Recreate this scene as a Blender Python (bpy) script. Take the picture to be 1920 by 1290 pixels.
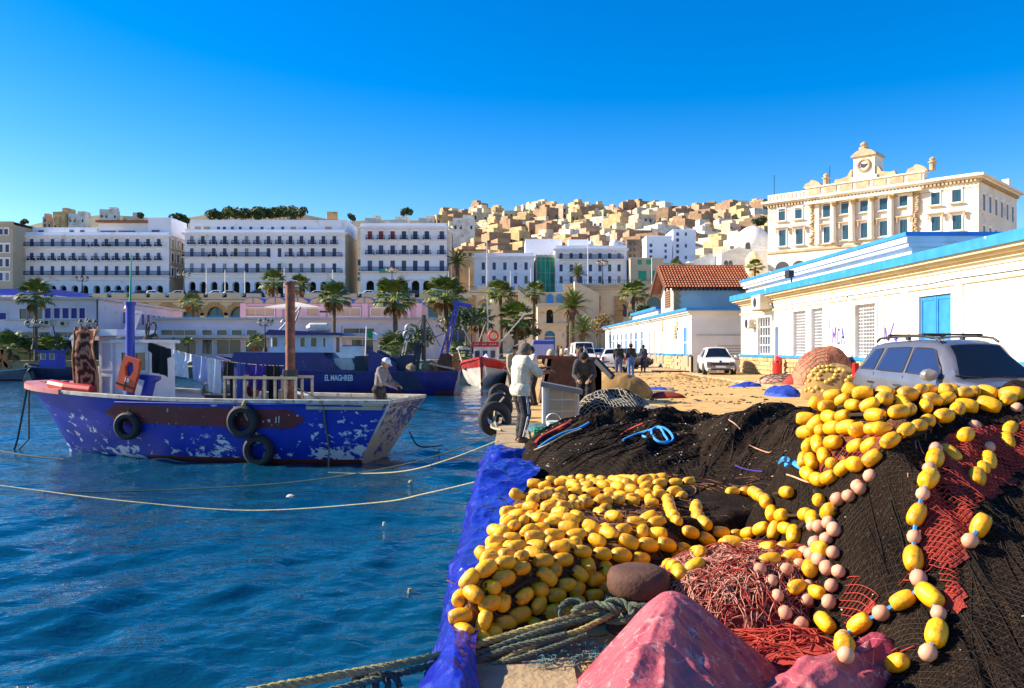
import bpy, math, random
import numpy as np
from mathutils import Vector, Matrix
from mathutils.bvhtree import BVHTree
R = math.radians
rnd = random.Random(7)
C = bpy.context.scene.collection
for _o in list(bpy.data.objects): bpy.data.objects.remove(_o)
# ------------------------------------------------------------------ camera, sky, sun, exposure
F, CX, CY, H = 1530.0, 960.0, 652.0, 1.68        # focal length and horizon in photo pixels, eye height
scene = bpy.context.scene
cd = bpy.data.cameras.new('camera'); cam = bpy.data.objects.new('camera', cd); C.objects.link(cam)
cam.location = (0, 0, H); cam.rotation_euler = (R(90), 0, 0)
cd.sensor_width = 36; cd.lens = 36*F/1920; cd.shift_y = (CY-645)/1920
cd.clip_start = .1; cd.clip_end = 6000
scene.camera = cam
SUN_AZ = Vector((-.985, .17)).normalized(); SUN_EL = R(29)
w = bpy.data.worlds.new('World'); scene.world = w; w.use_nodes = True
nt = w.node_tree; nt.nodes.clear()
sky = nt.nodes.new('ShaderNodeTexSky'); sky.sky_type = 'NISHITA'; sky.sun_disc = False
sky.sun_elevation = SUN_EL; sky.sun_rotation = math.atan2(SUN_AZ.x, SUN_AZ.y)
sky.altitude = 0; sky.air_density = 1.0; sky.dust_density = .3; sky.ozone_density = 2.5
hs = nt.nodes.new('ShaderNodeHueSaturation'); hs.inputs['Saturation'].default_value = 1.58; hs.inputs['Hue'].default_value = .511
bg = nt.nodes.new('ShaderNodeBackground'); bg.inputs['Strength'].default_value = .098
out = nt.nodes.new('ShaderNodeOutputWorld')
nt.links.new(sky.outputs[0], hs.inputs['Color']); nt.links.new(hs.outputs[0], bg.inputs[0]); nt.links.new(bg.outputs[0], out.inputs[0])
sl = bpy.data.lights.new('sun', 'SUN'); sl.energy = 4.8; sl.angle = R(.5); sl.color = (1, .87, .68)
so = bpy.data.objects.new('sun', sl); C.objects.link(so); so.location = (-40, 20, 60)
sd = Vector((SUN_AZ.x*math.cos(SUN_EL), SUN_AZ.y*math.cos(SUN_EL), math.sin(SUN_EL)))
so.rotation_euler = sd.to_track_quat('Z', 'Y').to_euler()
scene.view_settings.view_transform = 'Standard'; scene.view_settings.look = 'None'
scene.view_settings.exposure = 1.15; scene.view_settings.gamma = 1; scene.view_settings.use_curve_mapping = False
scene.cycles.max_bounces = 6; scene.cycles.diffuse_bounces = 3; scene.cycles.transparent_max_bounces = 8
# ------------------------------------------------------------------ points seen in the photo -> points in the place
def P(px, py, Y): return Vector(((px-CX)/F*Y, Y, H-(py-CY)/F*Y))
def G(px, py, z=0.0):
    Y = (H-z)*F/(py-CY); return P(px, py, Y)
# ------------------------------------------------------------------ noise
def _h(ix, iy, s):
    n = (ix.astype(np.int64)*374761393+iy.astype(np.int64)*668265263+s*974634721) & 0xffffffff
    n = ((n ^ (n >> 13))*1274126177) & 0xffffffff
    return ((n ^ (n >> 16)) & 0xffff)/65535.0
def vnoise(x, y, s=0):
    x = np.asarray(x, float); y = np.asarray(y, float)
    x, y = np.broadcast_arrays(x, y)
    ix = np.floor(x); iy = np.floor(y); fx = x-ix; fy = y-iy
    fx = fx*fx*fx*(fx*(fx*6-15)+10); fy = fy*fy*fy*(fy*(fy*6-15)+10)
    a = _h(ix, iy, s); b = _h(ix+1, iy, s); c = _h(ix, iy+1, s); d = _h(ix+1, iy+1, s)
    return (a+(b-a)*fx)*(1-fy)+(c+(d-c)*fx)*fy
def fbm(x, y, s=0, o=4, g=.5):
    t = 0; a = 1; n = 0
    for k in range(o):
        t = t+a*vnoise(np.asarray(x)*2**k, np.asarray(y)*2**k, s+k*17); n += a; a *= g
    return t/n
def ridge(x, y, s=0): return 1-np.abs(2*vnoise(x, y, s)-1)
def _h1(ix, iy, s):
    n = (ix*374761393+iy*668265263+s*974634721) & 0xffffffff; n = ((n ^ (n >> 13))*1274126177) & 0xffffffff
    return ((n ^ (n >> 16)) & 0xffff)/65535.0
def vn1(x, y, s=0):
    ix = math.floor(x); iy = math.floor(y); fx = x-ix; fy = y-iy; fx = fx*fx*(3-2*fx); fy = fy*fy*(3-2*fy)
    return (_h1(ix,iy,s)*(1-fx)+_h1(ix+1,iy,s)*fx)*(1-fy)+(_h1(ix,iy+1,s)*(1-fx)+_h1(ix+1,iy+1,s)*fx)*fy
# ------------------------------------------------------------------ materials
def sock(n, *names):
    for k in names:
        if k in n.inputs: return n.inputs[k]
def col4(c): return (c[0], c[1], c[2], 1)
def mat(name, c, c2=None, scale=4, rough=.6, metal=0, bump=0, bscale=None, stretch=(1,1,1), lo=.35, hi=.65, world=False, detail=4,
        c3=None, s3=20, lo3=.6, hi3=.66, vary=0, spec=None, coat=0):
    m = bpy.data.materials.new(name); m.use_nodes = True; N = m.node_tree.nodes; L = m.node_tree.links
    b = N['Principled BSDF']; b.inputs['Roughness'].default_value = rough; b.inputs['Metallic'].default_value = metal
    if spec is not None: sock(b, 'Specular IOR Level', 'Specular').default_value = spec
    if coat: sock(b, 'Coat Weight', 'Clearcoat').default_value = coat
    b.inputs['Base Color'].default_value = col4(c)
    m.diffuse_color = col4(c)
    if not (c2 or c3 or bump or vary): return m
    if world: g = N.new('ShaderNodeNewGeometry'); src = g.outputs['Position']
    else: g = N.new('ShaderNodeTexCoord'); src = g.outputs['Object']
    mp = N.new('ShaderNodeMapping'); mp.inputs['Scale'].default_value = stretch; L.new(src, mp.inputs[0])
    def noise(sc, lo, hi, det=detail):
        n = N.new('ShaderNodeTexNoise'); n.inputs['Scale'].default_value = sc; n.inputs['Detail'].default_value = det; L.new(mp.outputs[0], n.inputs['Vector'])
        r = N.new('ShaderNodeMapRange'); r.inputs[1].default_value = lo; r.inputs[2].default_value = hi; L.new(n.outputs[0], r.inputs[0]); return n, r
    def mix(f, a, bcol):
        x = N.new('ShaderNodeMix'); x.data_type = 'RGBA'
        L.new(f, x.inputs[0])
        if isinstance(a, tuple): x.inputs[6].default_value = a
        else: L.new(a, x.inputs[6])
        x.inputs[7].default_value = bcol; return x.outputs[2]
    o = col4(c)
    if c2: n, r = noise(scale, lo, hi); o = mix(r.outputs[0], o, col4(c2))
    if c3: n, r = noise(s3, lo3, hi3, 6); o = mix(r.outputs[0], o, col4(c3))
    if vary:
        oi = N.new('ShaderNodeObjectInfo'); mr = N.new('ShaderNodeMapRange'); mr.inputs[3].default_value = 1-vary; mr.inputs[4].default_value = 1+vary*.6
        L.new(oi.outputs['Random'], mr.inputs[0]); v = N.new('ShaderNodeHueSaturation')
        if isinstance(o, tuple): v.inputs['Color'].default_value = o
        else: L.new(o, v.inputs['Color'])
        L.new(mr.outputs[0], v.inputs['Value']); o = v.outputs[0]
    if not isinstance(o, tuple): L.new(o, b.inputs['Base Color'])
    if bump:
        n, r = noise(bscale or scale*4, 0, 1, 6); bp = N.new('ShaderNodeBump'); bp.inputs['Strength'].default_value = min(1, bump); bp.inputs['Distance'].default_value = .02*max(1, bump)
        L.new(n.outputs[0], bp.inputs['Height']); L.new(bp.outputs[0], b.inputs['Normal'])
    return m
M = {}
def reg(k, *a, **kw): M[k] = mat(k, *a, **kw); return M[k]
# ------------------------------------------------------------------ mesh helper
class MB:
    def __init__(s): s.v = []; s.f = []; s.m = []
    def add(s, vs, fs, m=0):
        n = len(s.v); s.v.extend([tuple(v) for v in vs]); s.f.extend([tuple(i+n for i in f) for f in fs]); s.m.extend([m]*len(fs)); return s
    def box(s, x0, x1, y0, y1, z0, z1, m=0, M=None):
        vs = [(x0,y0,z0),(x1,y0,z0),(x1,y1,z0),(x0,y1,z0),(x0,y0,z1),(x1,y0,z1),(x1,y1,z1),(x0,y1,z1)]
        if M is not None: vs = [M @ Vector(v) for v in vs]
        return s.add(vs, [(0,3,2,1),(4,5,6,7),(0,1,5,4),(1,2,6,5),(2,3,7,6),(3,0,4,7)], m)
    def bar(s, a, b, w, d=None, m=0, up=(0,0,1)):
        a = Vector(a); b = Vector(b); z = (b-a); L = z.length; z.normalize(); u = Vector(up)
        if abs(z.dot(u)) > .95: u = Vector((1,0,0))
        x = u.cross(z).normalized(); y = z.cross(x); d = d or w; vs = []
        for e in (a, b):
            for i, j in ((-1,-1),(1,-1),(1,1),(-1,1)): vs.append(e+x*w/2*i+y*d/2*j)
        return s.add(vs, [(0,3,2,1),(4,5,6,7),(0,1,5,4),(1,2,6,5),(2,3,7,6),(3,0,4,7)], m)
    def tube(s, pts, r, n=6, m=0, closed=False):
        pts = [Vector(p) for p in pts]; k = len(pts); vs = []; x = None
        for i, p in enumerate(pts):
            t = (pts[(i+1) % k]-pts[i-1]) if closed else (pts[min(i+1,k-1)]-pts[max(i-1,0)])
            if t.length < 1e-9: t = Vector((0,0,1))
            t.normalize()
            if x is None:
                u = Vector((0,0,1)) if abs(t.z) < .9 else Vector((1,0,0)); x = u.cross(t).normalized()
            x = (x-t*x.dot(t))
            if x.length < 1e-6: x = t.orthogonal()
            x.normalize(); y = t.cross(x); rr = r[i] if isinstance(r, (list, tuple)) else r
            for j in range(n):
                a = 2*math.pi*j/n; vs.append(p+x*math.cos(a)*rr+y*math.sin(a)*rr)
        fs = []
        for i in range(k if closed else k-1):
            for j in range(n):
                a = i*n; b = ((i+1) % k)*n; fs.append((a+j, a+(j+1)%n, b+(j+1)%n, b+j))
        if not closed: fs.append(tuple(range(n-1,-1,-1))); fs.append(tuple((k-1)*n+j for j in range(n)))
        return s.add(vs, fs, m)
    def lathe(s, prof, n=12, M=None, m=0):
        vs = []; fs = []; k = len(prof)
        for r, z in prof:
            for j in range(n):
                a = 2*math.pi*j/n; vs.append(Vector((r*math.cos(a), r*math.sin(a), z)))
        if M is not None: vs = [M @ v for v in vs]
        for i in range(k-1):
            for j in range(n): fs.append((i*n+j, i*n+(j+1)%n, (i+1)*n+(j+1)%n, (i+1)*n+j))
        fs.append(tuple(range(n-1,-1,-1))); fs.append(tuple((k-1)*n+j for j in range(n)))
        return s.add(vs, fs, m)
    def prism(s, poly, d0, d1, M=None, m=0):       # poly in (x,z), extruded along y
        n = len(poly); vs = [Vector((x,d0,z)) for x, z in poly]+[Vector((x,d1,z)) for x, z in poly]
        if M is not None: vs = [M @ v for v in vs]
        fs = [tuple(range(n)), tuple(range(2*n-1,n-1,-1))]+[(i, i+n, (i+1)%n+n, (i+1)%n) for i in range(n)]
        return s.add(vs, fs, m)
    def torus(s, c, ax, R0, r, n=20, k=8, m=0):
        z = Vector(ax).normalized(); x = z.orthogonal().normalized(); y = z.cross(x); c = Vector(c)
        return s.tube([c+(x*math.cos(2*math.pi*i/n)+y*math.sin(2*math.pi*i/n))*R0 for i in range(n)], r, k, m, True)
    def arch(s, x0, x1, z0, z1, y, ops, th=.6, m=0, mi=None):
        """wall in the plane y (facing -y) with round arched openings ops = (cx, width, spring z)"""
        mi = m if mi is None else mi; ops = sorted(ops); cur = x0
        def quad(a, b, c, d, mm=m): s.add([a,b,c,d], [(0,1,2,3)], mm)
        for cx, w, zs in ops:
            l = cx-w/2; r = cx+w/2
            if l > cur+1e-4: quad((cur,y,z0),(l,y,z0),(l,y,z1),(cur,y,z1))
            pts = [(cx-w/2*math.cos(math.pi*i/10), zs+w/2*math.sin(math.pi*i/10)) for i in range(11)]
            for (ax, az), (bx, bz) in zip(pts, pts[1:]):
                quad((ax,y,az),(bx,y,bz),(bx,y,z1),(ax,y,z1)); quad((ax,y+th,az),(bx,y+th,bz),(bx,y,bz),(ax,y,az), mi)
            quad((l,y,z0),(l,y+th,z0),(l,y+th,zs),(l,y,zs), mi); quad((r,y+th,z0),(r,y,z0),(r,y,zs),(r,y+th,zs), mi)
            cur = r
        if x1 > cur+1e-4: quad((cur,y,z0),(x1,y,z0),(x1,y,z1),(cur,y,z1))
        return s
    def mesh(s, name, mats):
        me = bpy.data.meshes.new(name); me.from_pydata(s.v, [], s.f)
        for k in (mats if isinstance(mats, (list, tuple)) else [mats]): me.materials.append(M[k] if isinstance(k, str) else k)
        if len(me.materials) > 1: me.polygons.foreach_set('material_index', s.m)
        me.update(); return me
    def build(s, name, mats, parent=None, smooth=False, world=True):
        if parent is not None and world and 'T' in parent_info.get(parent.name, {}):
            I = parent_info[parent.name]['T'].inverted(); s.v = [tuple(I @ Vector(v)) for v in s.v]
        me = s.mesh(name, mats)
        if smooth: smooth_mesh(me, smooth)
        return inst(name, me, parent)
def smooth_mesh(me, ang=True):
    me.polygons.foreach_set('use_smooth', [True]*len(me.polygons))
    if ang is not True: me.set_sharp_from_angle(angle=R(ang))
parent_info = {}
def inst(name, me, parent=None, T=None):
    o = bpy.data.objects.new(name, me); C.objects.link(o)
    if parent is not None:
        o.parent = parent
        pi = parent_info.get(parent.name)
        if pi: parent_info[o.name] = {'T': pi['T'] @ (T if T is not None else Matrix())}
    else: parent_info[o.name] = {'T': T if T is not None else Matrix()}
    if T is not None: o.matrix_local = T
    return o
def winst(name, me, parent, TW):
    """instance of a mesh placed by a world matrix below a parent"""
    return inst(name, me, parent, parent_info[parent.name]['T'].inverted() @ TW)
def thing(name, label, cat, loc=(0,0,0), rz=0, group=None):
    o = bpy.data.objects.new(name, None); C.objects.link(o); o.empty_display_size = .2
    T = Matrix.Translation(loc) @ Matrix.Rotation(rz, 4, 'Z'); o.matrix_local = T; parent_info[o.name] = {'T': T}
    return tag(o, label, cat, group)
def tag(o, label=None, cat=None, group=None, kind=None):
    if label: o['label'] = label
    if cat: o['category'] = cat
    if group: o['group'] = group
    if kind: o['kind'] = kind
    return o
def copy_thing(o, T, label, parent=None):
    c = o.copy(); C.objects.link(c); c.parent = parent
    if parent is None: c.matrix_local = T; c['label'] = label
    for ch in list(o.children): copy_thing(ch, None, None, c)
    parent_info[c.name] = {'T': T if T is not None else Matrix()}
    return c
def TR(x, y, z, rz=0, sc=1): return Matrix.Translation((x,y,z)) @ Matrix.Rotation(rz, 4, 'Z') @ Matrix.Scale(sc, 4)
def struct(mb, name, mats, smooth=False, kind='structure'):
    o = mb.build(name, mats, None, smooth); o['kind'] = kind; return o
def grid_mesh(name, X, Y, Z, mats, keep=None, smooth=True, mi=None):
    ny, nx = X.shape; v = np.stack([X, Y, Z], -1).reshape(-1, 3)
    i = np.arange(ny*nx).reshape(ny, nx); q = np.stack([i[:-1,:-1], i[:-1,1:], i[1:,1:], i[1:,:-1]], -1).reshape(-1, 4)
    if keep is not None:
        k = keep.reshape(-1); q = q[k[q].any(1)]
    used, inv = np.unique(q, return_inverse=True); v = v[used]; q = inv.reshape(-1, 4)
    me = bpy.data.meshes.new(name); me.vertices.add(len(v)); me.vertices.foreach_set('co', v.ravel())
    me.loops.add(q.size); me.loops.foreach_set('vertex_index', q.ravel().astype(np.int32))
    me.polygons.add(len(q)); me.polygons.foreach_set('loop_start', np.arange(0, q.size, 4, dtype=np.int32))
    me.polygons.foreach_set('loop_total', np.full(len(q), 4, np.int32))
    for k in (mats if isinstance(mats, (list, tuple)) else [mats]): me.materials.append(M[k] if isinstance(k, str) else k)
    me.update(calc_edges=True); me.validate()
    if smooth: me.polygons.foreach_set('use_smooth', [True]*len(me.polygons))
    return me
# ------------------------------------------------------------------ materials
reg('dust', (.64,.39,.125), (.50,.30,.10), 1.3, .9, bump=.5, bscale=18, world=True, c3=(.16,.10,.05), s3=2.2, lo3=.58, hi3=.72)
reg('concrete', (.44,.32,.17), (.33,.24,.13), 1.8, .9, bump=.7, bscale=25, world=True, c3=(.2,.15,.09), s3=3, lo3=.56, hi3=.7)
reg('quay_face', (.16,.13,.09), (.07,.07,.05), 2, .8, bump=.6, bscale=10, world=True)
reg('hill_earth', (.20,.14,.08), (.10,.11,.05), .05, .95, world=True)
reg('asphalt', (.09,.085,.08), (.06,.06,.06), .8, .9, world=True)
reg('white_wall', (.86,.84,.80), (.76,.73,.68), .7, .8, bump=.1, bscale=12, world=True, c3=(.50,.43,.34), s3=.9, lo3=.62, hi3=.8)
reg('grey_wall', (.62,.58,.52), (.5,.47,.42), .5, .8, bump=.1, bscale=12, world=True)
reg('blue_trim', (.02,.20,.55), (.03,.26,.62), 2, .5, world=True, c3=(.5,.5,.5), s3=2.5, lo3=.66, hi3=.7)
reg('blue_door', (.02,.19,.50), (.03,.25,.58), 3, .45, world=True)
reg('cream_trim', (.72,.60,.38), (.62,.50,.30), 1.5, .8, world=True)
reg('stone_block', (.60,.42,.20), (.46,.31,.14), 3, .85, bump=.6, bscale=12, vary=.25)
reg('mortar', (.36,.28,.18), rough=.95)
reg('facade_white', (.93,.93,.98), (.85,.85,.91), .12, .8, world=True, c3=(.55,.52,.5), s3=.35, lo3=.62, hi3=.8)  # white walls; the faint blue of skylit shade is tinted into the base colour
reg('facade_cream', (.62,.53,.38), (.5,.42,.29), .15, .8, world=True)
reg('facade_stone', (.68,.57,.40), (.56,.44,.28), .25, .85, bump=.3, bscale=1.2, world=True, c3=(.3,.22,.14), s3=.5, lo3=.6, hi3=.75)
reg('quoin_stone', (.48,.30,.13), (.36,.22,.1), .6, .85, world=True)
reg('chamber_wall', (.88,.82,.72), (.78,.68,.53), .2, .8, world=True, c3=(.45,.35,.24), s3=.4, lo3=.62, hi3=.78)
reg('ornament', (.60,.46,.30), (.44,.31,.19), .8, .85, world=True)
reg('glass_dark', (.03,.04,.06), rough=.12, spec=.6)
reg('pane_blue', (.05,.10,.20), rough=.1, spec=.6)
reg('pane_teal', (.025,.07,.10), rough=.1, spec=.6)
reg('shutter_blue', (.075,.085,.19), rough=.6, vary=.3)
reg('shutter_red', (.32,.03,.04), rough=.6)
reg('iron', (.02,.02,.03), rough=.5)
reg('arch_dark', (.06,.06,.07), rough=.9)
reg('red_tile', (.42,.13,.05), (.30,.08,.03), 2, .7, vary=.15)
reg('tile_old', (.35,.16,.09), (.25,.1,.05), 2, .8, world=True)
reg('terminal_wall', (.80,.68,.74), (.70,.58,.63), .3, .8, world=True, c3=(.42,.33,.3), s3=.8, lo3=.6, hi3=.8)
reg('pink_wall', (.72,.42,.42), rough=.8)
reg('tan_panel', (.55,.36,.20), rough=.7)
reg('vault_blue', (.12,.16,.42), rough=.5)
reg('white_paint', (.8,.8,.8), (.68,.68,.7), 2, .45)
reg('green_net', (.02,.40,.24), (.02,.26,.16), .4, .7, world=True)
reg('galv', (.35,.35,.36), rough=.45, metal=.6)
reg('rust', (.12,.05,.026), (.07,.028,.016), 6, .8, bump=.4, bscale=40)
reg('black_rubber', (.018,.018,.02), rough=.75, bump=.3, bscale=40)
reg('brown_wall', (.26,.17,.10), (.18,.12,.08), .3, .9, world=True)
HOUSE = ['house_a','house_b','house_c','house_d','house_e','house_f']
for _k,_c in zip(HOUSE,[(.78,.64,.42),(.74,.50,.24),(.86,.81,.72),(.66,.43,.27),(.82,.64,.46),(.46,.29,.17)]): reg(_k,_c,tuple(x*.68 for x in _c),.35,.9,world=True,c3=tuple(x*.4 for x in _c),s3=.6,lo3=.58,hi3=.72)
reg('leaf_dark', (.10,.14,.04), (.05,.085,.025), .5, .6, vary=.3)
reg('leaf_mid', (.12,.17,.035), (.05,.09,.02), .5, .6, vary=.3)
reg('frond', (.24,.27,.04), (.10,.15,.025), 1, .5, vary=.35)
reg('frond_dry', (.42,.24,.06), (.30,.16,.05), 1, .7, vary=.3)
reg('bark', (.17,.11,.06), (.10,.065,.04), 3, .9, bump=.6, bscale=8)
reg('chrome', (.6,.6,.62), rough=.2, metal=1)
# ------------------------------------------------------------------ extra wall helper
def rwall(s, u0, u1, z0, z1, ops, Mx, depth=.25, m=0, mi=None):
    """wall in local plane y=0 facing -y with rectangular openings (ua,ub,za,zb)"""
    mi = m if mi is None else mi
    def q(a, b, c, d, mm): s.add([Mx @ Vector(p) for p in (a,b,c,d)], [(0,1,2,3)], mm)
    cur = u0
    for ua, ub, za, zb in sorted(ops):
        if ua > cur: q((cur,0,z0),(ua,0,z0),(ua,0,z1),(cur,0,z1), m)
        if za > z0: q((ua,0,z0),(ub,0,z0),(ub,0,za),(ua,0,za), m)
        q((ua,0,zb),(ub,0,zb),(ub,0,z1),(ua,0,z1), m)
        q((ua,0,za),(ua,depth,za),(ua,depth,zb),(ua,0,zb), mi); q((ub,depth,za),(ub,0,za),(ub,0,zb),(ub,depth,zb), mi)
        q((ua,0,zb),(ua,depth,zb),(ub,depth,zb),(ub,0,zb), mi); q((ua,depth,za),(ua,0,za),(ub,0,za),(ub,depth,za), mi)
        cur = ub
    if u1 > cur: q((cur,0,z0),(u1,0,z0),(u1,0,z1),(cur,0,z1), m)
def tiled_roof(s, O, U, V, nu, nv, m=0):
    """rows of half-round tiles: U along the eave, V up the slope (vectors spanning the whole roof)"""
    O = Vector(O); U = Vector(U); V = Vector(V); n = U.cross(V).normalized()
    if n.z < 0: n = -n
    w = U.length/nu
    for j in range(nv):
        for i in range(nu):
            a = O+U*(i/nu)+V*(j/nv); b = a+V*(1.12/nv); ud = U.normalized()*w
            lift = n*.05
            vs = []
            for e, lf in ((a, lift*1.6), (b, lift*.2)):
                for t in (0,.25,.5,.75,1): vs.append(e+ud*t+n*(math.sin(math.pi*t)*w*.38)+lf)
            s.add(vs, [(k,k+1,k+6,k+5) for k in range(4)]+[(0,1,2,3,4)], m)
# ------------------------------------------------------------------ water: real waves, fading with distance
def make_water():
    ny, nx = 520, 330
    t = np.linspace(0, 1, ny); Yv = 1.6*(130/1.6)**t
    U = np.linspace(-.86, .0, nx)
    X = np.empty((ny, nx)); Y = np.repeat(Yv[:,None], nx, 1)
    lim = -.24
    for i in range(ny):
        x0 = min(-.86*Yv[i], -3); X[i] = np.linspace(x0, lim, nx)
    r = np.random.RandomState(3); Z = np.zeros_like(X)
    cell = Yv*.0055
    for k in range(46):
        L = .18*(2.4/.18)**r.rand(); a = r.normal(-.35, .55); kx = math.sin(a)*2*math.pi/L; ky = math.cos(a)*2*math.pi/L
        ph = r.rand()*6.28; amp = .0088*L**.58*(.5+r.rand())*.62
        fade = np.clip(1.3-2.6*cell/L*2, 0, 1)[:,None]
        mod = .35+1.1*vnoise(X*.22+k*3.1, Y*.22, k)
        s = np.sin(X*kx+Y*ky+ph+1.5*vnoise(X*.5, Y*.5, 90+k % 5)); Z += amp*fade*mod*(s+.25*np.cos(2*(X*kx+Y*ky+ph)))
    me = grid_mesh('water', X, Y, Z-1.0, 'water'); o = inst('water', me); o['kind'] = 'structure'
    s = MB(); s.add([(-900,130,-1),(lim,130,-1),(lim,1.6,-1),(lim,-60,-1),(-900,-60,-1),(-900,1.6,-1),(-3,1.6,-1)], [(6,3,4,5)] )
    s.add([(-900,1.6,-1),(-3,1.6,-1),(-.86*130,130,-1),(-900,130,-1)], [(0,1,2,3)])
    struct(s, 'outer_water', 'water')
def water_mat():
    m = mat('water', (.002,.052,.105), rough=.015); M['water'] = m; N = m.node_tree.nodes; L = m.node_tree.links; b = N['Principled BSDF']
    b.inputs['IOR'].default_value = 1.34
    g = N.new('ShaderNodeNewGeometry'); mp = N.new('ShaderNodeMapping'); mp.inputs['Scale'].default_value = (1,1.5,1); L.new(g.outputs['Position'], mp.inputs[0])
    h = None
    for sc, st in ((1.8, 1), (5.5, .34), (14, .08)):
        n = N.new('ShaderNodeTexNoise'); n.inputs['Scale'].default_value = sc; n.inputs['Detail'].default_value = 2; n.inputs['Distortion'].default_value = .6; L.new(mp.outputs[0], n.inputs['Vector'])
        x = N.new('ShaderNodeMath'); x.operation = 'MULTIPLY_ADD'; x.inputs[1].default_value = st; L.new(n.outputs[0], x.inputs[0])
        if h is None: x.inputs[2].default_value = 0
        else: L.new(h, x.inputs[2])
        h = x.outputs[0]
    bp = N.new('ShaderNodeBump'); bp.inputs['Strength'].default_value = .85; bp.inputs['Distance'].default_value = .05; L.new(h, bp.inputs['Height']); L.new(bp.outputs[0], b.inputs['Normal'])
water_mat(); make_water()
# ------------------------------------------------------------------ quay, pavement, far ground
EDGE = -.3
def ground_z(x): return .015*min(max(x,0),10)
def make_ground():
    xs = np.concatenate([np.array([EDGE+.06]), np.linspace(0,10,26), np.array([14,30,80,200,600])]); ys = np.concatenate([np.linspace(-30,2,6), np.linspace(3,60,90), np.array([70,85,100,130,187])])
    X, Y = np.meshgrid(xs, ys); Z = .015*np.clip(X,0,10)+np.where((X>.2)&(X<12), (fbm(X*.7,Y*.7,5)-.5)*.035, 0)
    o = inst('quay', grid_mesh('quay', X, Y, Z, 'dust')); o['kind'] = 'structure'
    for k in range(22):                                   # kerb stones along the edge, butted
        pass
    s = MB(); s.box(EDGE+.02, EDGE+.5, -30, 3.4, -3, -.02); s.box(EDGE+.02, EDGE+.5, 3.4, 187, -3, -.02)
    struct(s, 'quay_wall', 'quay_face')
    y = 2.0; k = 0; q = bpy.data.objects['quay']
    while y < 60:
        L = 1.45+.25*rnd.random(); b = MB(); d = .012*rnd.random()
        b.box(EDGE-.0+d, EDGE+.62, y+.012, y+L-.012, -.35, .03+.012*rnd.random())
        o = b.build('edge_stone', 'concrete', q); y += L
    b = MB(); b.box(EDGE, EDGE+.62, 60, 187, -.35, .03); b.box(EDGE, EDGE+.62, -30, 1.99, -.35, .03); b.build('edge_run', 'concrete', q)
    # pavement in front of the near warehouse, with a row of kerb stones
    s = MB(); s.add([(10.05,4,.27),(13.4,4,.30),(13.4,46.5,.30),(10.05,46.5,.27)], [(0,1,2,3)]); s.add([(10.05,46.5,.27),(13.4,46.5,.30),(13.4,46.5,0),(10.05,46.5,0)], [(0,1,2,3)])
    pv = struct(s, 'pavement', 'dust'); pv.name = 'pavement'
    y = 4
    while y < 46:
        b = MB(); b.box(9.85, 10.06, y+.015, y+1.15, .1, .275+.012*rnd.random()); b.build('kerb_stone', 'concrete', pv); y += 1.165
    s = MB(); s.add([(9.2,52,.22),(11.2,50,.26),(11.2,97,.26),(9.2,97,.22)], [(0,1,2,3)]); s.box(9.05,9.2,52,97,.1,.225); struct(s, 'far_pavement', 'concrete')
    # ground round the end of the basin and below the boulevard
    s = MB(); s.add([(-700,86,.35),(EDGE+.1,86,.35),(EDGE+.1,187,.35),(-700,187,.35)], [(0,1,2,3)]); s.box(-700,EDGE+.02,85.6,86,-3,.34)
    struct(s, 'embankment', 'concrete')
    s = MB(); s.add([(-700,184.6,13.4),(700,184.6,13.4),(700,240,13.4),(-700,240,13.4)], [(0,1,2,3)]); struct(s, 'boulevard_road', 'asphalt')
make_ground()
# hill behind the town
RX = [-700,-400,0,100,200,330,400,550,640,700,840,900,1000,1050,1150,1300,1400,1440,1700,2000,3000]
RY = [520,470,436,412,402,412,400,398,416,412,414,404,400,396,402,398,392,392,420,470,560]
def hill_z(X, Y):
    px = CX+F*X/np.maximum(Y,1); top = H+(CY-np.interp(px, RX, RY))*600/F
    t = np.clip((Y-238)/(600-238), 0, 1); base = 13.3
    z = base+(top-base)*(t**.92)
    return np.where(Y>600, top-(Y-600)*.05, z)
def make_hill():
    xs = np.linspace(-760, 700, 150); ys = np.concatenate([np.linspace(238,600,60), np.linspace(615,900,10)])
    X, Y = np.meshgrid(xs, ys); Z = hill_z(X, Y)
    o = inst('hill', grid_mesh('hill', X, Y, Z, 'hill_earth')); o['kind'] = 'structure'
make_hill()
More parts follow.
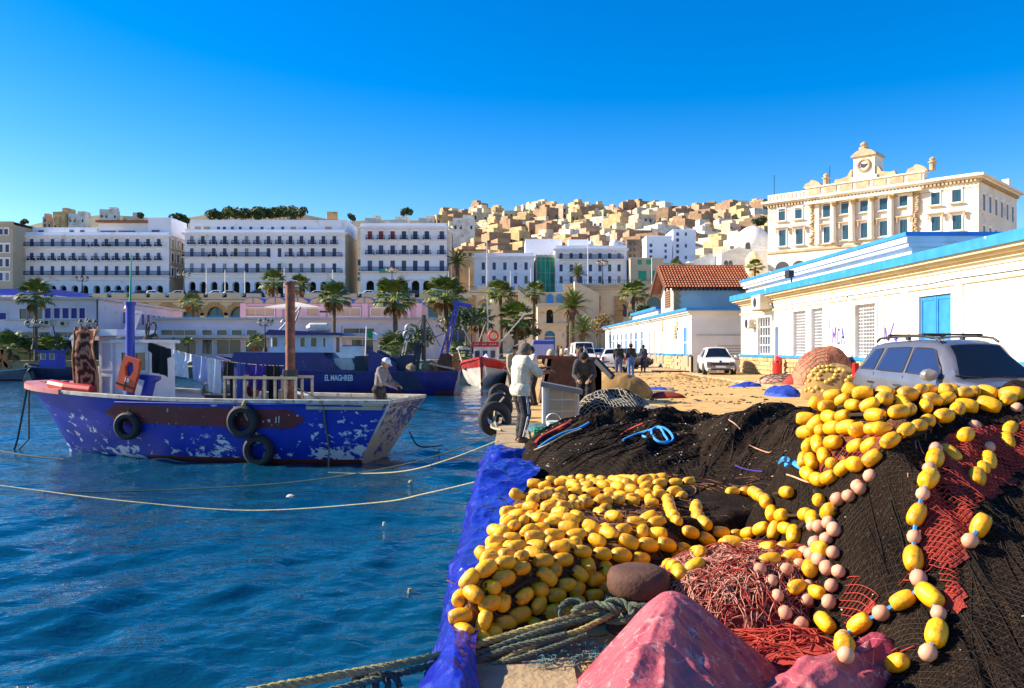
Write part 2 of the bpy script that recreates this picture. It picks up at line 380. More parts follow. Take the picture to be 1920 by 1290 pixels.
# ------------------------------------------------------------------ near warehouse (13 m right of the camera)
FX = 13.0
def side_matrix(X): return Matrix(((0,1,0,X),(-1,0,0,0),(0,0,1,0),(0,0,0,1)))      # local x -> -Y, local y -> +X
def yy(px, X=FX): return F*X/(px-CX)
def grille_mb(y0, y1, z0, z1, X, st, r=.012, m=0):
    s = MB(); n = max(2, int(round((y1-y0)/st))); k = max(2, int(round((z1-z0)/st)))
    for i in range(n+1):
        y = y0+(y1-y0)*i/n; s.box(X-r, X+r, y-r, y+r, z0, z1, m)
    for i in range(k+1):
        z = z0+(z1-z0)*i/k; s.box(X-r-.003, X+r-.003, y0, y1, z-r, z+r, m)
    return s
def plinth(parent, X, y0, y1, z0, z1, rows, bw, cuts=()):
    b = MB(); b.box(X-.05, X+.1, y0, y1, z0-.3, z1); b.build('plinth', 'mortar', parent)
    meshes = []
    for k in range(5):
        s = MB(); rr = random.Random(k); h = (z1-z0)/rows-.02; wv = bw-.025
        vs = []
        for (x, y, z) in [(0,0,0),(0,wv,0),(0,wv,h),(0,0,h)]: vs.append((x,y,z))
        i = .03; d = -.04-.03*rr.random()
        for (y, z) in [(i,i),(wv-i,i),(wv-i,h-i),(i,h-i)]: vs.append((d-.015*rr.random(), y+.02*rr.uniform(-1,1), z+.012*rr.uniform(-1,1)))
        s.add(vs, [(4,7,6,5),(0,4,5,1),(1,5,6,2),(2,6,7,3),(3,7,4,0)]); meshes.append(s.mesh('stone', 'stone_block'))
    for r in range(rows):
        y = y0+(0 if r % 2 else bw/2)
        while y+bw <= y1+.01:
            if not any(a-.02 < y+bw and y < b+.02 for a, b in cuts):
                winst('stone', meshes[rnd.randrange(5)], parent, Matrix.Translation((X-.05, y+.012, z0+r*(z1-z0)/rows+.01)))
            y += bw
def text_strokes(s, strokes, O, U, V, w, d=.004, m=0):
    """painted strokes on a wall as thin ribbons: points in (u,v) units"""
    O = Vector(O); U = Vector(U); V = Vector(V); n = U.cross(V).normalized()
    for st in strokes:
        for a, b in zip(st, st[1:]):
            pa = O+U*a[0]+V*a[1]; pb = O+U*b[0]+V*b[1]; s.bar(pa, pb+(pb-pa).normalized()*w*.3, d, w, m, up=n) if False else ribbon(s, pa, pb, n, w, m)
def ribbon(s, a, b, n, w, m=0):
    t = (b-a).normalized(); x = n.cross(t)*w/2; e = t*w*.3
    s.add([a-x-e+n*.004, a+x-e+n*.004, b+x+e+n*.004, b-x+e+n*.004], [(0,1,2,3)], m)
reg('graffiti_ink', (.10,.06,.35), rough=.6)
def near_warehouse():
    t = thing('warehouse', 'long white harbour warehouse with blue cornice, barred windows and a stone plinth', 'warehouse', (FX, 30, 0))
    Mx = side_matrix(FX); y0, y1 = 6.0, 46.3
    spec = [('grid', 1424,1448,595,660), ('door_narrow',1456,1463,612,668), ('mesh',1491,1515,583,664), ('mesh',1525,1547,578,664), ('mesh',1608,1646,570,666), ('shutter',1722,1783,553,0)]
    ops = []
    for k, a, b, pt, pb in spec:
        ya, yb = yy(b), yy(a); ym = (ya+yb)/2; zt = H+(CY-pt)*ym/F
        zb = 1.33 if k in ('grid','mesh') else .32
        ops.append((k, ya, yb, zb, min(zt, 3.45)))
    ops += [('mesh', 18.2,19.6,1.33,3.4), ('mesh', 14,15.4,1.33,3.4), ('mesh', 9.5,11,1.33,3.4)]
    s = MB(); rwall(s, -y1, -y0, .2, 4.25, [(-yb,-ya,zb,zt) for k,ya,yb,zb,zt in ops], Mx, .28)
    s.add([(FX,y1,.2),(FX+12,y1,.2),(FX+12,y1,4.3),(FX,y1,4.3)], [(0,1,2,3)]); s.add([(FX,y0,.2),(FX+12,y0,.2),(FX+12,y0,4.3),(FX,y0,4.3)], [(3,2,1,0)])
    s.add([(FX-.3,y0,4.5),(FX+12,y0,4.5),(FX+12,y1,4.5),(FX-.3,y1,4.5)], [(0,1,2,3)])
    s.build('wall', 'white_wall', t)
    # mouldings and cornice: each step butts the next
    b = MB(); b.box(FX-.07, FX-.002, y0, y1+.07, 3.52, 3.60); b.box(FX-.05, FX-.002, y0, y1+.05, 3.92, 3.97); b.box(FX-.12, FX-.002, y0, y1+.12, 4.05, 4.15); b.box(FX-.26, FX-.002, y0, y1+.26, 4.15, 4.24); b.box(FX-.42, FX-.002, y0, y1+.42, 4.24, 4.33)
    b.build('moulding', 'cream_trim', t)
    b = MB(); b.box(FX-.52, FX+12, y0, y1+.52, 4.33, 4.62); b.build('cornice', 'blue_trim', t)
    cuts = [(o[1]-.08, o[2]+.08) for o in ops if o[0] in ('door_narrow','shutter')]
    ys = y0; 
    for a, c in sorted(cuts)+[(y1+.06, 0)]:
        b = MB(); b.box(FX-.14, FX-.001, ys, a, 1.2, 1.325); b.build('sill_band', 'blue_trim', t); ys = c
    plinth(t, FX, y0+8, y1, .3, 1.2, 4, .85, cuts)
    # pilaster strips framing the bays
    for px in (1470, 1484, 1553, 1596, 1655, 1700, 1800):
        y = yy(px); b = MB(); b.box(FX-.06, FX-.001, y-.2, y+.2, 1.33, 3.519); b.build('pilaster', 'white_wall', t)
    for k, ya, yb, zb, zt in ops:
        if k in ('grid', 'mesh'):
            b = MB(); b.box(FX+.24, FX+.27, ya, yb, zb, zt); wn = b.build('window', 'glass_dark' if k == 'mesh' else 'pane_teal', t)
            b = MB()
            for (a1,a2,c1,c2) in ((ya,ya+.07,zb,zt),(yb-.07,yb,zb,zt),(ya+.07,yb-.07,zb,zb+.07),(ya+.07,yb-.07,zt-.07,zt)): b.box(FX+.18, FX+.239, a1, a2, c1, c2)
            b.build('frame', 'white_paint', wn)
            g = grille_mb(ya+.02, yb-.02, zb+.02, zt-.02, FX+.06, .13 if k == 'mesh' else .42, .011 if k == 'mesh' else .03)
            g.build('grille', 'white_paint', wn)
            b = MB(); b.box(FX-.10, FX-.001, ya-.14, ya-.001, zb, zt); b.box(FX-.10, FX-.001, yb+.001, yb+.14, zb, zt); b.box(FX-.10,FX-.001,ya-.14,yb+.14,zt+.001,zt+.10); b.build('surround', 'white_wall', wn)
        elif k == 'shutter':
            ym = (ya+yb)/2
            for a, c in ((ya+.02,ym-.012),(ym+.012,yb-.02)):
                b = MB(); b.box(FX+.10, FX+.15, a, c, zb, zt)
                for q in range(3): b.box(FX+.08, FX+.099, a+.02, c-.02, zb+.1+q*(zt-zb-.2)/2-.04, zb+.1+q*(zt-zb-.2)/2+.06)
                for q in (a, c-.08): b.box(FX+.075, FX+.099, q, q+.08, zb, zt)
                b.build('door', 'blue_door', t)
        else:
            b = MB(); b.box(FX+.12, FX+.16, ya+.01, yb-.01, zb, zt); b.build('door', 'blue_door', t)
            b = MB(); b.box(FX-.08, FX-.001, ya-.12, ya-.001, .3, zt); b.box(FX-.08, FX-.001, yb+.001, yb+.12, .3, zt); b.build('door_frame', 'white_paint', t)
    b = MB(); ya = yy(1419); b.box(FX-.05, FX-.001, ya, ya+.6, .32, 2.5); b.build('door', 'white_paint', t)
    # set-back upper tier
    X2 = 14.6; yn = 29.8; yf = 50.5
    b = MB(); b.box(X2, X2+10, yn, yf, 4.51, 5.35); b.build('upper_wall', 'white_wall', t)
    b = MB(); b.box(X2-.25, X2+10.2, yn-.25, yf+.2, 5.35, 5.5); b.box(X2-.35, X2+10.2, yn-.35, yf+.3, 5.5, 5.72); b.build('upper_cornice', 'white_wall', t)
    b = MB(); b.box(X2-.42, X2+10.3, yn-.42, yf+.4, 5.72, 5.86); b.build('upper_fascia', 'blue_trim', t)
    b = MB(); b.box(X2-.06, X2-.002, yn, yf, 4.8, 5.05); b.build('upper_band', 'blue_trim', t)
    # graffiti
    g = MB(); z = 1.68+(CY-642)*31.5/F
    ya = yy(1561); U = (0,-1.35/3.2,0); V = (0,0,.55)
    text_strokes(g, [[(0,0),(.1,1),(.4,.35),(.75,1.1),(.8,0)], [(1.75,.9),(1.35,.95),(1.15,.4),(1.3,-.1),(1.8,0)], [(2.1,-.1),(2.45,1),(2.85,-.1)], [(2.2,.4),(2.75,.35)]], (FX-.005, ya, z), U, V, .085)
    ya = yy(1660); z = 1.68+(CY-640)*28.5/F
    text_strokes(g, [[(.1,.9),(.2,.2),(.55,.1),(1.25,1.2)], [(1.4,.1),(1.9,.35),(1.6,.0)]], (FX-.005, ya, z), (0,-.5,0), (0,0,.5), .1)
    text_strokes(g, [[(0,.8),(.05,.1),(.5,.05)], [(.8,.8),(1.0,0)]], (FX-.005, yy(1470)-.1, 1.8), (0,-.6,0), (0,0,.5), .02)
    g.build('graffiti', 'graffiti_ink', t)
    q = MB(); q.tube([(FX-.03,y1-i*1.6,3.72-.05*abs(math.sin(i*1.1))) for i in range(25)],.012,4); q.tube([(FX-.03,yy(1590),3.7),(FX-.03,yy(1590),1.4)],.02,5); q.build('cable','iron',t)
    return t
near_warehouse()
def air_conditioner(loc, label, w=.85, h=.62, d=.42):
    """fan faces the camera side (-Y); back on a wall at +X"""
    t = thing('air_conditioner', label, 'air conditioner', loc, 0, 'air conditioners on walls')
    x, y, z = loc
    b = MB(); b.box(x-d-.05, x-.05, y-w/2, y+w/2, z, z+h); b.build('casing', 'ac_paint', t)
    b = MB(); b.lathe([(.24,0),(.24,.02),(.06,.03)], 14, Matrix.Translation((x-d-.052, y+.1, z+h/2)) @ Matrix.Rotation(R(-90),4,'Y')); b.build('fan', 'iron', t)
    b = MB(); b.box(x-d, x, y-w/2+.06, y-w/2+.1, z-.05, z-.001); b.box(x-d, x, y+w/2-.1, y+w/2-.06, z-.05, z-.001); b.tube([(x-.2,y-w/2-.002,z+.3),(x-.15,y-w/2-.12,z+.2),(x-.03,y-w/2-.14,z-.1),(x-.03,y-w/2-.1,z-.6)], .03, 6); b.build('bracket', 'galv', t)
reg('ac_paint', (.70,.62,.46), (.6,.52,.38), 3, .5)
air_conditioner((FX-.0, 41.4, 3.62), 'large cream air conditioner high on the near warehouse wall', 1.5, .72, .6)
air_conditioner((FX-.0, 43.6, 2.75), 'small boxy air conditioner beside the white gridded window', .8, .45, .4)
def flood_lamp():
    x, y, z = FX-.1, yy(1484, 13-.1), 4.62
    t = thing('flood_lamp', 'dark flood lamp standing on the blue cornice of the near warehouse', 'lamp', (x,y,z))
    b = MB(); b.box(x-.03,x+.03,y-.03,y+.03,z,z+.35); b.build('post','iron',t)
    b = MB(); b.box(x-.22,x+.02,y-.3,y+.3,z+.3,z+.62, 0); b.build('lamp_head','iron',t)
flood_lamp()
# ------------------------------------------------------------------ farther warehouse with the tiled upper storey
def far_warehouse():
    X = 11.0; ya, yb = 50.0, 96.0
    t = thing('warehouse', 'farther white warehouse with a row of blue windows and a red tiled upper storey', 'warehouse', (X, 70, 0))
    Mx = side_matrix(X); z0, zt = .2, 3.75
    k = F*X
    wins = [(1143,1147),(1148.5,1153.5),(1156,1160.5),(1163,1168),(1172,1177),(1180.5,1186),(1190,1196.5),(1200,1206.7)]
    doors = [(1215.6,1220,'blue_door'),(1227,1231,'white_paint'),(1240,1244,'glass_dark'),(1268,1271,'blue_door'),(1281.5,1291,'blue_door')]
    ops = [(-k/(a-CX), -k/(b-CX), 1.3, 3.05) for a, b in wins]+[(-k/(a-CX), -k/(b-CX), .5, 2.95) for a, b, c in doors]
    s = MB(); rwall(s, -yb, -ya, z0, zt, ops, Mx, .22)
    s.add([(X,ya,z0),(X+6,ya,z0),(X+6,ya,zt),(X,ya,zt)], [(0,1,2,3)]); s.add([(X,ya,zt),(X+6,ya,zt),(X+6,yb,zt),(X,yb,zt)], [(0,1,2,3)]); s.add([(X,yb,z0),(X+6,yb,z0),(X+6,yb,zt),(X,yb,zt)], [(3,2,1,0)])
    s.build('wall', 'white_wall', t)
    b = MB(); b.box(X-.15,X+6,ya-.15,yb+.1,zt,3.85); b.box(X-.3,X+6,ya-.3,yb+.2,3.85,3.95); b.build('moulding','white_wall',t)
    b = MB(); b.box(X-.42,X+6.2,ya-.42,yb+.4,3.95,4.12); b.build('cornice','blue_trim',t)
    b = MB(); b.box(X+.3,X+6,ya-.05,ya-.001,2.42,2.5); b.box(X-.03,X-.001,ya,yb,3.4,3.46); b.build('string_course','grey_wall',t)
    b = MB(); b.box(X+4.2,X+5.2,ya-.03,ya-.001,.25,2.2); b.build('door','blue_door',t)
    for (a, bb, m0, zb, z1), nm in [((a,b,'pane_blue2',1.3,3.05),'window') for a,b in wins]+[((a,b,c,.5,2.95),'door') for a,b,c in doors]:
        y1, y2 = k/(bb-CX), k/(a-CX); q = MB(); q.box(X+.05,X+.1,y1,y2,zb,z1); o = q.build(nm, m0, t)
        q = MB(); q.box(X+.02,X+.049,y1,y2,zb+(z1-zb)*.6,zb+(z1-zb)*.6+.08); q.box(X+.02,X+.049,(y1+y2)/2-.04,(y1+y2)/2+.04,zb,z1); q.build('frame','white_paint',o)
        q = MB(); q.box(X-.05,X-.001,y1-.25,y1-.001,zb,z1+.1); q.build('jamb','white_wall',t)
    b = MB(); cuts = sorted([(k/(b-CX)-.05,k/(a-CX)+.05) for a,b,c in doors]); ys = ya
    for a, c in cuts+[(yb,0)]: b.box(X-.12,X-.001,ys,a,1.16,1.28); ys = c
    b.build('sill_band','blue_trim',t)
    plinth(t, X, ya, 86, .26, 1.16, 4, 1.15, cuts)
    for px, py in ((1243,612),(1270,610),(1266,625)):     # brick chevrons
        y = k/(px-CX); z = H+(CY-py)*y/F
        for i in range(4): q = MB(); wd = .15+.28*(3-i)/3; q.box(X-.05,X-.001,y-wd,y+wd,z-.35+i*.22,z-.17+i*.22); q.build('brick','quoin_stone',t)
    for px in (1184,1203,1228): q = MB(); y = k/(px-CX); q.tube([(X-.5,y,3.9),(X-.12,y,3.4),(X-.06,y,3.0),(X-.06,y,.4)],.05,6); q.build('downpipe','grey_wall',t)
    # tiled upper storey
    xa, xb, yw, zb2, ze = 11.15, 16.0, 56.0, 4.12, 5.75
    b = MB(); b.box(xa,xb,yw,yw+5,zb2,ze+.1); b.add([(xa,yw,ze+.1),(xa,yw+5,ze+.1),(xa,yw+2.5,ze+1.45)],[(0,2,1)]); b.add([(xb,yw,ze+.1),(xb,yw+5,ze+.1),(xb,yw+2.5,ze+1.45)],[(0,1,2)]); b.build('upper_wall','grey_wall',t)
    for z in range(8): q = MB(); q.box(xa-.06,xa+(.42 if z % 2 else .3),yw-.06,yw+(.42 if z%2 else .3),zb2+z*.2,zb2+z*.2+.18); q.build('quoin','quoin_stone',t)
    for z in range(8): q = MB(); q.box(xb-(.42 if z % 2 else .3),xb+.06,yw-.06,yw+.3,zb2+z*.2,zb2+z*.2+.18); q.build('quoin','quoin_stone',t)
    q = MB(); q.box(xa-.05,xa-.002,yw+1.4,yw+3.2,zb2+.4,ze); o = q.build('window','shutter_wood',t)
    q = MB(); [q.box(xa-.08,xa-.051,yw+1.4,yw+3.2,zb2+.5+i*.16,zb2+.56+i*.16) for i in range(7)]; q.build('slats','rust',o)
    s = MB(); O0 = Vector((xa-.75, yw-.55, ze-.02)); rg = Vector((0,3.05,1.75)); U = Vector((xb-xa+1.3,0,0))
    tiled_roof(s, O0, U, rg, 30, 10); O1 = O0+Vector((0,6.1,0)); tiled_roof(s, O1, U, Vector((0,-3.05,1.75)), 30, 10)
    s.add([O0-Vector((0,0,.02)),O0+U-Vector((0,0,.02)),O0+U+rg-Vector((0,0,.02)),O0+rg-Vector((0,0,.02))],[(0,1,2,3)]); s.add([O1-Vector((0,0,.02)),O1+U-Vector((0,0,.02)),O0+U+rg-Vector((0,0,.02)),O0+rg-Vector((0,0,.02))],[(3,2,1,0)])
    o = s.build('roof','red_tile',t); o['kind'] = 'stuff'
    q = MB()
    for i in range(16): q.lathe([(.16,0),(.2,.36)], 8, Matrix.Translation(O0+rg+U*(i/16)+Vector((0,0,-.04))) @ Matrix.Rotation(R(90),4,'Y'))
    q.build('ridge_tiles','red_tile',t)
    q = MB(); q.bar(O0+Vector((.05,0,-.1)),O0+rg+Vector((.05,0,-.1)),.12,.3); q.bar(O1+Vector((.05,0,-.1)),O0+rg+Vector((.05,0,-.1)),.12,.3); q.build('bargeboard','rust',t)
    q = MB(); [q.box(xa-.5+i*.3,xa-.4+i*.3,yw-.5,yw-.02,ze-.14,ze-.02) for i in range(19)]; q.build('rafter_ends','rust',t)
    # small annex left and blue boxes right of the upper storey
    q = MB(); q.box(xa-.05,xa+1.5,62,75,4.12,4.6); q.build('annex_wall','white_wall',t); q = MB(); q.box(xa-.3,xa+1.6,61.8,75,4.6,4.8); q.build('annex_cornice','blue_trim',t)
    q = MB(); q.box(xb+.2,xb+2.2,yw+.5,yw+3,4.12,5.2); q.build('roof_box','blue_door',t)
reg('pane_blue2', (.04,.22,.60), rough=.15, spec=.6)
reg('shutter_wood', (.25,.14,.08), rough=.8)
far_warehouse()
# fence between the warehouses
def yard_gate():
    t = thing('rail_gate', 'grey slatted rail gate between the two warehouses', 'gate', (13.6,48.4,.25))
    for i in range(6): b = MB(); b.box(12.2,15.6,48.38,48.42,.95+i*.16,1.04+i*.16); b.build('slat','galv',t)
    for x in (12.2,13.9,15.5): b = MB(); b.box(x,x+.06,48.421,48.48,.2,1.95); b.build('post','galv',t)
    b = MB(); b.box(12.2,15.6,48.38,48.42,.25,.9); b.build('panel','grey_wall',t)
yard_gate()
# ------------------------------------------------------------------ boulevard buildings: facades squarely facing the harbour
def win_mesh(w, h, pane, balcony=False, hood=False):
    s = MB(); f = .22
    s.box(-w/2-f,-w/2,-.14,0,-.1,h); s.box(w/2,w/2+f,-.14,0,-.1,h); s.box(-w/2-f,w/2+f,-.14,0,h,h+.25)
    s.box(-w/2-f-.1,w/2+f+.1,-.28,0,h+.25,h+.42); s.box(-w/2-f,w/2+f,-.2,0,-.25,-.1)
    if hood: s.add([(-w/2-.5,-.3,h+.42),(w/2+.5,-.3,h+.42),(0,-.3,h+.95),(-w/2-.5,0,h+.42),(w/2+.5,0,h+.42),(0,0,h+.95)],[(0,1,2),(0,2,5,3),(1,4,5,2)])
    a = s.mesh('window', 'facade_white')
    s = MB(); s.box(-w/2,w/2,-.03,0,-.1,h); s.box(-.04,.04,-.06,-.031,-.1,h); s.box(-w/2,w/2,-.06,-.031,h*.68,h*.68+.07); b = s.mesh('pane', pane)
    return a, b
def balcony_mesh(w):
    s = MB(); s.box(-w/2,w/2,-.9,-.001,-.3,-.1)
    s.box(-w/2,w/2,-.9,-.84,.85,.95,1); s.box(-w/2,w/2,-.88,-.86,-.02,.06,1)
    n = int(w/.22)
    for i in range(n+1):
        x = -w/2+w*i/n; s.box(x-.035,x+.035,-.89,-.85,-.1,.85,1)
    for x in (-w/2, w/2-.05): s.box(x,x+.05,-.84,-.01,.85,.93,1); s.box(x,x+.05,-.84,-.01,-.02,.5,1)
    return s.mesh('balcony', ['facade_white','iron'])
_cache = {}
def cached(key, fn):
    if key not in _cache: _cache[key] = fn()
    return _cache[key]
BY = 195.0
def bx(px, Y=BY): return (px-CX)/F*Y
def bz(py, Y=BY): return H-(py-CY)/F*Y
reg('pane_curtain', (.30,.30,.36), rough=.5)
def put_window(t, px, py0, py1, Y, pane, wpx=7, balc=None, hood=False):
    if pane == 'shutter_blue': pane = rnd.choice(('shutter_blue',)*6+('glass_dark','glass_dark','pane_curtain'))
    w = round(wpx*Y/F, 1); h = round((py1-py0)*Y/F, 1)
    a, b = cached(('w',w,h,pane,hood), lambda: win_mesh(w, h, pane, hood=hood))
    T = Matrix.Translation((bx(px,Y), Y-.002, bz(py1,Y)+.1))
    o = winst('window', a, t, T); winst('pane', b, o, T)
    if balc:
        bm = cached(('b', balc), lambda: balcony_mesh(balc)); winst('balcony', bm, t, T)
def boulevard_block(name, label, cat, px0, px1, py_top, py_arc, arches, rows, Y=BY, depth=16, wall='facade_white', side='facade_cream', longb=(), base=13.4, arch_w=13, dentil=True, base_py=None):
    x0, x1 = bx(px0,Y), bx(px1,Y); zt = bz(py_top,Y); t = thing(name, label, cat, ((x0+x1)/2, Y, base))
    za = bz(py_arc,Y) if py_arc else base
    s = MB()
    s.add([(x0,Y,za),(x1,Y,za),(x1,Y,zt),(x0,Y,zt)], [(0,1,2,3)])
    s.add([(x0,Y,zt),(x1,Y,zt),(x1,Y+depth,zt),(x0,Y+depth,zt)], [(0,1,2,3)])
    if py_arc:
        w = arch_w*Y/F; zs = bz(arches[1],Y)-w/2
        s.arch(x0,x1,base,za,Y,[(bx(a,Y),w,zs) for a in arches[0]],1.2); s.add([(x0,Y+1.2,za),(x1,Y+1.2,za),(x1,Y,za),(x0,Y,za)],[(0,1,2,3)])
    s.build('front_wall', wall, t)
    s = MB(); s.add([(x0,Y,base),(x0,Y+depth,base),(x0,Y+depth,zt),(x0,Y,zt)],[(3,2,1,0)]); s.add([(x1,Y,base),(x1,Y+depth,base),(x1,Y+depth,zt),(x1,Y,zt)],[(0,1,2,3)]); s.add([(x0,Y+depth,base),(x1,Y+depth,base),(x1,Y+depth,zt),(x0,Y+depth,zt)],[(3,2,1,0)])
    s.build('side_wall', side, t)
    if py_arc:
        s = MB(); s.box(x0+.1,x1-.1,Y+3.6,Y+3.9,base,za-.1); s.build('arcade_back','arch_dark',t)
    s = MB(); s.box(x0-.35,x1+.35,Y-.35,Y-.002,zt-.55,zt-.3); s.box(x0-.55,x1+.55,Y-.55,Y-.002,zt-.3,zt-.05)
    if dentil:
        n = int((x1-x0)/.9)
        for i in range(n): xx = x0+(i+.5)*(x1-x0)/n; s.box(xx-.2,xx+.2,Y-.28,Y-.002,zt-.85,zt-.551)
    s.build('cornice', wall, t)
    s = MB(); s.box(x0,x1,Y+.01,Y+.35,zt+.001,zt+.75); s.build('parapet', wall, t)
    if py_arc:
        s = MB(); s.box(x0-.2,x1+.2,Y-.25,Y-.002,za-.25,za+.05); s.build('arcade_cornice', wall, t)
    for r in rows: 
        for i, px in enumerate(r['x']):
            put_window(t, px, r['y'][0], r['y'][1], Y, r.get('pane','shutter_blue') if not isinstance(r.get('pane'),list) else r['pane'][i], r.get('w',7), r.get('b'), r.get('hood',False))
        for a, b in r.get('long',()):
            w = round((b-a)*Y/F,1); bm = cached(('b',w), lambda: balcony_mesh(w)); winst('balcony', bm, t, Matrix.Translation((bx((a+b)/2,Y),Y-.004,bz(r['y'][1],Y)+.1)))
        if r.get('course'): s = MB(); zz = bz(r['y'][1],Y)-.55; s.box(x0-.1,x1+.1,Y-.12,Y-.002,zz-.15,zz); s.build('string_course', wall, t)
    return t
xa = [40.7,60,79,99,118,138,156.6,180,200,219,239,258,278,298]
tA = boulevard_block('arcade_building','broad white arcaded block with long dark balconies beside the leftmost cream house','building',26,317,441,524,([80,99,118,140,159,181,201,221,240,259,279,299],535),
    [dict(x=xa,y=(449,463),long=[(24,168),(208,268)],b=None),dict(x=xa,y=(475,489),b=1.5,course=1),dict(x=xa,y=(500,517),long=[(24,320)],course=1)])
for px in (180,200,278,298): winst('balcony', cached(('b',1.5),lambda:balcony_mesh(1.5)), tA, Matrix.Translation((bx(px),BY-.003,bz(463)+.1)))
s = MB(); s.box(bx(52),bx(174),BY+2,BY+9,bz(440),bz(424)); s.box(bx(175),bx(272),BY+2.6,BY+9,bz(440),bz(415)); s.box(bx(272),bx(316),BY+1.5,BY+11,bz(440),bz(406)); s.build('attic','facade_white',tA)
for p,w_,y_ in ((64,9,1.7),(123,7,1.7),(143,7,1.7),(178,30,2.4),(212,32,2.4),(280,14,1.25)): s = MB(); s.box(bx(p),bx(p+w_),BY+y_,BY+y_+.28,bz(439),bz(430)); s.build('attic_window','shutter_blue',tA)
s = MB(); s.box(bx(174),bx(272),BY+1.2,BY+9,bz(415)+.001,bz(411)); s.build('attic_roof','tile_old',tA)
for px in (323,333,341):
    for a,b in ((449,463),(476,490),(500,517)):
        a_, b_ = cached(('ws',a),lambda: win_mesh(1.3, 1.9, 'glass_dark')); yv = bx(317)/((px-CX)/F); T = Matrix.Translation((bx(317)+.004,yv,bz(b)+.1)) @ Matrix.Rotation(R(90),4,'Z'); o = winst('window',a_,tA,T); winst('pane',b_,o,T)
xb_ = [360+20.55*i for i in range(14)]
tB = boulevard_block('arcade_building','widest white arcaded block with a plain attic storey and small square attic windows','building',346,647,436,520,([360+20.55*i for i in range(14)],528),
    [dict(x=xb_,y=(443,459),b=1.6),dict(x=xb_,y=(466,482),long=[(344,392),(435,505),(536,551),(577,642)],course=1),dict(x=xb_,y=(495,512),long=[(346,642)],course=1)])
for px in (401,421,565): winst('balcony', cached(('b',1.6),lambda:balcony_mesh(1.6)), tB, Matrix.Translation((bx(px),BY-.003,bz(482)+.1)))
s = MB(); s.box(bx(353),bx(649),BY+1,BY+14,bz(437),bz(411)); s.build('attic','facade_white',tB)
for px,w_ in ((368,12),(385,12),(407,5),(418,5),(433,5),(448,5),(468,5),(489,5),(509,5),(528,5),(548,10),(570,5),(614,12)):
    s = MB(); s.box(bx(px-w_/2),bx(px+w_/2),BY+.9,BY+.998,bz(431),bz(424)); s.build('attic_window','shutter_blue' if w_<10 else 'tan_panel',tB)
reds = ['shutter_red']*3+['glass_dark','shutter_blue','glass_dark','shutter_blue']
xc = [693.7,714.6,736.3,757.5,778.7,800.4,828.5]
tC = boulevard_block('arcade_building','white corner block with three red shuttered windows on its top floor','building',676,838,424,523,(xc[:6],526),
    [dict(x=xc,y=(434,450),pane=reds,b=1.7,w=8.5),dict(x=xc,y=(461,478),b=2.0,w=8.5,course=1),dict(x=xc,y=(489,509),long=[(674,840)],w=8.5,course=1)], arch_w=15)
s = MB(); s.box(bx(712),bx(727),BY-1.0,BY-.93,bz(512),bz(505)); s.build('banner','green_net',tC)
tD = boulevard_block('townhouse','cream townhouse with a red roof cut off by the picture edge','building',-60,24,421,0,([],0),
    [dict(x=[-30,-14,2,12],y=(430,440)),dict(x=[-30,-14,2,14],y=(459,473)),dict(x=[-30,-14,2,14],y=(486,500)),dict(x=[-30,-14,2,14],y=(512,526))], wall='facade_cream', Y=190)
s = MB(); s.box(bx(-60,190),bx(20,190),191,203,bz(421,190)+.8,bz(415,190)); s.build('roof','tile_old',tD)
xe = [906.3,926.6,946.7,966.5,986.3]
tE = boulevard_block('townhouse','low two storey white townhouse with pedimented windows behind the flagpoles','building',889,1001,480,0,([],0),
    [dict(x=xe,y=(493,506),w=6),dict(x=xe,y=(518,532),w=6,hood=True,course=1)], Y=200)
s = MB(); s.box(bx(884,200),bx(1003,200),199.6,199.99,13.4,15.6); s.build('railing','iron',tE)
xf = [1052,1071,1088.7,1107,1124.8,1143,1160.6]
tF = boulevard_block('townhouse','white three storey townhouse with one long balcony and green netting on its side','building',1041,1175,466,0,([],0),
    [dict(x=xf,y=(475,486),w=6,long=[(1047,1168)]),dict(x=xf,y=(497,509),w=6),dict(x=xf,y=(519,531),w=6,hood=True,course=1)], Y=200)
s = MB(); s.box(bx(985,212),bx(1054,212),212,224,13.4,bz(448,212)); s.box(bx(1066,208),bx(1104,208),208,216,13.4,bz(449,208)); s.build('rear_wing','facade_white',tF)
s = MB(); s.box(bx(1004,202),bx(1041,202)-.01,202,216,13.4,bz(478,202)); s.build('side_wing','facade_cream',tF)
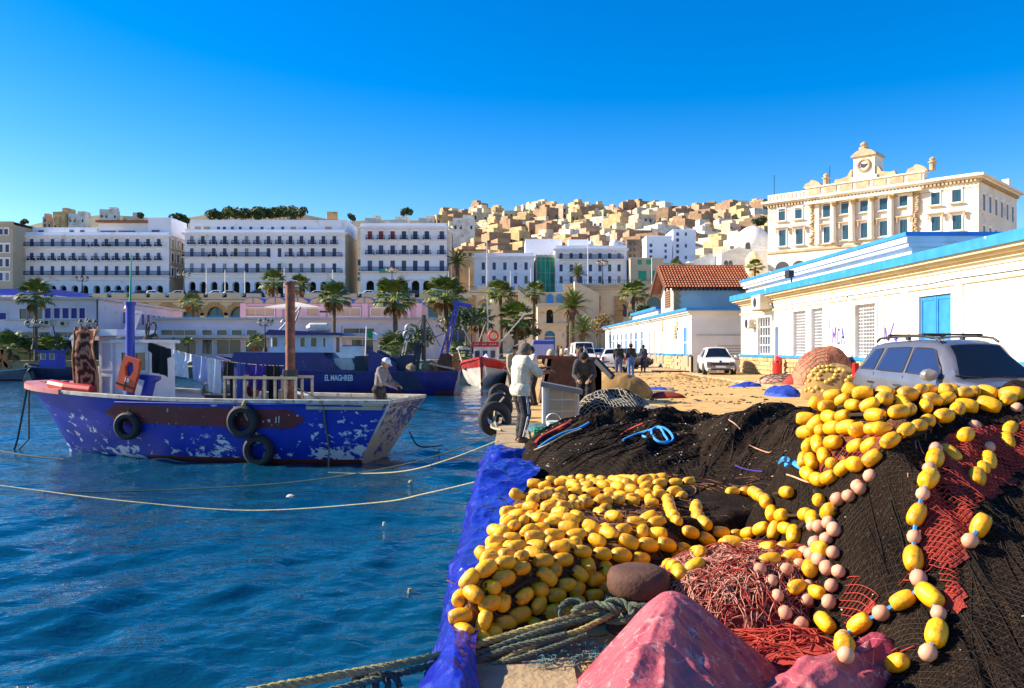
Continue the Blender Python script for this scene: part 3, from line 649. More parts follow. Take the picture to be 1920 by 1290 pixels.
# scaffold netting on the side wing
def scaffold():
    t = thing('scaffold_net', 'green scaffold netting hung beside the three storey townhouse', 'netting', (bx(1022,201),201,13.4))
    n = 14; xs = np.linspace(bx(1008,201),bx(1040,201),n); zs = np.linspace(14.6,bz(482,201),12); Xg, Zg = np.meshgrid(xs, zs); Yg = 201+.5*np.sin(Xg*2+Zg)*.5+.3*vnoise(Xg*2,Zg,3)
    me = grid_mesh('net_sheet', Xg, Yg, Zg, 'green_net'); inst('net_sheet', me, t, parent_info[t.name]['T'].inverted())
    s = MB()
    for x in np.linspace(bx(1006,200.4),bx(1041,200.4)-.2,5): s.box(x-.05,x+.05,200.3,200.4,13.4,bz(476,200.4))
    for z in (17,20,23): s.box(bx(1006,200.4),bx(1041,200.4)-.2,200.41,200.5,z,z+.1)
    s.build('scaffold_poles','galv',t)
scaffold()
def small_block(label, px0, px1, py0, py1, Y, depth, wall, wins, pane='shutter_blue', roof=None, name='townhouse', base=None):
    x0,x1,z1 = bx(px0,Y),bx(px1,Y),bz(py0,Y); z0 = base if base is not None else 13.5
    t = thing(name, label, 'building', ((x0+x1)/2,Y,z0)); s = MB(); s.box(x0,x1,Y,Y+depth,z0,z1); s.box(x0-.2,x1+.2,Y-.2,Y-.002,z1-.5,z1-.2); s.build('wall', wall, t)
    for (a,b,c,d) in wins:
        s = MB(); s.box(bx(a,Y),bx(b,Y),Y-.08,Y-.002,bz(d,Y),bz(c,Y)); o = s.build('window', pane, t); s = MB(); s.box(bx(a,Y)-.15,bx(b,Y)+.15,Y-.16,Y-.003,bz(c,Y)+.01,bz(c,Y)+.2); s.build('lintel', wall, o)
    if roof: s = MB(); s.box(x0-.3,x1+.3,Y-.3,Y+depth+.3,z1+.001,z1+.35); s.build('roof', roof, t)
    return t
small_block('low cream shop block with green shutters beside the terrace balustrade',1182,1243,483,540,196,14,'facade_cream',[(1197,1212,508,526),(1220,1232,508,526),(1196,1203,487,496),(1212,1222,487,496)],'green_net')
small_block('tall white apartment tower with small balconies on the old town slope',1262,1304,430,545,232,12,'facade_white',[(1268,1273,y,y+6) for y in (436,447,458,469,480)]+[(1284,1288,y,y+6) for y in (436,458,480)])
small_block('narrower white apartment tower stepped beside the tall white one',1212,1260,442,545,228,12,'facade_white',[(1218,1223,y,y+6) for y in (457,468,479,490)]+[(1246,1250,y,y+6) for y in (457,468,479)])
small_block('dark brown apartment block left of the white towers',1176,1210,449,545,236,12,'brown_wall',[(1180+k*8,1184+k*8,y,y+5) for k in range(4) for y in (455,466,477)],'glass_dark')
small_block('tan flat block with a red roof rim behind the two storey townhouse',862,912,470,545,222,10,'house_b',[(868+k*11,873+k*11,474,480) for k in range(4)],'glass_dark','tile_old')
small_block('pale low block half hidden behind the terrace palms',1244,1300,493,540,200,12,'facade_cream',[(1250,1256,500,508),(1264,1270,500,508),(1280,1288,505,520)],'glass_dark')
# ------------------------------------------------------------------ boulevard retaining wall with arches
def retaining_wall():
    Y = 184.0; t = thing('retaining_wall', 'cream boulevard retaining wall with a row of stone ringed arches', 'wall', (-20, Y, .35)); zt = 12.6; zr = 14.2; xm = bx(866,Y)
    ar = [bx(401.6+44.6*k, Y) for k in range(-3,9)]+[bx(803,Y), bx(858,Y)]
    wd = 36*Y/F; zs = bz(592,Y); segs = [(bx(-120,Y), bx(884,Y))]
    s = MB(); ar = [a for a in ar if a < bx(862,Y)]; s.arch(bx(-120,Y), bx(876,Y), .3, zt-.01, Y, [(a,wd,zs) for a in ar], 1.5); s.add([(bx(876,Y),Y,.3),(bx(1010,Y),Y,.3),(bx(1010,Y),Y,zr),(bx(876,Y),Y,zr)],[(0,1,2,3)]); s.add([(bx(1056,Y),Y,.3),(bx(1330,Y),Y,.3),(bx(1330,Y),Y,zr+1.5),(bx(1056,Y),Y,zr+1.5)],[(0,1,2,3)])
    s.build('wall','facade_stone',t)
    for a in ar:
        o = MB(); o.box(a-wd/2,a+wd/2,Y+1.5,Y+1.7,.3,zs+wd/2+.2); d = o.build('arch_window','pane_teal',t)
        o = MB(); o.box(a-.12,a+.12,Y+1.3,Y+1.499,.3,zs+wd/2); o.box(a-wd/2,a+wd/2,Y+1.25,Y+1.299,zs-.4,zs+.1); o.build('glazing_bar','blue_trim',d)
        for i in range(11):
            a0, a1 = math.pi*i/11+.02, math.pi*(i+1)/11-.02; ri, ro = wd/2+.03, wd/2+(.75 if i % 2 else .95); v = []
            for y in (Y-.18, Y-.002):
                for q, r in ((a0,ri),(a1,ri),(a1,ro),(a0,ro)): v.append((a+math.cos(q)*r, y, zs+math.sin(q)*r))
            o = MB(); o.add(v, [(0,3,2,1),(0,1,5,4),(1,2,6,5),(2,3,7,6),(3,0,4,7)]); o.build('voussoir','quoin_stone',t)
    s = MB(); s.box(bx(-120,Y),bx(876,Y),Y-.5,Y-.002,zt-.7,zt-.2); s.box(bx(-120,Y),bx(876,Y),Y-.3,Y+.4,zt,zt+.4); s.box(bx(876,Y),bx(1010,Y),Y-.5,Y-.002,zr-.7,zr-.2); s.box(bx(876,Y),bx(1010,Y),Y-.3,Y+.4,zr,zr+.4)
    for px in range(-100,1010,36):
        zz = zt if px < 876 else zr; s.box(bx(px,Y)-1.6,bx(px,Y)+1.6,Y-.45,Y+.5,zz+.41,zz+1.3)
    s.box(bx(1056,Y),bx(1330,Y),Y-.5,Y-.002,zr+.6,zr+1.0); s.box(bx(1056,Y),bx(1330,Y),Y-.3,Y+.4,zr+1.501,zr+1.8); s.build('coping','facade_cream',t)
    s = MB(); s.box(bx(-120,Y),bx(876,Y),Y-.02,Y+.04,zt+1.2,zt+1.28); s.box(bx(876,Y),bx(1010,Y),Y-.02,Y+.04,zr+1.2,zr+1.28); s.box(bx(1056,Y),bx(1330,Y),Y-.02,Y+.04,zr+2.7,zr+2.78)
    for i in range(0,330): x = bx(-120,Y)+i*.53; zz = zt if x < bx(876,Y) else zr if x < bx(1010,Y) else zr+1.4; s.box(x-.03,x+.03,Y-.01,Y+.03,zz+.4,zz+1.2)
    s.build('railing','iron',t)
    # pilasters of rusticated stone and the smaller openings on the right
    for px in (884,972,1000,1118,1160,1262):
        for k in range(12): o = MB(); q = 1.0 if k%2 else .85; o.box(bx(px,Y)-q,bx(px,Y)+q,Y-.3,Y-.003,.4+k*1.08,.4+k*1.08+1.0); o.build('quoin','quoin_stone',t)
    for px,py0,py1,wp,pn in ((908,568,590,10,'pane_teal'),(955,570,592,18,'arch_dark'),(1168,570,594,14,'arch_dark'),(1096,560,584,8,'pane_teal'),(1226,556,575,26,'pane_teal'),(1080,618,640,22,'arch_dark'),(990,618,640,20,'blue_door')):
        o = MB(); a=bx(px,Y); w_=wp*Y/F; zz=bz(py0,Y)-w_/2; pts=[(a-w_/2,bz(py1,Y))]+[(a-w_/2*math.cos(math.pi*i/10),zz+w_/2*math.sin(math.pi*i/10)) for i in range(11)]+[(a+w_/2,bz(py1,Y))]
        o.prism(pts, Y-.1, Y-.004); d = o.build('arch_window',pn,t)
        o = MB(); ring=[(a-(w_/2+.5)*math.cos(math.pi*i/10),zz+(w_/2+.5)*math.sin(math.pi*i/10)) for i in range(11)]; o.tube([(x,Y-.1,z) for x,z in ring],.28,4); o.build('arch_ring','quoin_stone',d)
    # stair flank
    s = MB(); s.prism([(bx(972,Y),bz(545,Y)),(bx(1012,Y),bz(578,Y)),(bx(1012,Y),.4),(bx(972,Y),.4)], Y-3, Y-.31); s.prism([(bx(1075,Y),bz(530,Y)),(bx(1120,Y),bz(552,Y)),(bx(1120,Y),.4),(bx(1075,Y),.4)], Y-4, Y-.5); s.build('stair_flank','facade_cream',t)
    s = MB()
    for i in range(15):
        f=i/14; x=bx(972+40*f,Y); z=bz(545+33*f,Y); s.box(x-.05,x+.05,Y-2.9,Y-2.8,z,z+1)
    s.bar((bx(972,Y),Y-2.85,bz(545,Y)+1),(bx(1012,Y),Y-2.85,bz(578,Y)+1),.1); s.build('stair_rail','iron',t)
    return t
retaining_wall()
def stair_tower():
    Y=172.0; x0,x1=bx(1008,Y),bx(1062,Y); zt=bz(573,Y); t=thing('stair_tower','square stone stair tower with a dark arch above a blue arched door','building',((x0+x1)/2,Y,.35))
    c=bx(1031,Y); w1=13*Y/F; w2=20*Y/F
    zm=bz(608,Y); s=MB(); s.arch(x0,x1,zm,zt,Y,[(c,w1,bz(580,Y)-w1/2)],2); s.arch(x0,x1,.3,zm,Y,[(c,w2,bz(620,Y)-w2/2)],1); s.add([(x0,Y,.3),(x0,Y+12,.3),(x0,Y+12,zt),(x0,Y,zt)],[(3,2,1,0)]); s.add([(x1,Y,.3),(x1,Y+12,.3),(x1,Y+12,zt),(x1,Y,zt)],[(0,1,2,3)]); s.add([(x0,Y,zt),(x1,Y,zt),(x1,Y+12,zt),(x0,Y+12,zt)],[(0,1,2,3)]); s.build('wall','facade_stone',t)
    s=MB(); s.box(c-w1/2-.3,c+w1/2+.3,Y+2.1,Y+2.3,zm,zt-.3); s.build('niche','arch_dark',t)
    s=MB(); s.box(c-w2/2-.2,c+w2/2+.2,Y+1.01,Y+1.2,.3,zm-.4); d=s.build('door','blue_door',t); s=MB(); s.box(c-w2/2,c+w2/2,Y+.9,Y+1.0,bz(632,Y),bz(630,Y)); s.build('transom','cream_trim',d)
    s=MB(); s.box(x0-.3,x1+.3,Y-.3,Y-.002,zm-.2,zm+.2); s.box(x0-.3,x1+.3,Y-.4,Y-.002,zt-.3,zt); s.box(x0,x1,Y,Y+.3,zt+.001,zt+.5); s.build('cornice','facade_cream',t)
    s=MB(); s.box(x0,x1,Y+11.7,Y+11.9,zt,14.2); s.build('rear_wall','facade_stone',t)
    for px in (1032,1050):
        a=bx(px,Y+11); w_=13*Y/F; s=MB(); zz=bz(551,Y+11)-w_/2; s.prism([(a-w_/2,bz(570,Y+11))]+[(a-w_/2*math.cos(math.pi*i/10),zz+w_/2*math.sin(math.pi*i/10)) for i in range(11)]+[(a+w_/2,bz(570,Y+11))],Y+11.4,Y+11.69); s.build('arch_shutter','blue_door',t)
stair_tower()
# ------------------------------------------------------------------ terminal: two storey wing, long low wing, pink pavilion on its roof
def strip(t, Y, spans, py0, py1, pane, name='window', fr='terminal_wall', rev=.3):
    for a,b in spans:
        s=MB(); s.box(bx(a,Y),bx(b,Y),Y-.03,Y-.002,bz(py1,Y),bz(py0,Y)); o=s.build(name,pane,t); x0,x1,z0,z1=bx(a,Y),bx(b,Y),bz(py1,Y),bz(py0,Y)
        s=MB(); s.box(x0-.12,x0-.001,Y-.16,Y-.003,z0,z1); s.box(x1+.001,x1+.12,Y-.16,Y-.003,z0,z1); s.box(x0-.12,x1+.12,Y-.2,Y-.003,z1+.001,z1+.14); s.box(x0-.12,x1+.12,Y-.2,Y-.003,z0-.12,z0-.001)
        n=max(1,int((x1-x0)/1.2))
        for i in range(1,n): x=x0+(x1-x0)*i/n; s.box(x-.03,x+.03,Y-.06,Y-.031,z0,z1)
        s.build('frame',fr,o)
def terminal_wing():
    Y=90.0; xl,xr=bx(-120,Y),bx(185,Y); zt=bz(562,Y); t=thing('terminal_wing','two storey lilac white harbour wing with five deep blue shuttered windows','building',((xl+xr)/2,Y,.35))
    x2,y2=bx(342,120),120.0
    s=MB(); s.add([(xl,Y,.3),(xr,Y,.3),(xr,Y,zt),(xl,Y,zt)],[(0,1,2,3)]); s.add([(xr,Y,.3),(x2,y2,.3),(x2,y2,zt),(xr,Y,zt)],[(0,1,2,3)]); s.add([(xl,Y,zt),(xr,Y,zt),(x2,y2,zt),(xl,y2,zt)],[(0,1,2,3)]); s.build('wall','terminal_wall',t)
    s=MB(); s.box(xl,xr+.4,Y-.5,Y+.01,zt+.001,zt+.28); s.bar((xr+.2,Y,zt+.14),(x2+.2,y2,zt+.14),.5,.28); s.build('roof_edge','grey_wall',t)
    strip(t,Y,[(38,52),(53.5,66.5),(68,81)],579,598,'pane_teal'); strip(t,Y,[(85,96.5),(102,113.5),(118,130),(134,145.5),(149.5,160.5)],578,597,'shutter_deep'); strip(t,Y,[(-60,-20),(-12,13)],587,599,'shutter_deep')
    strip(t,Y,[(-80,-10),(-4,14),(26,95),(105,150)],623,632,'pane_teal')
    s=MB(); s.box(xl,xr+.5,Y-1.2,Y-.002,bz(637.5,Y),bz(634,Y)); s.box(xl,xr,Y-.15,Y-.003,bz(601,Y),bz(600,Y)); s.build('canopy','grey_wall',t)
    s=MB(); s.box(xl,xr,Y-.05,Y-.004,.35,bz(639,Y)); s.build('ground_glazing','glass_dark',t)
    D=Vector((x2-xr,y2-Y,0)); n=Vector((D.y,-D.x,0)).normalized()
    for i in range(11):
        f0=.22+i*.068; f1=f0+.045; a=Vector((xr,Y,0))+D*f0; b=Vector((xr,Y,0))+D*f1; s=MB(); s.add([a+n*.03+Vector((0,0,z)) for z in (bz(603,Y),)]+[b+n*.03+Vector((0,0,bz(603,Y))),b+n*.03+Vector((0,0,bz(580,Y))),a+n*.03+Vector((0,0,bz(580,Y)))],[(0,1,2,3)]); o=s.build('window','shutter_deep',t)
        s=MB(); s.bar(a+n*.06+Vector((0,0,bz(604,Y))),a+n*.06+Vector((0,0,bz(579,Y))),.25,.12); s.build('mullion','terminal_wall',o)
    for px in (183,): s=MB(); s.tube([(bx(px,Y),Y-.1,.4),(bx(px,Y),Y-.1,zt)],.07,6); s.build('downpipe','iron',t)
    s=MB(); s.box(bx(-40,Y),bx(62,Y),Y+4,Y+12,zt+.001,bz(549,Y)); s.build('roof_house','terminal_wall',t); s=MB(); s.box(bx(-42,Y),bx(60,Y),Y+3.6,Y+12,bz(549,Y)+.001,bz(537,Y)); s.build('roof_screen','blue_deep',t)
reg('shutter_deep',(.035,.025,.22),rough=.5,vary=.2); reg('blue_deep',(.03,.06,.42),rough=.5)
terminal_wing()
for i,(px,py) in enumerate(((76,610),(120,607),(90,605))):
    x,z=bx(px,90),bz(py,90); o=thing('air_conditioner',['grey boxed air conditioner low on the lilac harbour wing beside the palm','round fan air conditioner right of the palm on the lilac harbour wing','small air conditioner just right of the palm trunk on the lilac wing'][i],'air conditioner',(x,89.8,z),0,'air conditioners on walls'); s=MB(); s.box(x-.45,x+.45,89.5,89.94,z-.3,z+.3); s.build('casing','ac_paint',o); s=MB(); s.lathe([(.22,0),(.22,.03),(.05,.04)],10,Matrix.Translation((x+.1,89.49,z)) @ Matrix.Rotation(R(90),4,'X')); s.build('fan','iron',o)
def long_wing():
    Y=95.0; xl,xr=bx(286,Y),bx(812,Y); zt=bz(599,Y); t=thing('terminal_wing','long low lilac harbour wing with a window strip and roof terrace','building',((xl+xr)/2,Y,.35))
    x2,y2=bx(846,118),118.0
    s=MB(); s.add([(xl,Y,.3),(xr,Y,.3),(xr,Y,zt),(xl,Y,zt)],[(0,1,2,3)]); s.add([(xr,Y,.3),(x2,y2,.3),(x2,y2,zt),(xr,Y,zt)],[(0,1,2,3)]); s.add([(xl,Y,zt),(xr,Y,zt),(x2,y2,zt),(xl,y2,zt)],[(0,1,2,3)]); s.build('wall','terminal_wall',t)
    s=MB(); s.box(xl-.2,xr+.3,Y-.4,Y+.01,zt+.001,zt+.22); s.bar((xr+.1,Y,zt+.11),(x2+.1,y2,zt+.11),.4,.22); s.build('roof_edge','grey_wall',t)
    strip(t,Y,[(303,368),(380,398),(408,426),(436,454),(464,482)],619,628.5,'pane_teal'); strip(t,Y,[(645,702)],616,625,'glass_dark')
    s=MB(); s.box(xl,xr+.4,Y-1.3,Y-.002,bz(634,Y),bz(630,Y)); s.build('canopy','grey_wall',t)
    strip(t,Y,[(330,368),(380,398),(408,452),(462,500),(520,560),(580,640),(660,700),(712,795)],637,664,'pane_teal','shop_front')
    s=MB(); s.tube([(bx(600,Y),Y-.15,zt+.9),(bx(620,Y),Y-.15,zt+.9)],.12,6); s.build('twin_lamps','iron',t)
    for f in (.2,.5,.8):
        pass
long_wing()
def pavilion():
    Y=112.0; t=thing('roof_pavilion','pink pavilion with a row of blue barrel vault roofs on the terrace','building',(bx(620,Y),Y,4.5)); zb=bz(599,Y); ze=bz(569,Y)
    xl,xr=bx(455,Y),bx(788,Y); s=MB(); s.box(xl,xr,Y,Y+10,4.4,ze); s.build('wall','pink_wall',t)
    n=8; w_=(xr-xl)/n
    for i in range(n):
        a=xl+i*w_+w_/2; s=MB(); pts=[(a-w_/2*math.cos(math.pi*k/10),ze+.02+w_*.30*math.sin(math.pi*k/10)) for k in range(11)]; s.prism(pts,Y-.2,Y+10); s.build('vault','vault_blue',t)
        s=MB(); pts=[(a-w_*.44*math.cos(math.pi*k/10),ze+.05+w_*.245*math.sin(math.pi*k/10)) for k in range(11)]; s.prism(pts,Y-.3,Y-.201); o=s.build('tympanum','tan_panel',t); s=MB(); s.box(a-.05,a+.05,Y-.36,Y-.301,ze,ze+w_*.28); s.build('mullion','vault_blue',o)
    strip(t,Y,[(462,515),(575,598),(618,676),(696,756)],578,592,'tan_panel')
    s=MB(); [s.box(bx(p,Y)-.4,bx(p,Y)+.4,Y-.3,Y-.17,4.4,ze) for p in (457,525,606,685,765,786)]; s.build('pilaster','pink_wall',t)
    a=thing('parasol','wide grey square parasol on the roof terrace in front of the pink pavilion','parasol',(bx(555,104),104,bz(599,104))); c=Vector((bx(555,104),104,bz(566,104))); s=MB(); s.tube([c,(c.x,c.y,bz(597,104))],.06,6); s.build('pole','iron',a)
    s=MB(); s.add([c,(c.x-3.6,c.y-2,c.z-.75),(c.x+3.6,c.y-2,c.z-.75),(c.x+3.6,c.y+2,c.z-.75),(c.x-3.6,c.y+2,c.z-.75),c-Vector((0,0,.12))],[(0,1,2),(0,2,3),(0,3,4),(0,4,1),(5,2,1),(5,3,2),(5,4,3),(5,1,4)]); s.build('canopy','grey_wall',a)
pavilion()
# ------------------------------------------------------------------ chamber building with clock tower
def chamber():
    L=41.7; O=Vector((56.3,179.5,14.5)); Mx=Matrix.Translation(O) @ Matrix.Rotation(R(-45),4,'Z')
    t=thing('palace','cream stone palace with giant columns and a clock tower on its roof','building',O,R(-45)); T=parent_info[t.name]['T']
    def fp(px,py):
        r=(px-CX)/F; s_=(179.5*r-56.3)/(.7071*(1+r)); Yv=179.5-.7071*s_; return s_, H-(py-CY)/F*Yv-14.5
    def B(nm,mt,fn,parent=t): s=MB(); fn(s); return s.build(nm,mt,parent,world=False)
    ztop=fp(1826,335)[1]; D=26.0
    wins=[]
    rows=[]
    def Fx(u,v): return fp(1420+u/3.84,250+v/3.84)
    for u,v0,v1 in ((178,545,625),(298,535,610),(500,510,600),(632,495,575),(770,480,560),(910,465,548),(1055,450,520),(1284,425,510),(1436,405,490)): rows.append((u,v0,v1,0))
    for u,v0,v1 in ((183,700,808),(305,690,795),(505,675,785),(642,662,760),(775,648,750),(912,635,735),(1058,622,722),(1287,600,700),(1440,588,690)): rows.append((u,v0,v1,1))
    B('wall','chamber_wall',lambda s:s.box(0,L,0,D,-14,ztop))
    w_=1.55
    for u,v0,v1,h in rows:
        c,za=Fx(u,v1); zb=Fx(u,v0)[1]
        hh=round(zb-za,1); a_,b_=cached(('cw',hh,h),lambda: win_mesh(w_,hh,'pane_teal',hood=bool(h)))
        o=inst('window',a_,t,Matrix.Translation((c,-.002,za))); inst('pane',b_,o)
        if h: B('pediment','ornament',lambda s:(s.box(c-1.5,c+1.5,-.7,-.31,zb+.5,zb+.75),s.box(c-1.4,c-1.1,-.6,-.25,zb-.6,zb+.49),s.box(c+1.1,c+1.4,-.6,-.25,zb-.6,zb+.49)),t)
        B('sill','ornament',lambda s:s.box(c-1.3,c+1.3,-.5,-.21,za-.5,za-.26),t)
    # side windows on the right end (local +x face)
    for k in range(6):
        for zz in (ztop-5.6,ztop-11.5):
            a_,b_=cached(('cs',),lambda: win_mesh(1.5,3.0,'glass_dark',hood=False)); o=inst('window',a_,t,Matrix.Translation((L+.002,3+k*3.9,zz)) @ Matrix.Rotation(R(90),4,'Z')); inst('pane',b_,o)
    B('cornice','chamber_wall',lambda s:(s.box(-.6,L+.6,-.6,D+.6,ztop,ztop+.35),s.box(-1.1,L+1.1,-1.1,D+1.1,ztop+.351,ztop+.8)))
    def dent(s):
        for i in range(60): s.box(L*i/60+.1,L*i/60+.45,-.55,-.003,ztop-.55,ztop-.002)
        for i in range(34): s.box(L+.003,L+.55,D*i/34+.1,D*i/34+.45,ztop-.55,ztop-.002)
    B('dentils','ornament',dent)
    B('frieze','ornament',lambda s:(s.box(0,L+.06,-.06,-.003,ztop-1.6,ztop-1.45),))
    z2=Fx(200,830)[1]
    B('string_course','ornament',lambda s:s.box(-.25,L+.25,-.3,-.003,z2-.9,z2-.4))
    s0=Fx(360,400)[0]; s1=Fx(1200,330)[0]
    B('attic_parapet','chamber_wall',lambda s:(s.box(s0,s1,-.2,2,ztop+.801,ztop+2.5),s.box(s0-.3,s1+.3,-.5,2.2,ztop+2.501,ztop+2.75)))
    B('parapet','chamber_wall',lambda s:(s.box(0,s0-.01,0,.5,ztop+.801,ztop+2.0),s.box(0,s0-.01,-.1,.6,ztop+2.001,ztop+2.25),s.box(s1+.31,L,.5,1,ztop+.801,ztop+1.2)))
    for i in range(7): x=s0+(s1-s0)*(i+.5)/7; B('relief_panel','ornament',lambda s:s.box(x-1.3,x+1.3,-.35,-.203,ztop+1.1,ztop+2.3))
    for i in range(10): x=(s0-.4)*(i+.5)/10; B('baluster','ornament',lambda s:s.box(x-.12,x+.12,-.09,-.003,ztop+.9,ztop+1.95))
    zc=Fx(700,490)[1]; zbt=Fx(555,790)[1]
    cols=[Fx(u,v)[0] for u,v in ((555,650),(690,640),(827,620),(970,600))]
    for c in cols:
        B('column','chamber_wall',lambda s:(s.lathe([(.72,zbt),(.72,zbt+.4),(.6,zbt+.5),(.62,zbt+3),(.52,zc-.7)],12,Matrix.Translation((c,-.62,0)))))
        B('capital','ornament',lambda s:(s.lathe([(.52,zc-.7),(.6,zc-.3),(.85,zc+.1)],8,Matrix.Translation((c,-.62,0))),s.box(c-.85,c+.85,-1.4,-.003,zc+.101,zc+.35)))
    for u in (435,1105): c=Fx(u,600)[0]; B('pilaster','chamber_wall',lambda s:s.box(c-.45,c+.45,-.5,-.003,zbt,zc+.3))
    B('entablature','chamber_wall',lambda s:s.box(s0,s1,-1.5,-.003,zc+.351,zc+.9))
    for u,v in ((402,650),(1150,550)):
        c,z=Fx(u,v); r=random.Random(u)
        def orn(s):
            for i in range(26): q=i/25; s.lathe([(.05,-.35),(.3+.25*r.random(),0),(.05,.4)],6,Matrix.Translation((c+r.uniform(-.6,.6)*(1-.5*q),-.25,z-4.2+8.4*q)))
        B('carved_trophy','ornament',orn)
    # corner urns and broken pediments
    for u in (400,1150):
        c=Fx(u,330)[0]; zz=ztop+2.75
        def urn(s):
            s.prism([(c-2,zz+.01),(c+2,zz+.01),(c+1.5,zz+0.682),(c+.7,zz+1.178),(c-.2,zz+1.488),(c-.65,zz+1.054),(c-1.6,zz+0.744)],-.3,.9)
            s.lathe([(.6,zz+.01),(.6,zz+1.364),(.85,zz+1.426),(.85,zz+1.612),(.45,zz+1.798),(.6,zz+2.232),(.1,zz+2.604)],10,Matrix.Translation((c+2.6,.6,0)))
        B('urn','ornament',urn)
    # clock tower
    c=Fx(770,200)[0]; zz=ztop+2.75
    def tower(s): s.box(c-2.6,c+2.6,-.4,4.6,zz+.001,zz+0.744); s.box(c-2.1,c+2.1,-.2,4.3,zz+0.74462,zz+4.712)
    o=B('clock_tower','chamber_wall',tower)
    def scr(o):
        for sg in (-1,1):
            pts=[(c+sg*2.51,zz+.1),(c+sg*6.2,zz+.1),(c+sg*5.9,zz+.9),(c+sg*5,zz+.8),(c+sg*4.3,zz+0.93),(c+sg*3.4,zz+1.178),(c+sg*2.9,zz+2.108),(c+sg*2.51,zz+2.48)]; B('scroll','ornament',lambda s: s.prism(pts if sg>0 else pts[::-1],-.1,1.0),o)
    scr(o)
    B('tower_cornice','ornament',lambda s:(s.box(c-2.5,c+2.5,-.6,4.7,zz+4.71262,zz+5.022),s.prism([(c-2.5,zz+5.02262),(c+2.5,zz+5.02262),(c+1.6,zz+5.704),(c,zz+6.324),(c-1.6,zz+5.704)],-.5,4.4)),o)
    B('finial','ornament',lambda s:s.lathe([(.9,zz+5.766),(1.0,zz+6.572),(.5,zz+6.82),(.75,zz+7.13),(.6,zz+7.502),(.1,zz+7.812)],10,Matrix.Translation((c-.3,.6,0))),o)
    B('clock_ring','ornament',lambda s:s.torus((c,-.25,zz+2.852),(0,1,0),1.15,.3,24,8),o)
    B('clock_face','white_paint',lambda s:s.lathe([(1.0,0),(1.0,.1)],20,Matrix.Translation((c,-.22,zz+2.852)) @ Matrix.Rotation(R(90),4,'X')),o)
    B('clock_hole','arch_dark',lambda s:s.prism([(c-.65,zz+2.48),(c+.1,zz+2.294),(c+.65,zz+2.666),(c+.8,zz+3.162),(c+.1,zz+3.038),(c-.6,zz+3.348)],-.36,-.33),o)
    for i in range(12): a=i*math.pi/6; B('numeral','iron',lambda s:s.bar((c+0.75*math.sin(a),-.34,zz+2.852+0.75*math.cos(a)),(c+0.92*math.sin(a),-.34,zz+2.852+0.92*math.cos(a)),.09,.03,up=(0,1,0)),o)
    def rod(s):
        for u in (90,492): q,zq=Fx(u,430); s.tube([(q,2,ztop+1),(q,2,ztop+7)],.07,5)
    B('lightning_rod','iron',rod)
    B('chimney','chamber_wall',lambda s:s.box(L-1.5,L-.2,D-5,D-3.6,ztop+.801,ztop+3.0))
    B('base_arch','arch_dark',lambda s:[s.prism([(a-1.6,zb-4)]+[(a-1.6*math.cos(math.pi*i/8),zb-1.6+1.6*math.sin(math.pi*i/8)) for i in range(9)]+[(a+1.6,zb-4)],-.1,-.004) for a,zb in [Fx(180,922),Fx(300,915)]])
chamber()
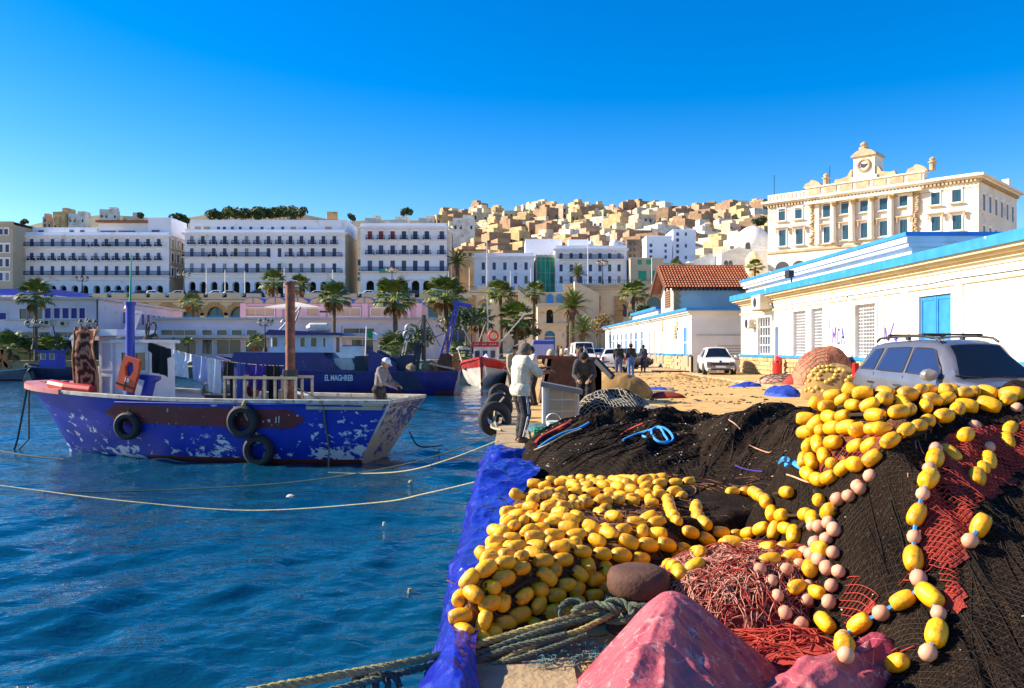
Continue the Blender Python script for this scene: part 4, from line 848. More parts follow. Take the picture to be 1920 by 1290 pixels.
# ------------------------------------------------------------------ domed mosque
def mosque():
    Y=206.0; cx=bx(1411,Y); t=thing('mosque','white domed mosque beside the cream palace','building',(cx,Y,14.5))
    r=33*Y/F; zs=bz(462,Y); s=MB(); s.lathe([(r*1.05,14),(r*1.05,zs-1.2),(r*1.12,zs-1.1),(r*1.12,zs-.6),(r*1.0,zs-.5),(r*1.0,zs)],16,Matrix.Translation((cx,Y,0))); s.build('drum','white_wall',t)
    s=MB(); prof=[(r*math.cos(a),zs+r*1.15*math.sin(a)) for a in [math.pi/2*i/10 for i in range(10)]]+[(.02,zs+r*1.19)]; s.lathe(prof,24,Matrix.Translation((cx,Y,0))); s.build('dome','white_wall',t,60)
    s=MB(); s.box(bx(1335,Y),bx(1440,Y),Y-9,Y+8,14,bz(482,Y)); x0,x1=bx(1338,Y),bx(1398,Y); s.prism([(x0,bz(482,Y)),(x1,bz(482,Y)),((x0+x1)/2,bz(470,Y))],Y-9,Y+2); s.build('hall','white_wall',t)
    s=MB(); s.box(bx(1285,Y),bx(1338,Y),Y-4,Y+8,14,bz(493,Y)); s.prism([(bx(1290,Y),bz(493,Y)),(bx(1340,Y),bz(493,Y)),(bx(1326,Y),bz(478,Y))],Y-4,Y+8); s.build('side_hall','white_wall',t)
    for px in (1344,1352):
        a=bx(px,Y); s=MB(); z0,z1=bz(511,Y),bz(499,Y); s.prism([(a-.45,z0)]+[(a-.45*math.cos(math.pi*i/8),z1+.45*math.sin(math.pi*i/8)) for i in range(9)]+[(a+.45,z0)],Y-9.1,Y-9.003); s.build('window','glass_dark',t)
    s=MB(); a=bx(1392,Y); s.prism([(a-.6,bz(473,Y))]+[(a-.6*math.cos(math.pi*i/8),bz(463,Y)+.6*math.sin(math.pi*i/8)) for i in range(9)]+[(a+.6,bz(473,Y))],Y-r*1.05-.2,Y-r*1.0); s.build('window','glass_dark',t)
    s=MB(); c2=bx(1417,Y-16); r2=14*Y/F; s.lathe([(r2,14),(r2,bz(497,Y)),(r2*.95,bz(497,Y)+.1),(r2*.8,bz(493,Y)),(r2*.5,bz(487,Y)),(.05,bz(482,Y))],8,Matrix.Translation((c2,Y-14,0))); s.build('kiosk','cream_trim',t)
    s=MB()
    for i in range(26): x=bx(1335,Y)+i*.55; s.box(x,x+.3,Y-9.1,Y-8.8,bz(482,Y)+.001,bz(482,Y)+.9)
    s.build('crenels','white_wall',t)
    # two small ribbed domes of the lower prayer house
    t=thing('mosque','twin small pale domed shrines rising over the old town roofs','building',(bx(1155,214),214,14.5))
    for px,rr,z in ((1152,10,452),(1166,10,457),(1108,5,449)):
        x=bx(px,214); r=rr*214/F; zz=bz(z+12,214); s=MB(); s.lathe([(r,14),(r,zz),(r*1.1,zz+.1),(r*1.1,zz+.4),(r,zz+.45)]+[(r*math.cos(a),zz+.45+r*1.3*math.sin(a)) for a in [math.pi/2*i/7 for i in range(1,7)]]+[(.15,zz+.45+r*1.4),(.05,zz+1.5+r*1.4)],12,Matrix.Translation((x,214,0))); s.build('dome_tower','house_c',t,60)
mosque()
# ------------------------------------------------------------------ old town on the hillside: every house a thing
def house_mesh(seed):
    r=random.Random(seed); w_,d,h=r.uniform(5.5,10),r.uniform(6,9),r.uniform(5,9); s=MB()
    s.box(-w_/2,w_/2,-d/2,d/2,-9,h); e=.25
    for a,b,c,f in ((-w_/2,w_/2,-d/2,-d/2+e),(-w_/2,w_/2,d/2-e,d/2),(-w_/2,-w_/2+e,-d/2+e,d/2-e),(w_/2-e,w_/2,-d/2+e,d/2-e)): s.box(a,b,c,f,h+.001,h+.8)
    if r.random()<.75:
        a=r.uniform(.25,.55)*w_; x=r.choice((-w_/2+.3,w_/2-a-.3)); s.box(x,x+a,-d/2+2,d/2-.5,h+.002,h+r.uniform(2.2,3.6))
    if r.random()<.4: x=r.uniform(-w_/3,w_/4); s.box(x,x+2,-d/2-.9,-d/2-.002,h*.35,h*.8)
    body=s.mesh('house',HOUSE[seed%6]); ws=[]
    fl=int(h/3)
    for k in range(fl):
        for i in range(int(w_/2.4)):
            if r.random()<.85:
                x=-w_/2+1.3+i*2.4; z=.9+k*3
                q=MB(); hh=r.choice((1.3,1.6,1.9)); q.box(x-.5,x+.5,-d/2-.06,-d/2-.003,z,z+hh); q.box(x-.7,x+.7,-d/2-.2,-d/2-.004,z+hh+.01,z+hh+.2,1); ws.append(q)
        for sg in (-1,):
            for i in range(int(d/3)):
                if r.random()<.6: y=-d/2+1.5+i*2.8; z=1+k*3; q=MB(); q.box(-w_/2-.06,-w_/2-.003,y-.5,y+.5,z,z+1.5); ws.append(q)
    m=MB()
    for q in ws: n=len(m.v); m.v+=q.v; m.f+=[tuple(i+n for i in f) for f in q.f]; m.m+=q.m
    wm=m.mesh('windows',['glass_dark',HOUSE[seed%6]]); return body,wm
def old_town():
    hs=[house_mesh(k) for k in range(24)]; r=random.Random(21); cn=['cream','ochre','pale','terracotta','warm tan','dark brown']; sh=[(lambda x,z: 'tall' if z>x*.95 else 'broad' if x>8.2 else 'narrow' if x<6.6 else 'squat')(2*max(v.co.x for v in q[0].vertices),max(v.co.z for v in q[0].vertices)) for q in hs]; n=0
    rows=[244,252,260,269,278,288,298,309,320,332,345,359,374,390,407,425,444,464,485,507,530,555,580]; far=MB(); wh=['over the corner block','behind the low townhouse','behind the netted townhouse','behind the white towers','beside the palace']
    for ri,Y in enumerate(rows):
        px=836+r.uniform(-6,8)
        while px<(1450 if Y>300 else 1440):
            step=r.uniform(.9,1.35)*9.2*F/Y
            if r.random()<.10: px+=step; continue
            k=r.randrange(24); yv=Y+r.uniform(-4,4); x=bx(px,yv); z=float(hill_z(np.array([x]),np.array([yv]))[0])-r.uniform(.5,3.5); T=TR(x,yv,z,R(r.choice((8,22,30,38,46,54,40))),r.uniform(.8,1.25))
            if n<286:
                lab='%s %s house, %s of the old town, %s'%(sh[k],cn[k%6],('lowest terraces','lower slope','middle slope','upper slope','highest rows')[min(4,ri//3)],wh[0 if px<890 else 1 if px<1000 else 2 if px<1175 else 3 if px<1310 else 4])
                o=inst('hillside_house',hs[k][0],None,T); tag(o,lab,'house','flat roofed houses stacked on the old town hillside'); w_=inst('windows',hs[k][1],o); w_['kind']='stuff'; n+=1
            else:
                for me,mo in ((hs[k][0],0),(hs[k][1],6)):
                    q=len(far.v); far.v+=[tuple(T@v.co) for v in me.vertices]
                    for p in me.polygons: far.f.append(tuple(a+q for a in p.vertices)); far.m.append(k%6 if mo==0 or p.material_index else 6)
            px+=step
    o=far.build('far_houses',HOUSE+['glass_dark']); tag(o,'densely packed tan and cream houses on the crest of the old town hill','houses',None,'stuff')
    # a few roofs of the upper town showing over the arcaded blocks
    for i,(px,py,wd,k,lab) in enumerate(((122,396,24,1,'ochre house peeping over the roof of the leftmost arcaded block'),(150,402,30,2,'pale house showing over the arcaded block beside the ochre one'),(206,394,30,2,'pale pitched house over the middle of the arcaded block'),(250,404,28,0,'cream house over the right part of the arcaded block'),(95,406,20,3,'tan brown house leftmost over the arcaded block roof'),(555,392,20,3,'brown villa among the trees on the ridge'),(700,410,30,2,'pale terrace house over the gap between the white blocks'),(745,412,40,2,'pale low house over the corner block'),(800,410,30,2,'white modern house over the corner block roof'),(826,402,22,1,'ochre tower house with roof aerials over the corner block'),(870,409,40,2,'long white house at the left end of the skyline'),(610,404,50,1,'long tan house along the ridge over the widest block'))):
        Y=330.0; b,wm=hs[k]; wv=max(v.co.x for v in b.vertices)*2; sc=wd*Y/F/wv; hgt=max(v.co.z for v in b.vertices)*sc; x=bx(px,Y); o=inst('hillside_house',b,None,TR(x,Y,bz(py,Y)-hgt+1,R((i*13)%30-10),sc)); tag(o,lab,'house','flat roofed houses stacked on the old town hillside'); w_=inst('windows',wm,o); w_['kind']='stuff'
old_town()
# ------------------------------------------------------------------ trees and palms
def crown_mesh(name, seed, rx, ry, rz, n, leaf, mk, lobes=7):
    r=random.Random(seed); s=MB(); L=[(r.uniform(-.55,.55)*rx,r.uniform(-.5,.5)*ry,r.uniform(-.3,.6)*rz,r.uniform(.4,.62)) for _ in range(lobes)]
    for i in range(n):
        a=L[r.randrange(lobes)]; th=r.uniform(0,6.283); ph=math.acos(r.uniform(-1,1)); q=a[3]*r.random()**.33; p=Vector((a[0]+rx*q*math.sin(ph)*math.cos(th),a[1]+ry*q*math.sin(ph)*math.sin(th),a[2]+rz*q*math.cos(ph)))
        d=Vector((r.uniform(-1,1),r.uniform(-1,1),r.uniform(-.6,.9))).normalized(); e=d.orthogonal().normalized(); e.rotate(Matrix.Rotation(r.uniform(0,6.28),3,d)); l=leaf*r.uniform(.6,1.4)
        s.add([p-e*l,p+d.cross(e)*l*.5,p+e*l,p-d.cross(e)*l*.5],[(0,1,2,3)])
    return s.mesh(name, mk)
def tree(label, x, y, z, h, rx, rz, mk, seed, n=900, leaf=.5, name='tree', group=None):
    t=thing(name,label,'tree',(x,y,z),0,group); s=MB(); tr=h-rz*1.2; s.tube([(0,0,-.5),(.1,0,tr*.5),(0,.05,tr+rz*.4)],[.05*h*.5,.04*h*.5,.02*h*.5],6)
    for a in range(4): s.tube([(0,0,tr*.8),(math.cos(a*1.6)*rx*.4,math.sin(a*1.6)*rx*.4,tr+rz*.5)],[.012*h,.006*h],5)
    s.build('trunk','bark',t,world=False); c=crown_mesh('crown',seed,rx,rx,rz,n,leaf,mk); inst('crown',c,t,Matrix.Translation((0,0,h-rz*.8)))
    return t
def ridge_trees():
    r=random.Random(4); hts={}
    for i in range(19):
        px=395+i*9.2+r.uniform(-3,3); Y=300+r.uniform(-12,12); top=389+r.uniform(-2,7)+(4 if i<3 else 0); x=bx(px,Y); z=bz(416,Y)-2; h=bz(top,Y)-z
        tree(['dark green tree','olive green bushy tree','slim dark pine'][i%3]+' on the ridge '+['over the left part of the widest block','over the middle of the widest block','left of the brown villa','right of the brown villa'][min(3,i//5)],x,Y,z,h,h*.42,h*.34,['leaf_dark','leaf_mid','leaf_dark'][i%3],50+i,600,.42,'ridge_tree','trees along the ridge')
    for i,(px,top,b,wd,lab) in enumerate(((332,401,432,15,'bushy green tree in the gap between the two widest white blocks'),(345,407,436,10,'smaller green tree beside the bushy one in the gap between the white blocks'),(262,400,414,7,'dark small tree over the arcaded block roofs'),(762,392,414,13,'single round dark tree over the corner block'),(660,402,420,8,'small tree over the dark gap beside the corner block'),(1425,408,432,16,'dark tree mass on the slope beside the palace'),(45,412,425,8,'small tree behind the leftmost cream house'))):
        Y=250.0; x=bx(px,Y); z=bz(b,Y); h=bz(top,Y)-z; tree(lab,x,Y,z,h,wd*Y/F,h*.42,'leaf_dark' if i!=1 else 'leaf_mid',90+i,700,.4)
ridge_trees()
def fan_frond(seed, L=2.3, segs=14):
    r=random.Random(seed); s=MB(); pl=L*.45; s.bar((0,0,0),(pl,0,.05),.05,.03)
    for i in range(segs):
        a=-1.25+2.5*i/(segs-1); l=(L-pl)*(1-.25*abs(a)/1.25)*r.uniform(.85,1.1); d=Vector((math.cos(a),math.sin(a),0)); n=Vector((-d.y,d.x,0)); b0=Vector((pl,0,.05)); t1=b0+d*l*.65+Vector((0,0,.04)); t2=b0+d*l+Vector((0,0,-.28*l))
        s.add([b0,t1+n*.11,t1-n*.11,t2],[(0,2,1),(1,2,3)])
    return s
def feather_frond(seed, L=3.2):
    r=random.Random(seed); s=MB(); n=10; pts=[]
    for i in range(n+1): f=i/n; pts.append(Vector((L*f*(1-.12*f),0,.55*L*f*(1-1.05*f))))
    s.tube(pts,[.05*(1-.8*i/n) for i in range(n+1)],4)
    for i in range(1,n*2):
        f=i/(n*2); k=min(int(f*n),n-1); p=pts[k].lerp(pts[k+1],f*n-k); l=.7*math.sin(math.pi*min(.95,f*.8+.15))
        for sg in (-1,1): q=p+Vector((l*.55,sg*l*.8,-.22*l)); d=Vector((.11,0,0)); s.add([p,p+d,q],[(0,1,2)])
    return s
FAN=[fan_frond(k).mesh('frond','frond') for k in range(3)]; FAND=[fan_frond(k+9).mesh('frond','frond_dry') for k in range(2)]
FEA=[feather_frond(k).mesh('frond','frond') for k in range(2)]; FEAD=[feather_frond(k+5,2.4).mesh('frond','frond_dry') for k in range(1)]
def palm(label, px, top, base_py, Y, kind='fan', n=32, sc=1.0, dry=6, base=None, mk=None):
    x=bx(px,Y); zt=bz(top,Y); zb=base if base is not None else bz(base_py,Y); R0=(2.0 if kind=='fan' else 3.2)*sc; zc=zt-R0*.62
    t=thing('palm_tree',label,'palm tree',(x,Y,zb),0,'palms around the harbour'); h=max(.3,zc-zb); s=MB(); r=random.Random(int(px*7+top)); lean=r.uniform(-.03,.03)*h
    k=12; pts=[(lean*(i/k)**2,0,h*i/k) for i in range(k+1)]; w0=.2 if kind=='fan' else .34; rad=[]
    for i in range(k+1): rad.append((w0*(1.25 if i==0 else 1) if kind=='fan' else w0*(1.0 if i<k-1 else 1.5))*sc*(1.05 if i%2 else .95))
    s.tube(pts,rad,8); s.build('trunk','bark',t,world=False)
    def put(me,el,az,s_): 
        o=inst('frond',me,t,Matrix.Translation((lean,0,h)) @ Matrix.Rotation(az,4,'Z') @ Matrix.Rotation(-el,4,'Y') @ Matrix.Scale(s_,4))
        if mk: pass
    G_=FAN if kind=='fan' else FEA; D_=FAND if kind=='fan' else FEAD
    for i in range(n): f=i/n; put(G_[i%len(G_)],R(78-100*f**.9+r.uniform(-9,9)),i*2.39996+r.uniform(-.2,.2),sc*r.uniform(.85,1.12))
    for i in range(dry): put(D_[i%len(D_)],R(-38-35*r.random()),i*2.39996*1.3,sc*r.uniform(.6,.9))
    return t
palm('tall slim fan palm in front of the lilac wing with deep blue shutters',67,536,655,84,base=.35,sc=.95)
palm('fan palm crown rising behind the brown mast, left of it',511,515,600,140,base=4.6,n=24,sc=1.25)
palm('fan palm crown showing just behind the top of the brown mast',565,523,600,140,base=4.6,n=22,sc=1.05)
palm('golden tinged fan palm between the brown mast and the dense round palm',626,540,660,88,base=.35,dry=14,sc=.95)
palm('dense round fan palm before the pink pavilion on a thick trunk',742,536,660,88,base=.35,n=34,dry=9,sc=1.3)
palm('broad fan palm with a yellow brown skirt beside the blue crane jib',838,530,660,92,base=.35,n=32,dry=16,sc=1.25)
palm('small fan palm at the foot of the wall below the widest block',362,555,590,130,base=4.6,n=20,sc=1.05)
palm('fan palm with a bare trunk before the stone wall right of the crane jib',940,533,640,120,base=.35,n=30,dry=4,sc=1.2)
palm('slender fan palm on the tallest thin trunk beside the stair flank',1000,535,640,118,base=.35,n=24,dry=10,sc=.9)
palm('big date palm with drooping fronds before the stone stair tower',1072,549,668,105,'date',44,1.0,12,base=.35)
palm('lower date palm with golden lower fronds beside the far warehouse',1092,598,668,92,'date',34,.75,14,base=.35)
palm('date palm on the boulevard terrace before the netted townhouse',1084,499,536,188,'date',36,1.0,4,base=14.5)
palm('dark date palm in shade beside the corner block',858,474,545,197,'date',40,1.25,4,base=14.5)
palm('fan palm low behind the rigging of the red and white boat',902,585,660,98,base=.35,n=26,dry=8,sc=1.0)
palm('shaggy fan palm left of the stair tower foot',968,577,660,98,base=.35,n=32,dry=8,sc=1.2)
palm('fan palm standing left of the red tiled upper storey',1187,533,640,96,base=4.2,n=26,sc=.95)
palm('small palm in front of the mosque kiosk',1415,490,512,180,base=14.5,n=20,sc=1.1)
palm('small palm on the terrace above the red tiled roof',1268,490,520,185,base=14.5,n=20,sc=.9)
palm('young bushy palm on the left quay behind the grey hull',18,634,690,86,base=.35,n=26,sc=1.0)
palm('young bright palm on the left quay behind the small navy boat',98,638,690,86,base=.35,n=26,sc=.95)
palm('small palm by the shop fronts left of the blue trawler',481,630,660,92,base=.35,n=18,sc=.6)
palm('low leafy palm beside the trawler gantry',738,635,680,70,base=.35,n=26,sc=.85,dry=2)
palm('tiny palm in a pot below the canopy of the long wing',353,636,655,92,base=.35,n=16,sc=.4,dry=0)
palm('low young palm at the foot of the blue crane jib',862,648,690,75,base=.35,n=20,sc=.7,dry=2)
tree('rounded green shrub under the palm beside the far warehouse roof',bx(1208,96),96,3.5,3.2,2.0,1.3,'leaf_mid',301,900,.2)
tree('autumn yellow leaved small tree by the blue windows of the far warehouse',bx(1118,98),98,.35,5.2,1.9,1.6,'leaf_autumn',302,500,.17) if reg('leaf_autumn',(.34,.22,.06),(.2,.12,.05),2,.7) else 0
tree('dark clipped tree behind the crane jib',bx(872,90),90,.35,5.4,2.9,1.6,'leaf_dark',303,1200,.2)
tree('dark broad tree behind the masts left of the stair tower',bx(985,100),100,.35,4.4,2.2,1.5,'leaf_dark',304,900,.2)
tree('dark green shrub mass on the left quay',bx(55,87),87,.2,2.6,2.4,1.1,'leaf_dark',305,900,.18)
tree('mid green shrub behind the trawler gantry',bx(775,72),72,.35,3.0,2.0,1.2,'leaf_mid',306,900,.16)
# ------------------------------------------------------------------ flagpoles, lamps and parked cars on the boulevard
def pole(px, top, base_py, Y, label):
    x=bx(px,Y); z1=bz(top,Y); z0=max(.35,bz(base_py,Y)); s=MB(); s.tube([(0,0,0),(0,0,z1-z0)],[.13,.08],6); t=thing('flagpole',label,'flagpole',(x,Y,z0),0,'flagpoles along the boulevard'); s.build('pole','white_paint',t,world=False); s=MB(); s.lathe([(.02,0),(.16,.12),(.02,.3)],8,Matrix.Translation((0,0,z1-z0))); s.build('finial','white_paint',t,world=False)
for i,px in enumerate((387,422,459,533,624,841,880,917,957,995)): pole(px,505+(i%3)*3,550,186,'slim white flagpole on the boulevard parapet')
pole(913,452,552,186,'tallest white flagpole before the two storey townhouse'); pole(1102,449,545,186,'tall white flagpole before the three storey townhouse'); pole(1222,485,538,186,'slim white flagpole before the green shuttered shop block')
def street_lamp(px, top, base_py, Y, label, n=5, sc=1):
    x=bx(px,Y); z0=max(.35,bz(base_py,Y)); h=bz(top,Y)-z0; t=thing('street_lamp',label,'street lamp',(x,Y,z0),0,'ornate lamps with clustered globes'); s=MB(); s.tube([(0,0,0),(0,0,h*.35),(0,0,h*.9)],[.16*sc,.08*sc,.06*sc],7); s.lathe([(.3*sc,0),(.2*sc,.5*sc)],8)
    for i in range(n-1): a=i*2*math.pi/(n-1)+.4; s.tube([(0,0,h*.84),(.45*sc*math.cos(a),.45*sc*math.sin(a),h*.82),(.75*sc*math.cos(a),.75*sc*math.sin(a),h*.88)],.035*sc,5)
    s.build('post','iron',t,world=False)
    for i in range(n):
        a=i*2*math.pi/(n-1)+.4; rr=.75*sc if i<n-1 else 0; s=MB(); z=h*.88 if i<n-1 else h*.93; s.lathe([(.1*sc,0),(.22*sc,.1*sc),(.26*sc,.35*sc),(.08*sc,.5*sc),(.04*sc,.62*sc)],8,Matrix.Translation((rr*math.cos(a),rr*math.sin(a),z))); o=s.build('lantern','lamp_glass',t,world=False); s=MB(); s.lathe([(.28*sc,.36*sc),(.1*sc,.53*sc),(.03*sc,.7*sc)],8,Matrix.Translation((rr*math.cos(a),rr*math.sin(a),z))); s.build('cap','iron',o,world=False)
reg('lamp_glass',(.5,.45,.36),rough=.3)
street_lamp(63,606,655,80,'clustered lantern lamp standing by the slim palm on the left quay',6,.9)
street_lamp(163,604,655,80,'clustered lantern lamp seen over the white boat cabin',6,.9)
street_lamp(497,601,660,85,'clustered lantern lamp left of the brown mast',6,.9)
street_lamp(154,522,552,187,'boulevard lamp before the leftmost arcaded block',5,1.5); street_lamp(345,513,552,187,'boulevard lamp at the gap between the two widest blocks',5,1.5); street_lamp(519,510,552,187,'boulevard lamp before the widest block',5,1.5); street_lamp(735,503,552,187,'boulevard lamp before the corner block',5,1.5); street_lamp(1130,490,540,187,'boulevard lamp before the three storey townhouse',5,1.5)
# ------------------------------------------------------------------ boats
def peel_mat(name, c, under, amount, scale=3.5, low=True):
    """blue paint flaking off to white primer and bare wood in streaky patches"""
    m = bpy.data.materials.new(name); m.use_nodes = True; N = m.node_tree.nodes; L = m.node_tree.links; b = N['Principled BSDF']; b.inputs['Roughness'].default_value = .38
    t = N.new('ShaderNodeTexCoord'); mp = N.new('ShaderNodeMapping'); mp.inputs['Scale'].default_value = (1,1,1.6); L.new(t.outputs['Object'], mp.inputs[0])
    n1 = N.new('ShaderNodeTexNoise'); n1.inputs['Scale'].default_value = scale; n1.inputs['Detail'].default_value = 9; n1.inputs['Roughness'].default_value = .68; n1.inputs['Distortion'].default_value = .4; L.new(mp.outputs[0], n1.inputs['Vector'])
    n2 = N.new('ShaderNodeTexNoise'); n2.inputs['Scale'].default_value = .8; n2.inputs['Detail'].default_value = 2; L.new(t.outputs['Object'], n2.inputs['Vector'])
    a = N.new('ShaderNodeMath'); a.operation = 'MULTIPLY_ADD'; a.inputs[1].default_value = .45; L.new(n2.outputs[0], a.inputs[0]); L.new(n1.outputs[0], a.inputs[2]); sx = N.new('ShaderNodeSeparateXYZ'); L.new(t.outputs['Object'], sx.inputs[0]); zz = N.new('ShaderNodeMath'); zz.operation = 'MULTIPLY_ADD'; zz.inputs[1].default_value = -.10; L.new(sx.outputs[2], zz.inputs[0]); L.new(a.outputs[0], zz.inputs[2]); a = zz
    r = N.new('ShaderNodeMapRange'); r.inputs[1].default_value = amount; r.inputs[2].default_value = amount+.025; L.new(a.outputs[0], r.inputs[0])
    n3 = N.new('ShaderNodeTexNoise'); n3.inputs['Scale'].default_value = 1.7; n3.inputs['Detail'].default_value = 5; L.new(mp.outputs[0], n3.inputs['Vector'])
    d = N.new('ShaderNodeMix'); d.data_type = 'RGBA'; d.inputs[6].default_value = col4(c); d.inputs[7].default_value = col4(tuple(x*.5 for x in c)); L.new(n3.outputs[0], d.inputs[0])
    x = N.new('ShaderNodeMix'); x.data_type = 'RGBA'; L.new(r.outputs[0], x.inputs[0]); L.new(d.outputs[2], x.inputs[6]); x.inputs[7].default_value = col4(under); L.new(x.outputs[2], b.inputs['Base Color'])
    bp = N.new('ShaderNodeBump'); bp.invert = True; bp.inputs['Strength'].default_value = .4; bp.inputs['Distance'].default_value = .01; L.new(r.outputs[0], bp.inputs['Height']); L.new(bp.outputs[0], b.inputs['Normal'])
    M[name] = m
peel_mat('hull_blue', (.012,.045,.52), (.66,.70,.74), .745, 3.4); peel_mat('hull_stern', (.03,.055,.36), (.55,.47,.34), .60, 5)
reg('gunwale', (.62,.58,.50), (.40,.36,.30), 3, .7, c3=(.25,.22,.18), s3=8, lo3=.56, hi3=.64); reg('plank_beige', (.48,.40,.27), (.36,.29,.19), 4, .75, stretch=(.4,1,3))
reg('maroon', (.17,.018,.025), (.11,.015,.02), 3, .45, c3=(.45,.42,.42), s3=9, lo3=.68, hi3=.7); reg('pink_deck', (.62,.22,.20), (.5,.16,.15), 3, .5); reg('red_paint', (.62,.02,.02), (.45,.02,.02), 3, .45)
reg('antifoul', (.16,.03,.02), (.08,.02,.015), 3, .7); reg('navy', (.028,.022,.19), (.018,.016,.12), 1.5, .4, c3=(.10,.10,.14), s3=5, lo3=.66, hi3=.72); reg('navy_dark', (.012,.02,.06), (.02,.03,.08), 2, .45, c3=(.25,.25,.28), s3=4, lo3=.68, hi3=.71)
reg('cabin_blue_white', (.62,.68,.80), (.5,.58,.72), 1.5, .5); reg('mast_blue', (.02,.05,.46), (.02,.04,.36), 4, .4); reg('mast_brown', (.26,.075,.04), (.16,.05,.03), 5, .7, c3=(.35,.14,.08), s3=9, lo3=.55, hi3=.65)
reg('deck_wood', (.22,.16,.10), (.14,.10,.06), 5, .8); reg('hull_white', (.75,.70,.62), (.6,.53,.44), 2, .5, c3=(.4,.2,.12), s3=4, lo3=.66, hi3=.72); reg('orange_vest', (.75,.09,.02), (.62,.07,.02), 5, .6)
reg('rope_pale', (.46,.40,.26), (.32,.27,.16), 20, .9); reg('rope_green', (.13,.16,.10), (.08,.11,.08), 15, .9, bump=.5, bscale=90); reg('rope_dark', (.06,.055,.05), rough=.9); reg('rope_yellow', (.42,.35,.12), (.28,.25,.10), 18, .9, bump=.5, bscale=90)
reg('cloth_black', (.012,.012,.014), rough=.9); reg('cloth_white', (.72,.72,.78), (.6,.6,.68), 4, .85); reg('cloth_blue', (.08,.12,.42), (.05,.08,.3), 4, .85); reg('cloth_lilac', (.42,.45,.70), (.32,.36,.6), 4, .85); reg('cloth_violet', (.07,.03,.30), (.05,.02,.2), 4, .85)
def mirror(sec): return [(x,y,z) for x,y,z in sec]+[(x,-y,z) for x,y,z in sec[-1:0:-1]]
def catm(rows, n):
    """smooth the stations along the hull"""
    rows = np.array(rows, float); k = len(rows); out = []
    for i in range(k-1):
        p0, p1, p2, p3 = rows[max(i-1,0)], rows[i], rows[i+1], rows[min(i+2,k-1)]
        for j in range(n):
            t = j/n; out.append(.5*((2*p1)+(-p0+p2)*t+(2*p0-5*p1+4*p2-p3)*t*t+(-p0+3*p1-3*p2+p3)*t**3))
    out.append(rows[-1]); return np.array(out)
class Hull:
    def __init__(s, secs, n=5): s.S = catm(secs, n); s.top = s.S[:,-1]
    def side(s, x, z, sg=1):
        """point on the skin at length x, height z"""
        best = []
        for row in s.S:
            zz = row[:,2]; zc = min(max(z, zz[0]), zz[-1]); best.append((np.interp(zc, zz, row[:,0]), np.interp(zc, zz, row[:,1])))
        best = np.array(best); o = np.argsort(best[:,0]); return Vector((x, sg*np.interp(x, best[o,0], best[o,1]), z))
    def shell(s, t, mat_, low=None, zlow=.12, stern=None):
        m = MB(); k = s.S.shape[1]; ny = len(s.S)
        for sg in (1,-1):
            vs = [(p[0], sg*p[1], p[2]) for row in s.S for p in row]; fs = []; 
            m0 = len(m.v); m.v += vs
            for i in range(ny-1):
                for j in range(k-1):
                    q = (i*k+j, i*k+j+1, (i+1)*k+j+1, (i+1)*k+j) if sg > 0 else (i*k+j, (i+1)*k+j, (i+1)*k+j+1, i*k+j+1)
                    m.f.append(tuple(a+m0 for a in q)); m.m.append(1 if (low and max(s.S[i,j+1,2], s.S[i+1,j+1,2]) <= zlow) else 0)
        row = s.S[0]; 
        m.add([(p[0],p[1],p[2]) for p in row]+[(p[0],-p[1],p[2]) for p in row[::-1]], [tuple(range(2*k))], 2 if stern else 0)
        return m.build('hull', [mat_, low or mat_, stern or mat_], t, 50, world=False)
    def gunwale(s, t, mat_, w=.16, h=.07, name='gunwale'):
        m = MB(); P_ = [Vector(p) for p in s.top]; ring = P_+[Vector((p.x,-p.y,p.z)) for p in P_[::-1]]; n = len(ring); vs = []
        for i, p in enumerate(ring):
            c = Vector((p.x*.985 if p.x > s.top[-1][0]*.9 else p.x, p.y*.0, p.z)); sg = 1 if p.y >= 0 else -1; iy = max(abs(p.y)-w, .02)*sg
            oy = (abs(p.y)+.035)*sg; vs += [(p.x,oy,p.z-h),(p.x,oy,p.z+.01),(p.x-.02,iy,p.z+.01),(p.x-.02,iy,p.z-h)]
        for i in range(n):
            a = i*4; b = ((i+1)%n)*4
            for j in range(4): m.f.append((a+j, a+(j+1)%4, b+(j+1)%4, b+j)); m.m.append(0)
        m.v = vs; return m.build(name, mat_, t, world=False)
    def deck(s, t, mat_, drop=.5, inner='white_paint'):
        m = MB(); n = len(s.top); yi = [max(.01, float(np.interp(r_[-1][2]-drop, r_[:,2], r_[:,1]))-.06) for r_ in s.S]; xi = [float(np.interp(r_[-1][2]-drop, r_[:,2], r_[:,0])) for r_ in s.S]
        for i in range(n-1):
            a, b = s.top[i], s.top[i+1]
            m.add([(xi[i],yi[i],a[2]-drop),(xi[i],-yi[i],a[2]-drop),(xi[i+1]-.04,-yi[i+1],b[2]-drop),(xi[i+1]-.04,yi[i+1],b[2]-drop)], [(0,1,2,3)])
        m.build('deck', mat_, t, world=False); m = MB()
        for i in range(n-1):
            a, b = s.top[i], s.top[i+1]
            for sg in (1,-1): m.add([(a[0]-.05,sg*max(.005,a[1]-.06),a[2]-.01),(b[0]-.05,sg*max(.005,b[1]-.06),b[2]-.01),(xi[i+1]-.04,sg*yi[i+1],b[2]-drop),(xi[i]-.04,sg*yi[i],a[2]-drop)], [(0,1,2,3)])
        a = s.top[0]; m.add([(a[0]+.06,a[1]-.06,a[2]-.01),(a[0]+.06,-a[1]+.06,a[2]-.01),(xi[0]+.06,-yi[0],a[2]-drop),(xi[0]+.06,yi[0],a[2]-drop)], [(0,1,2,3)])
        m.build('bulwark', inner, t, world=False)
FONTS = []
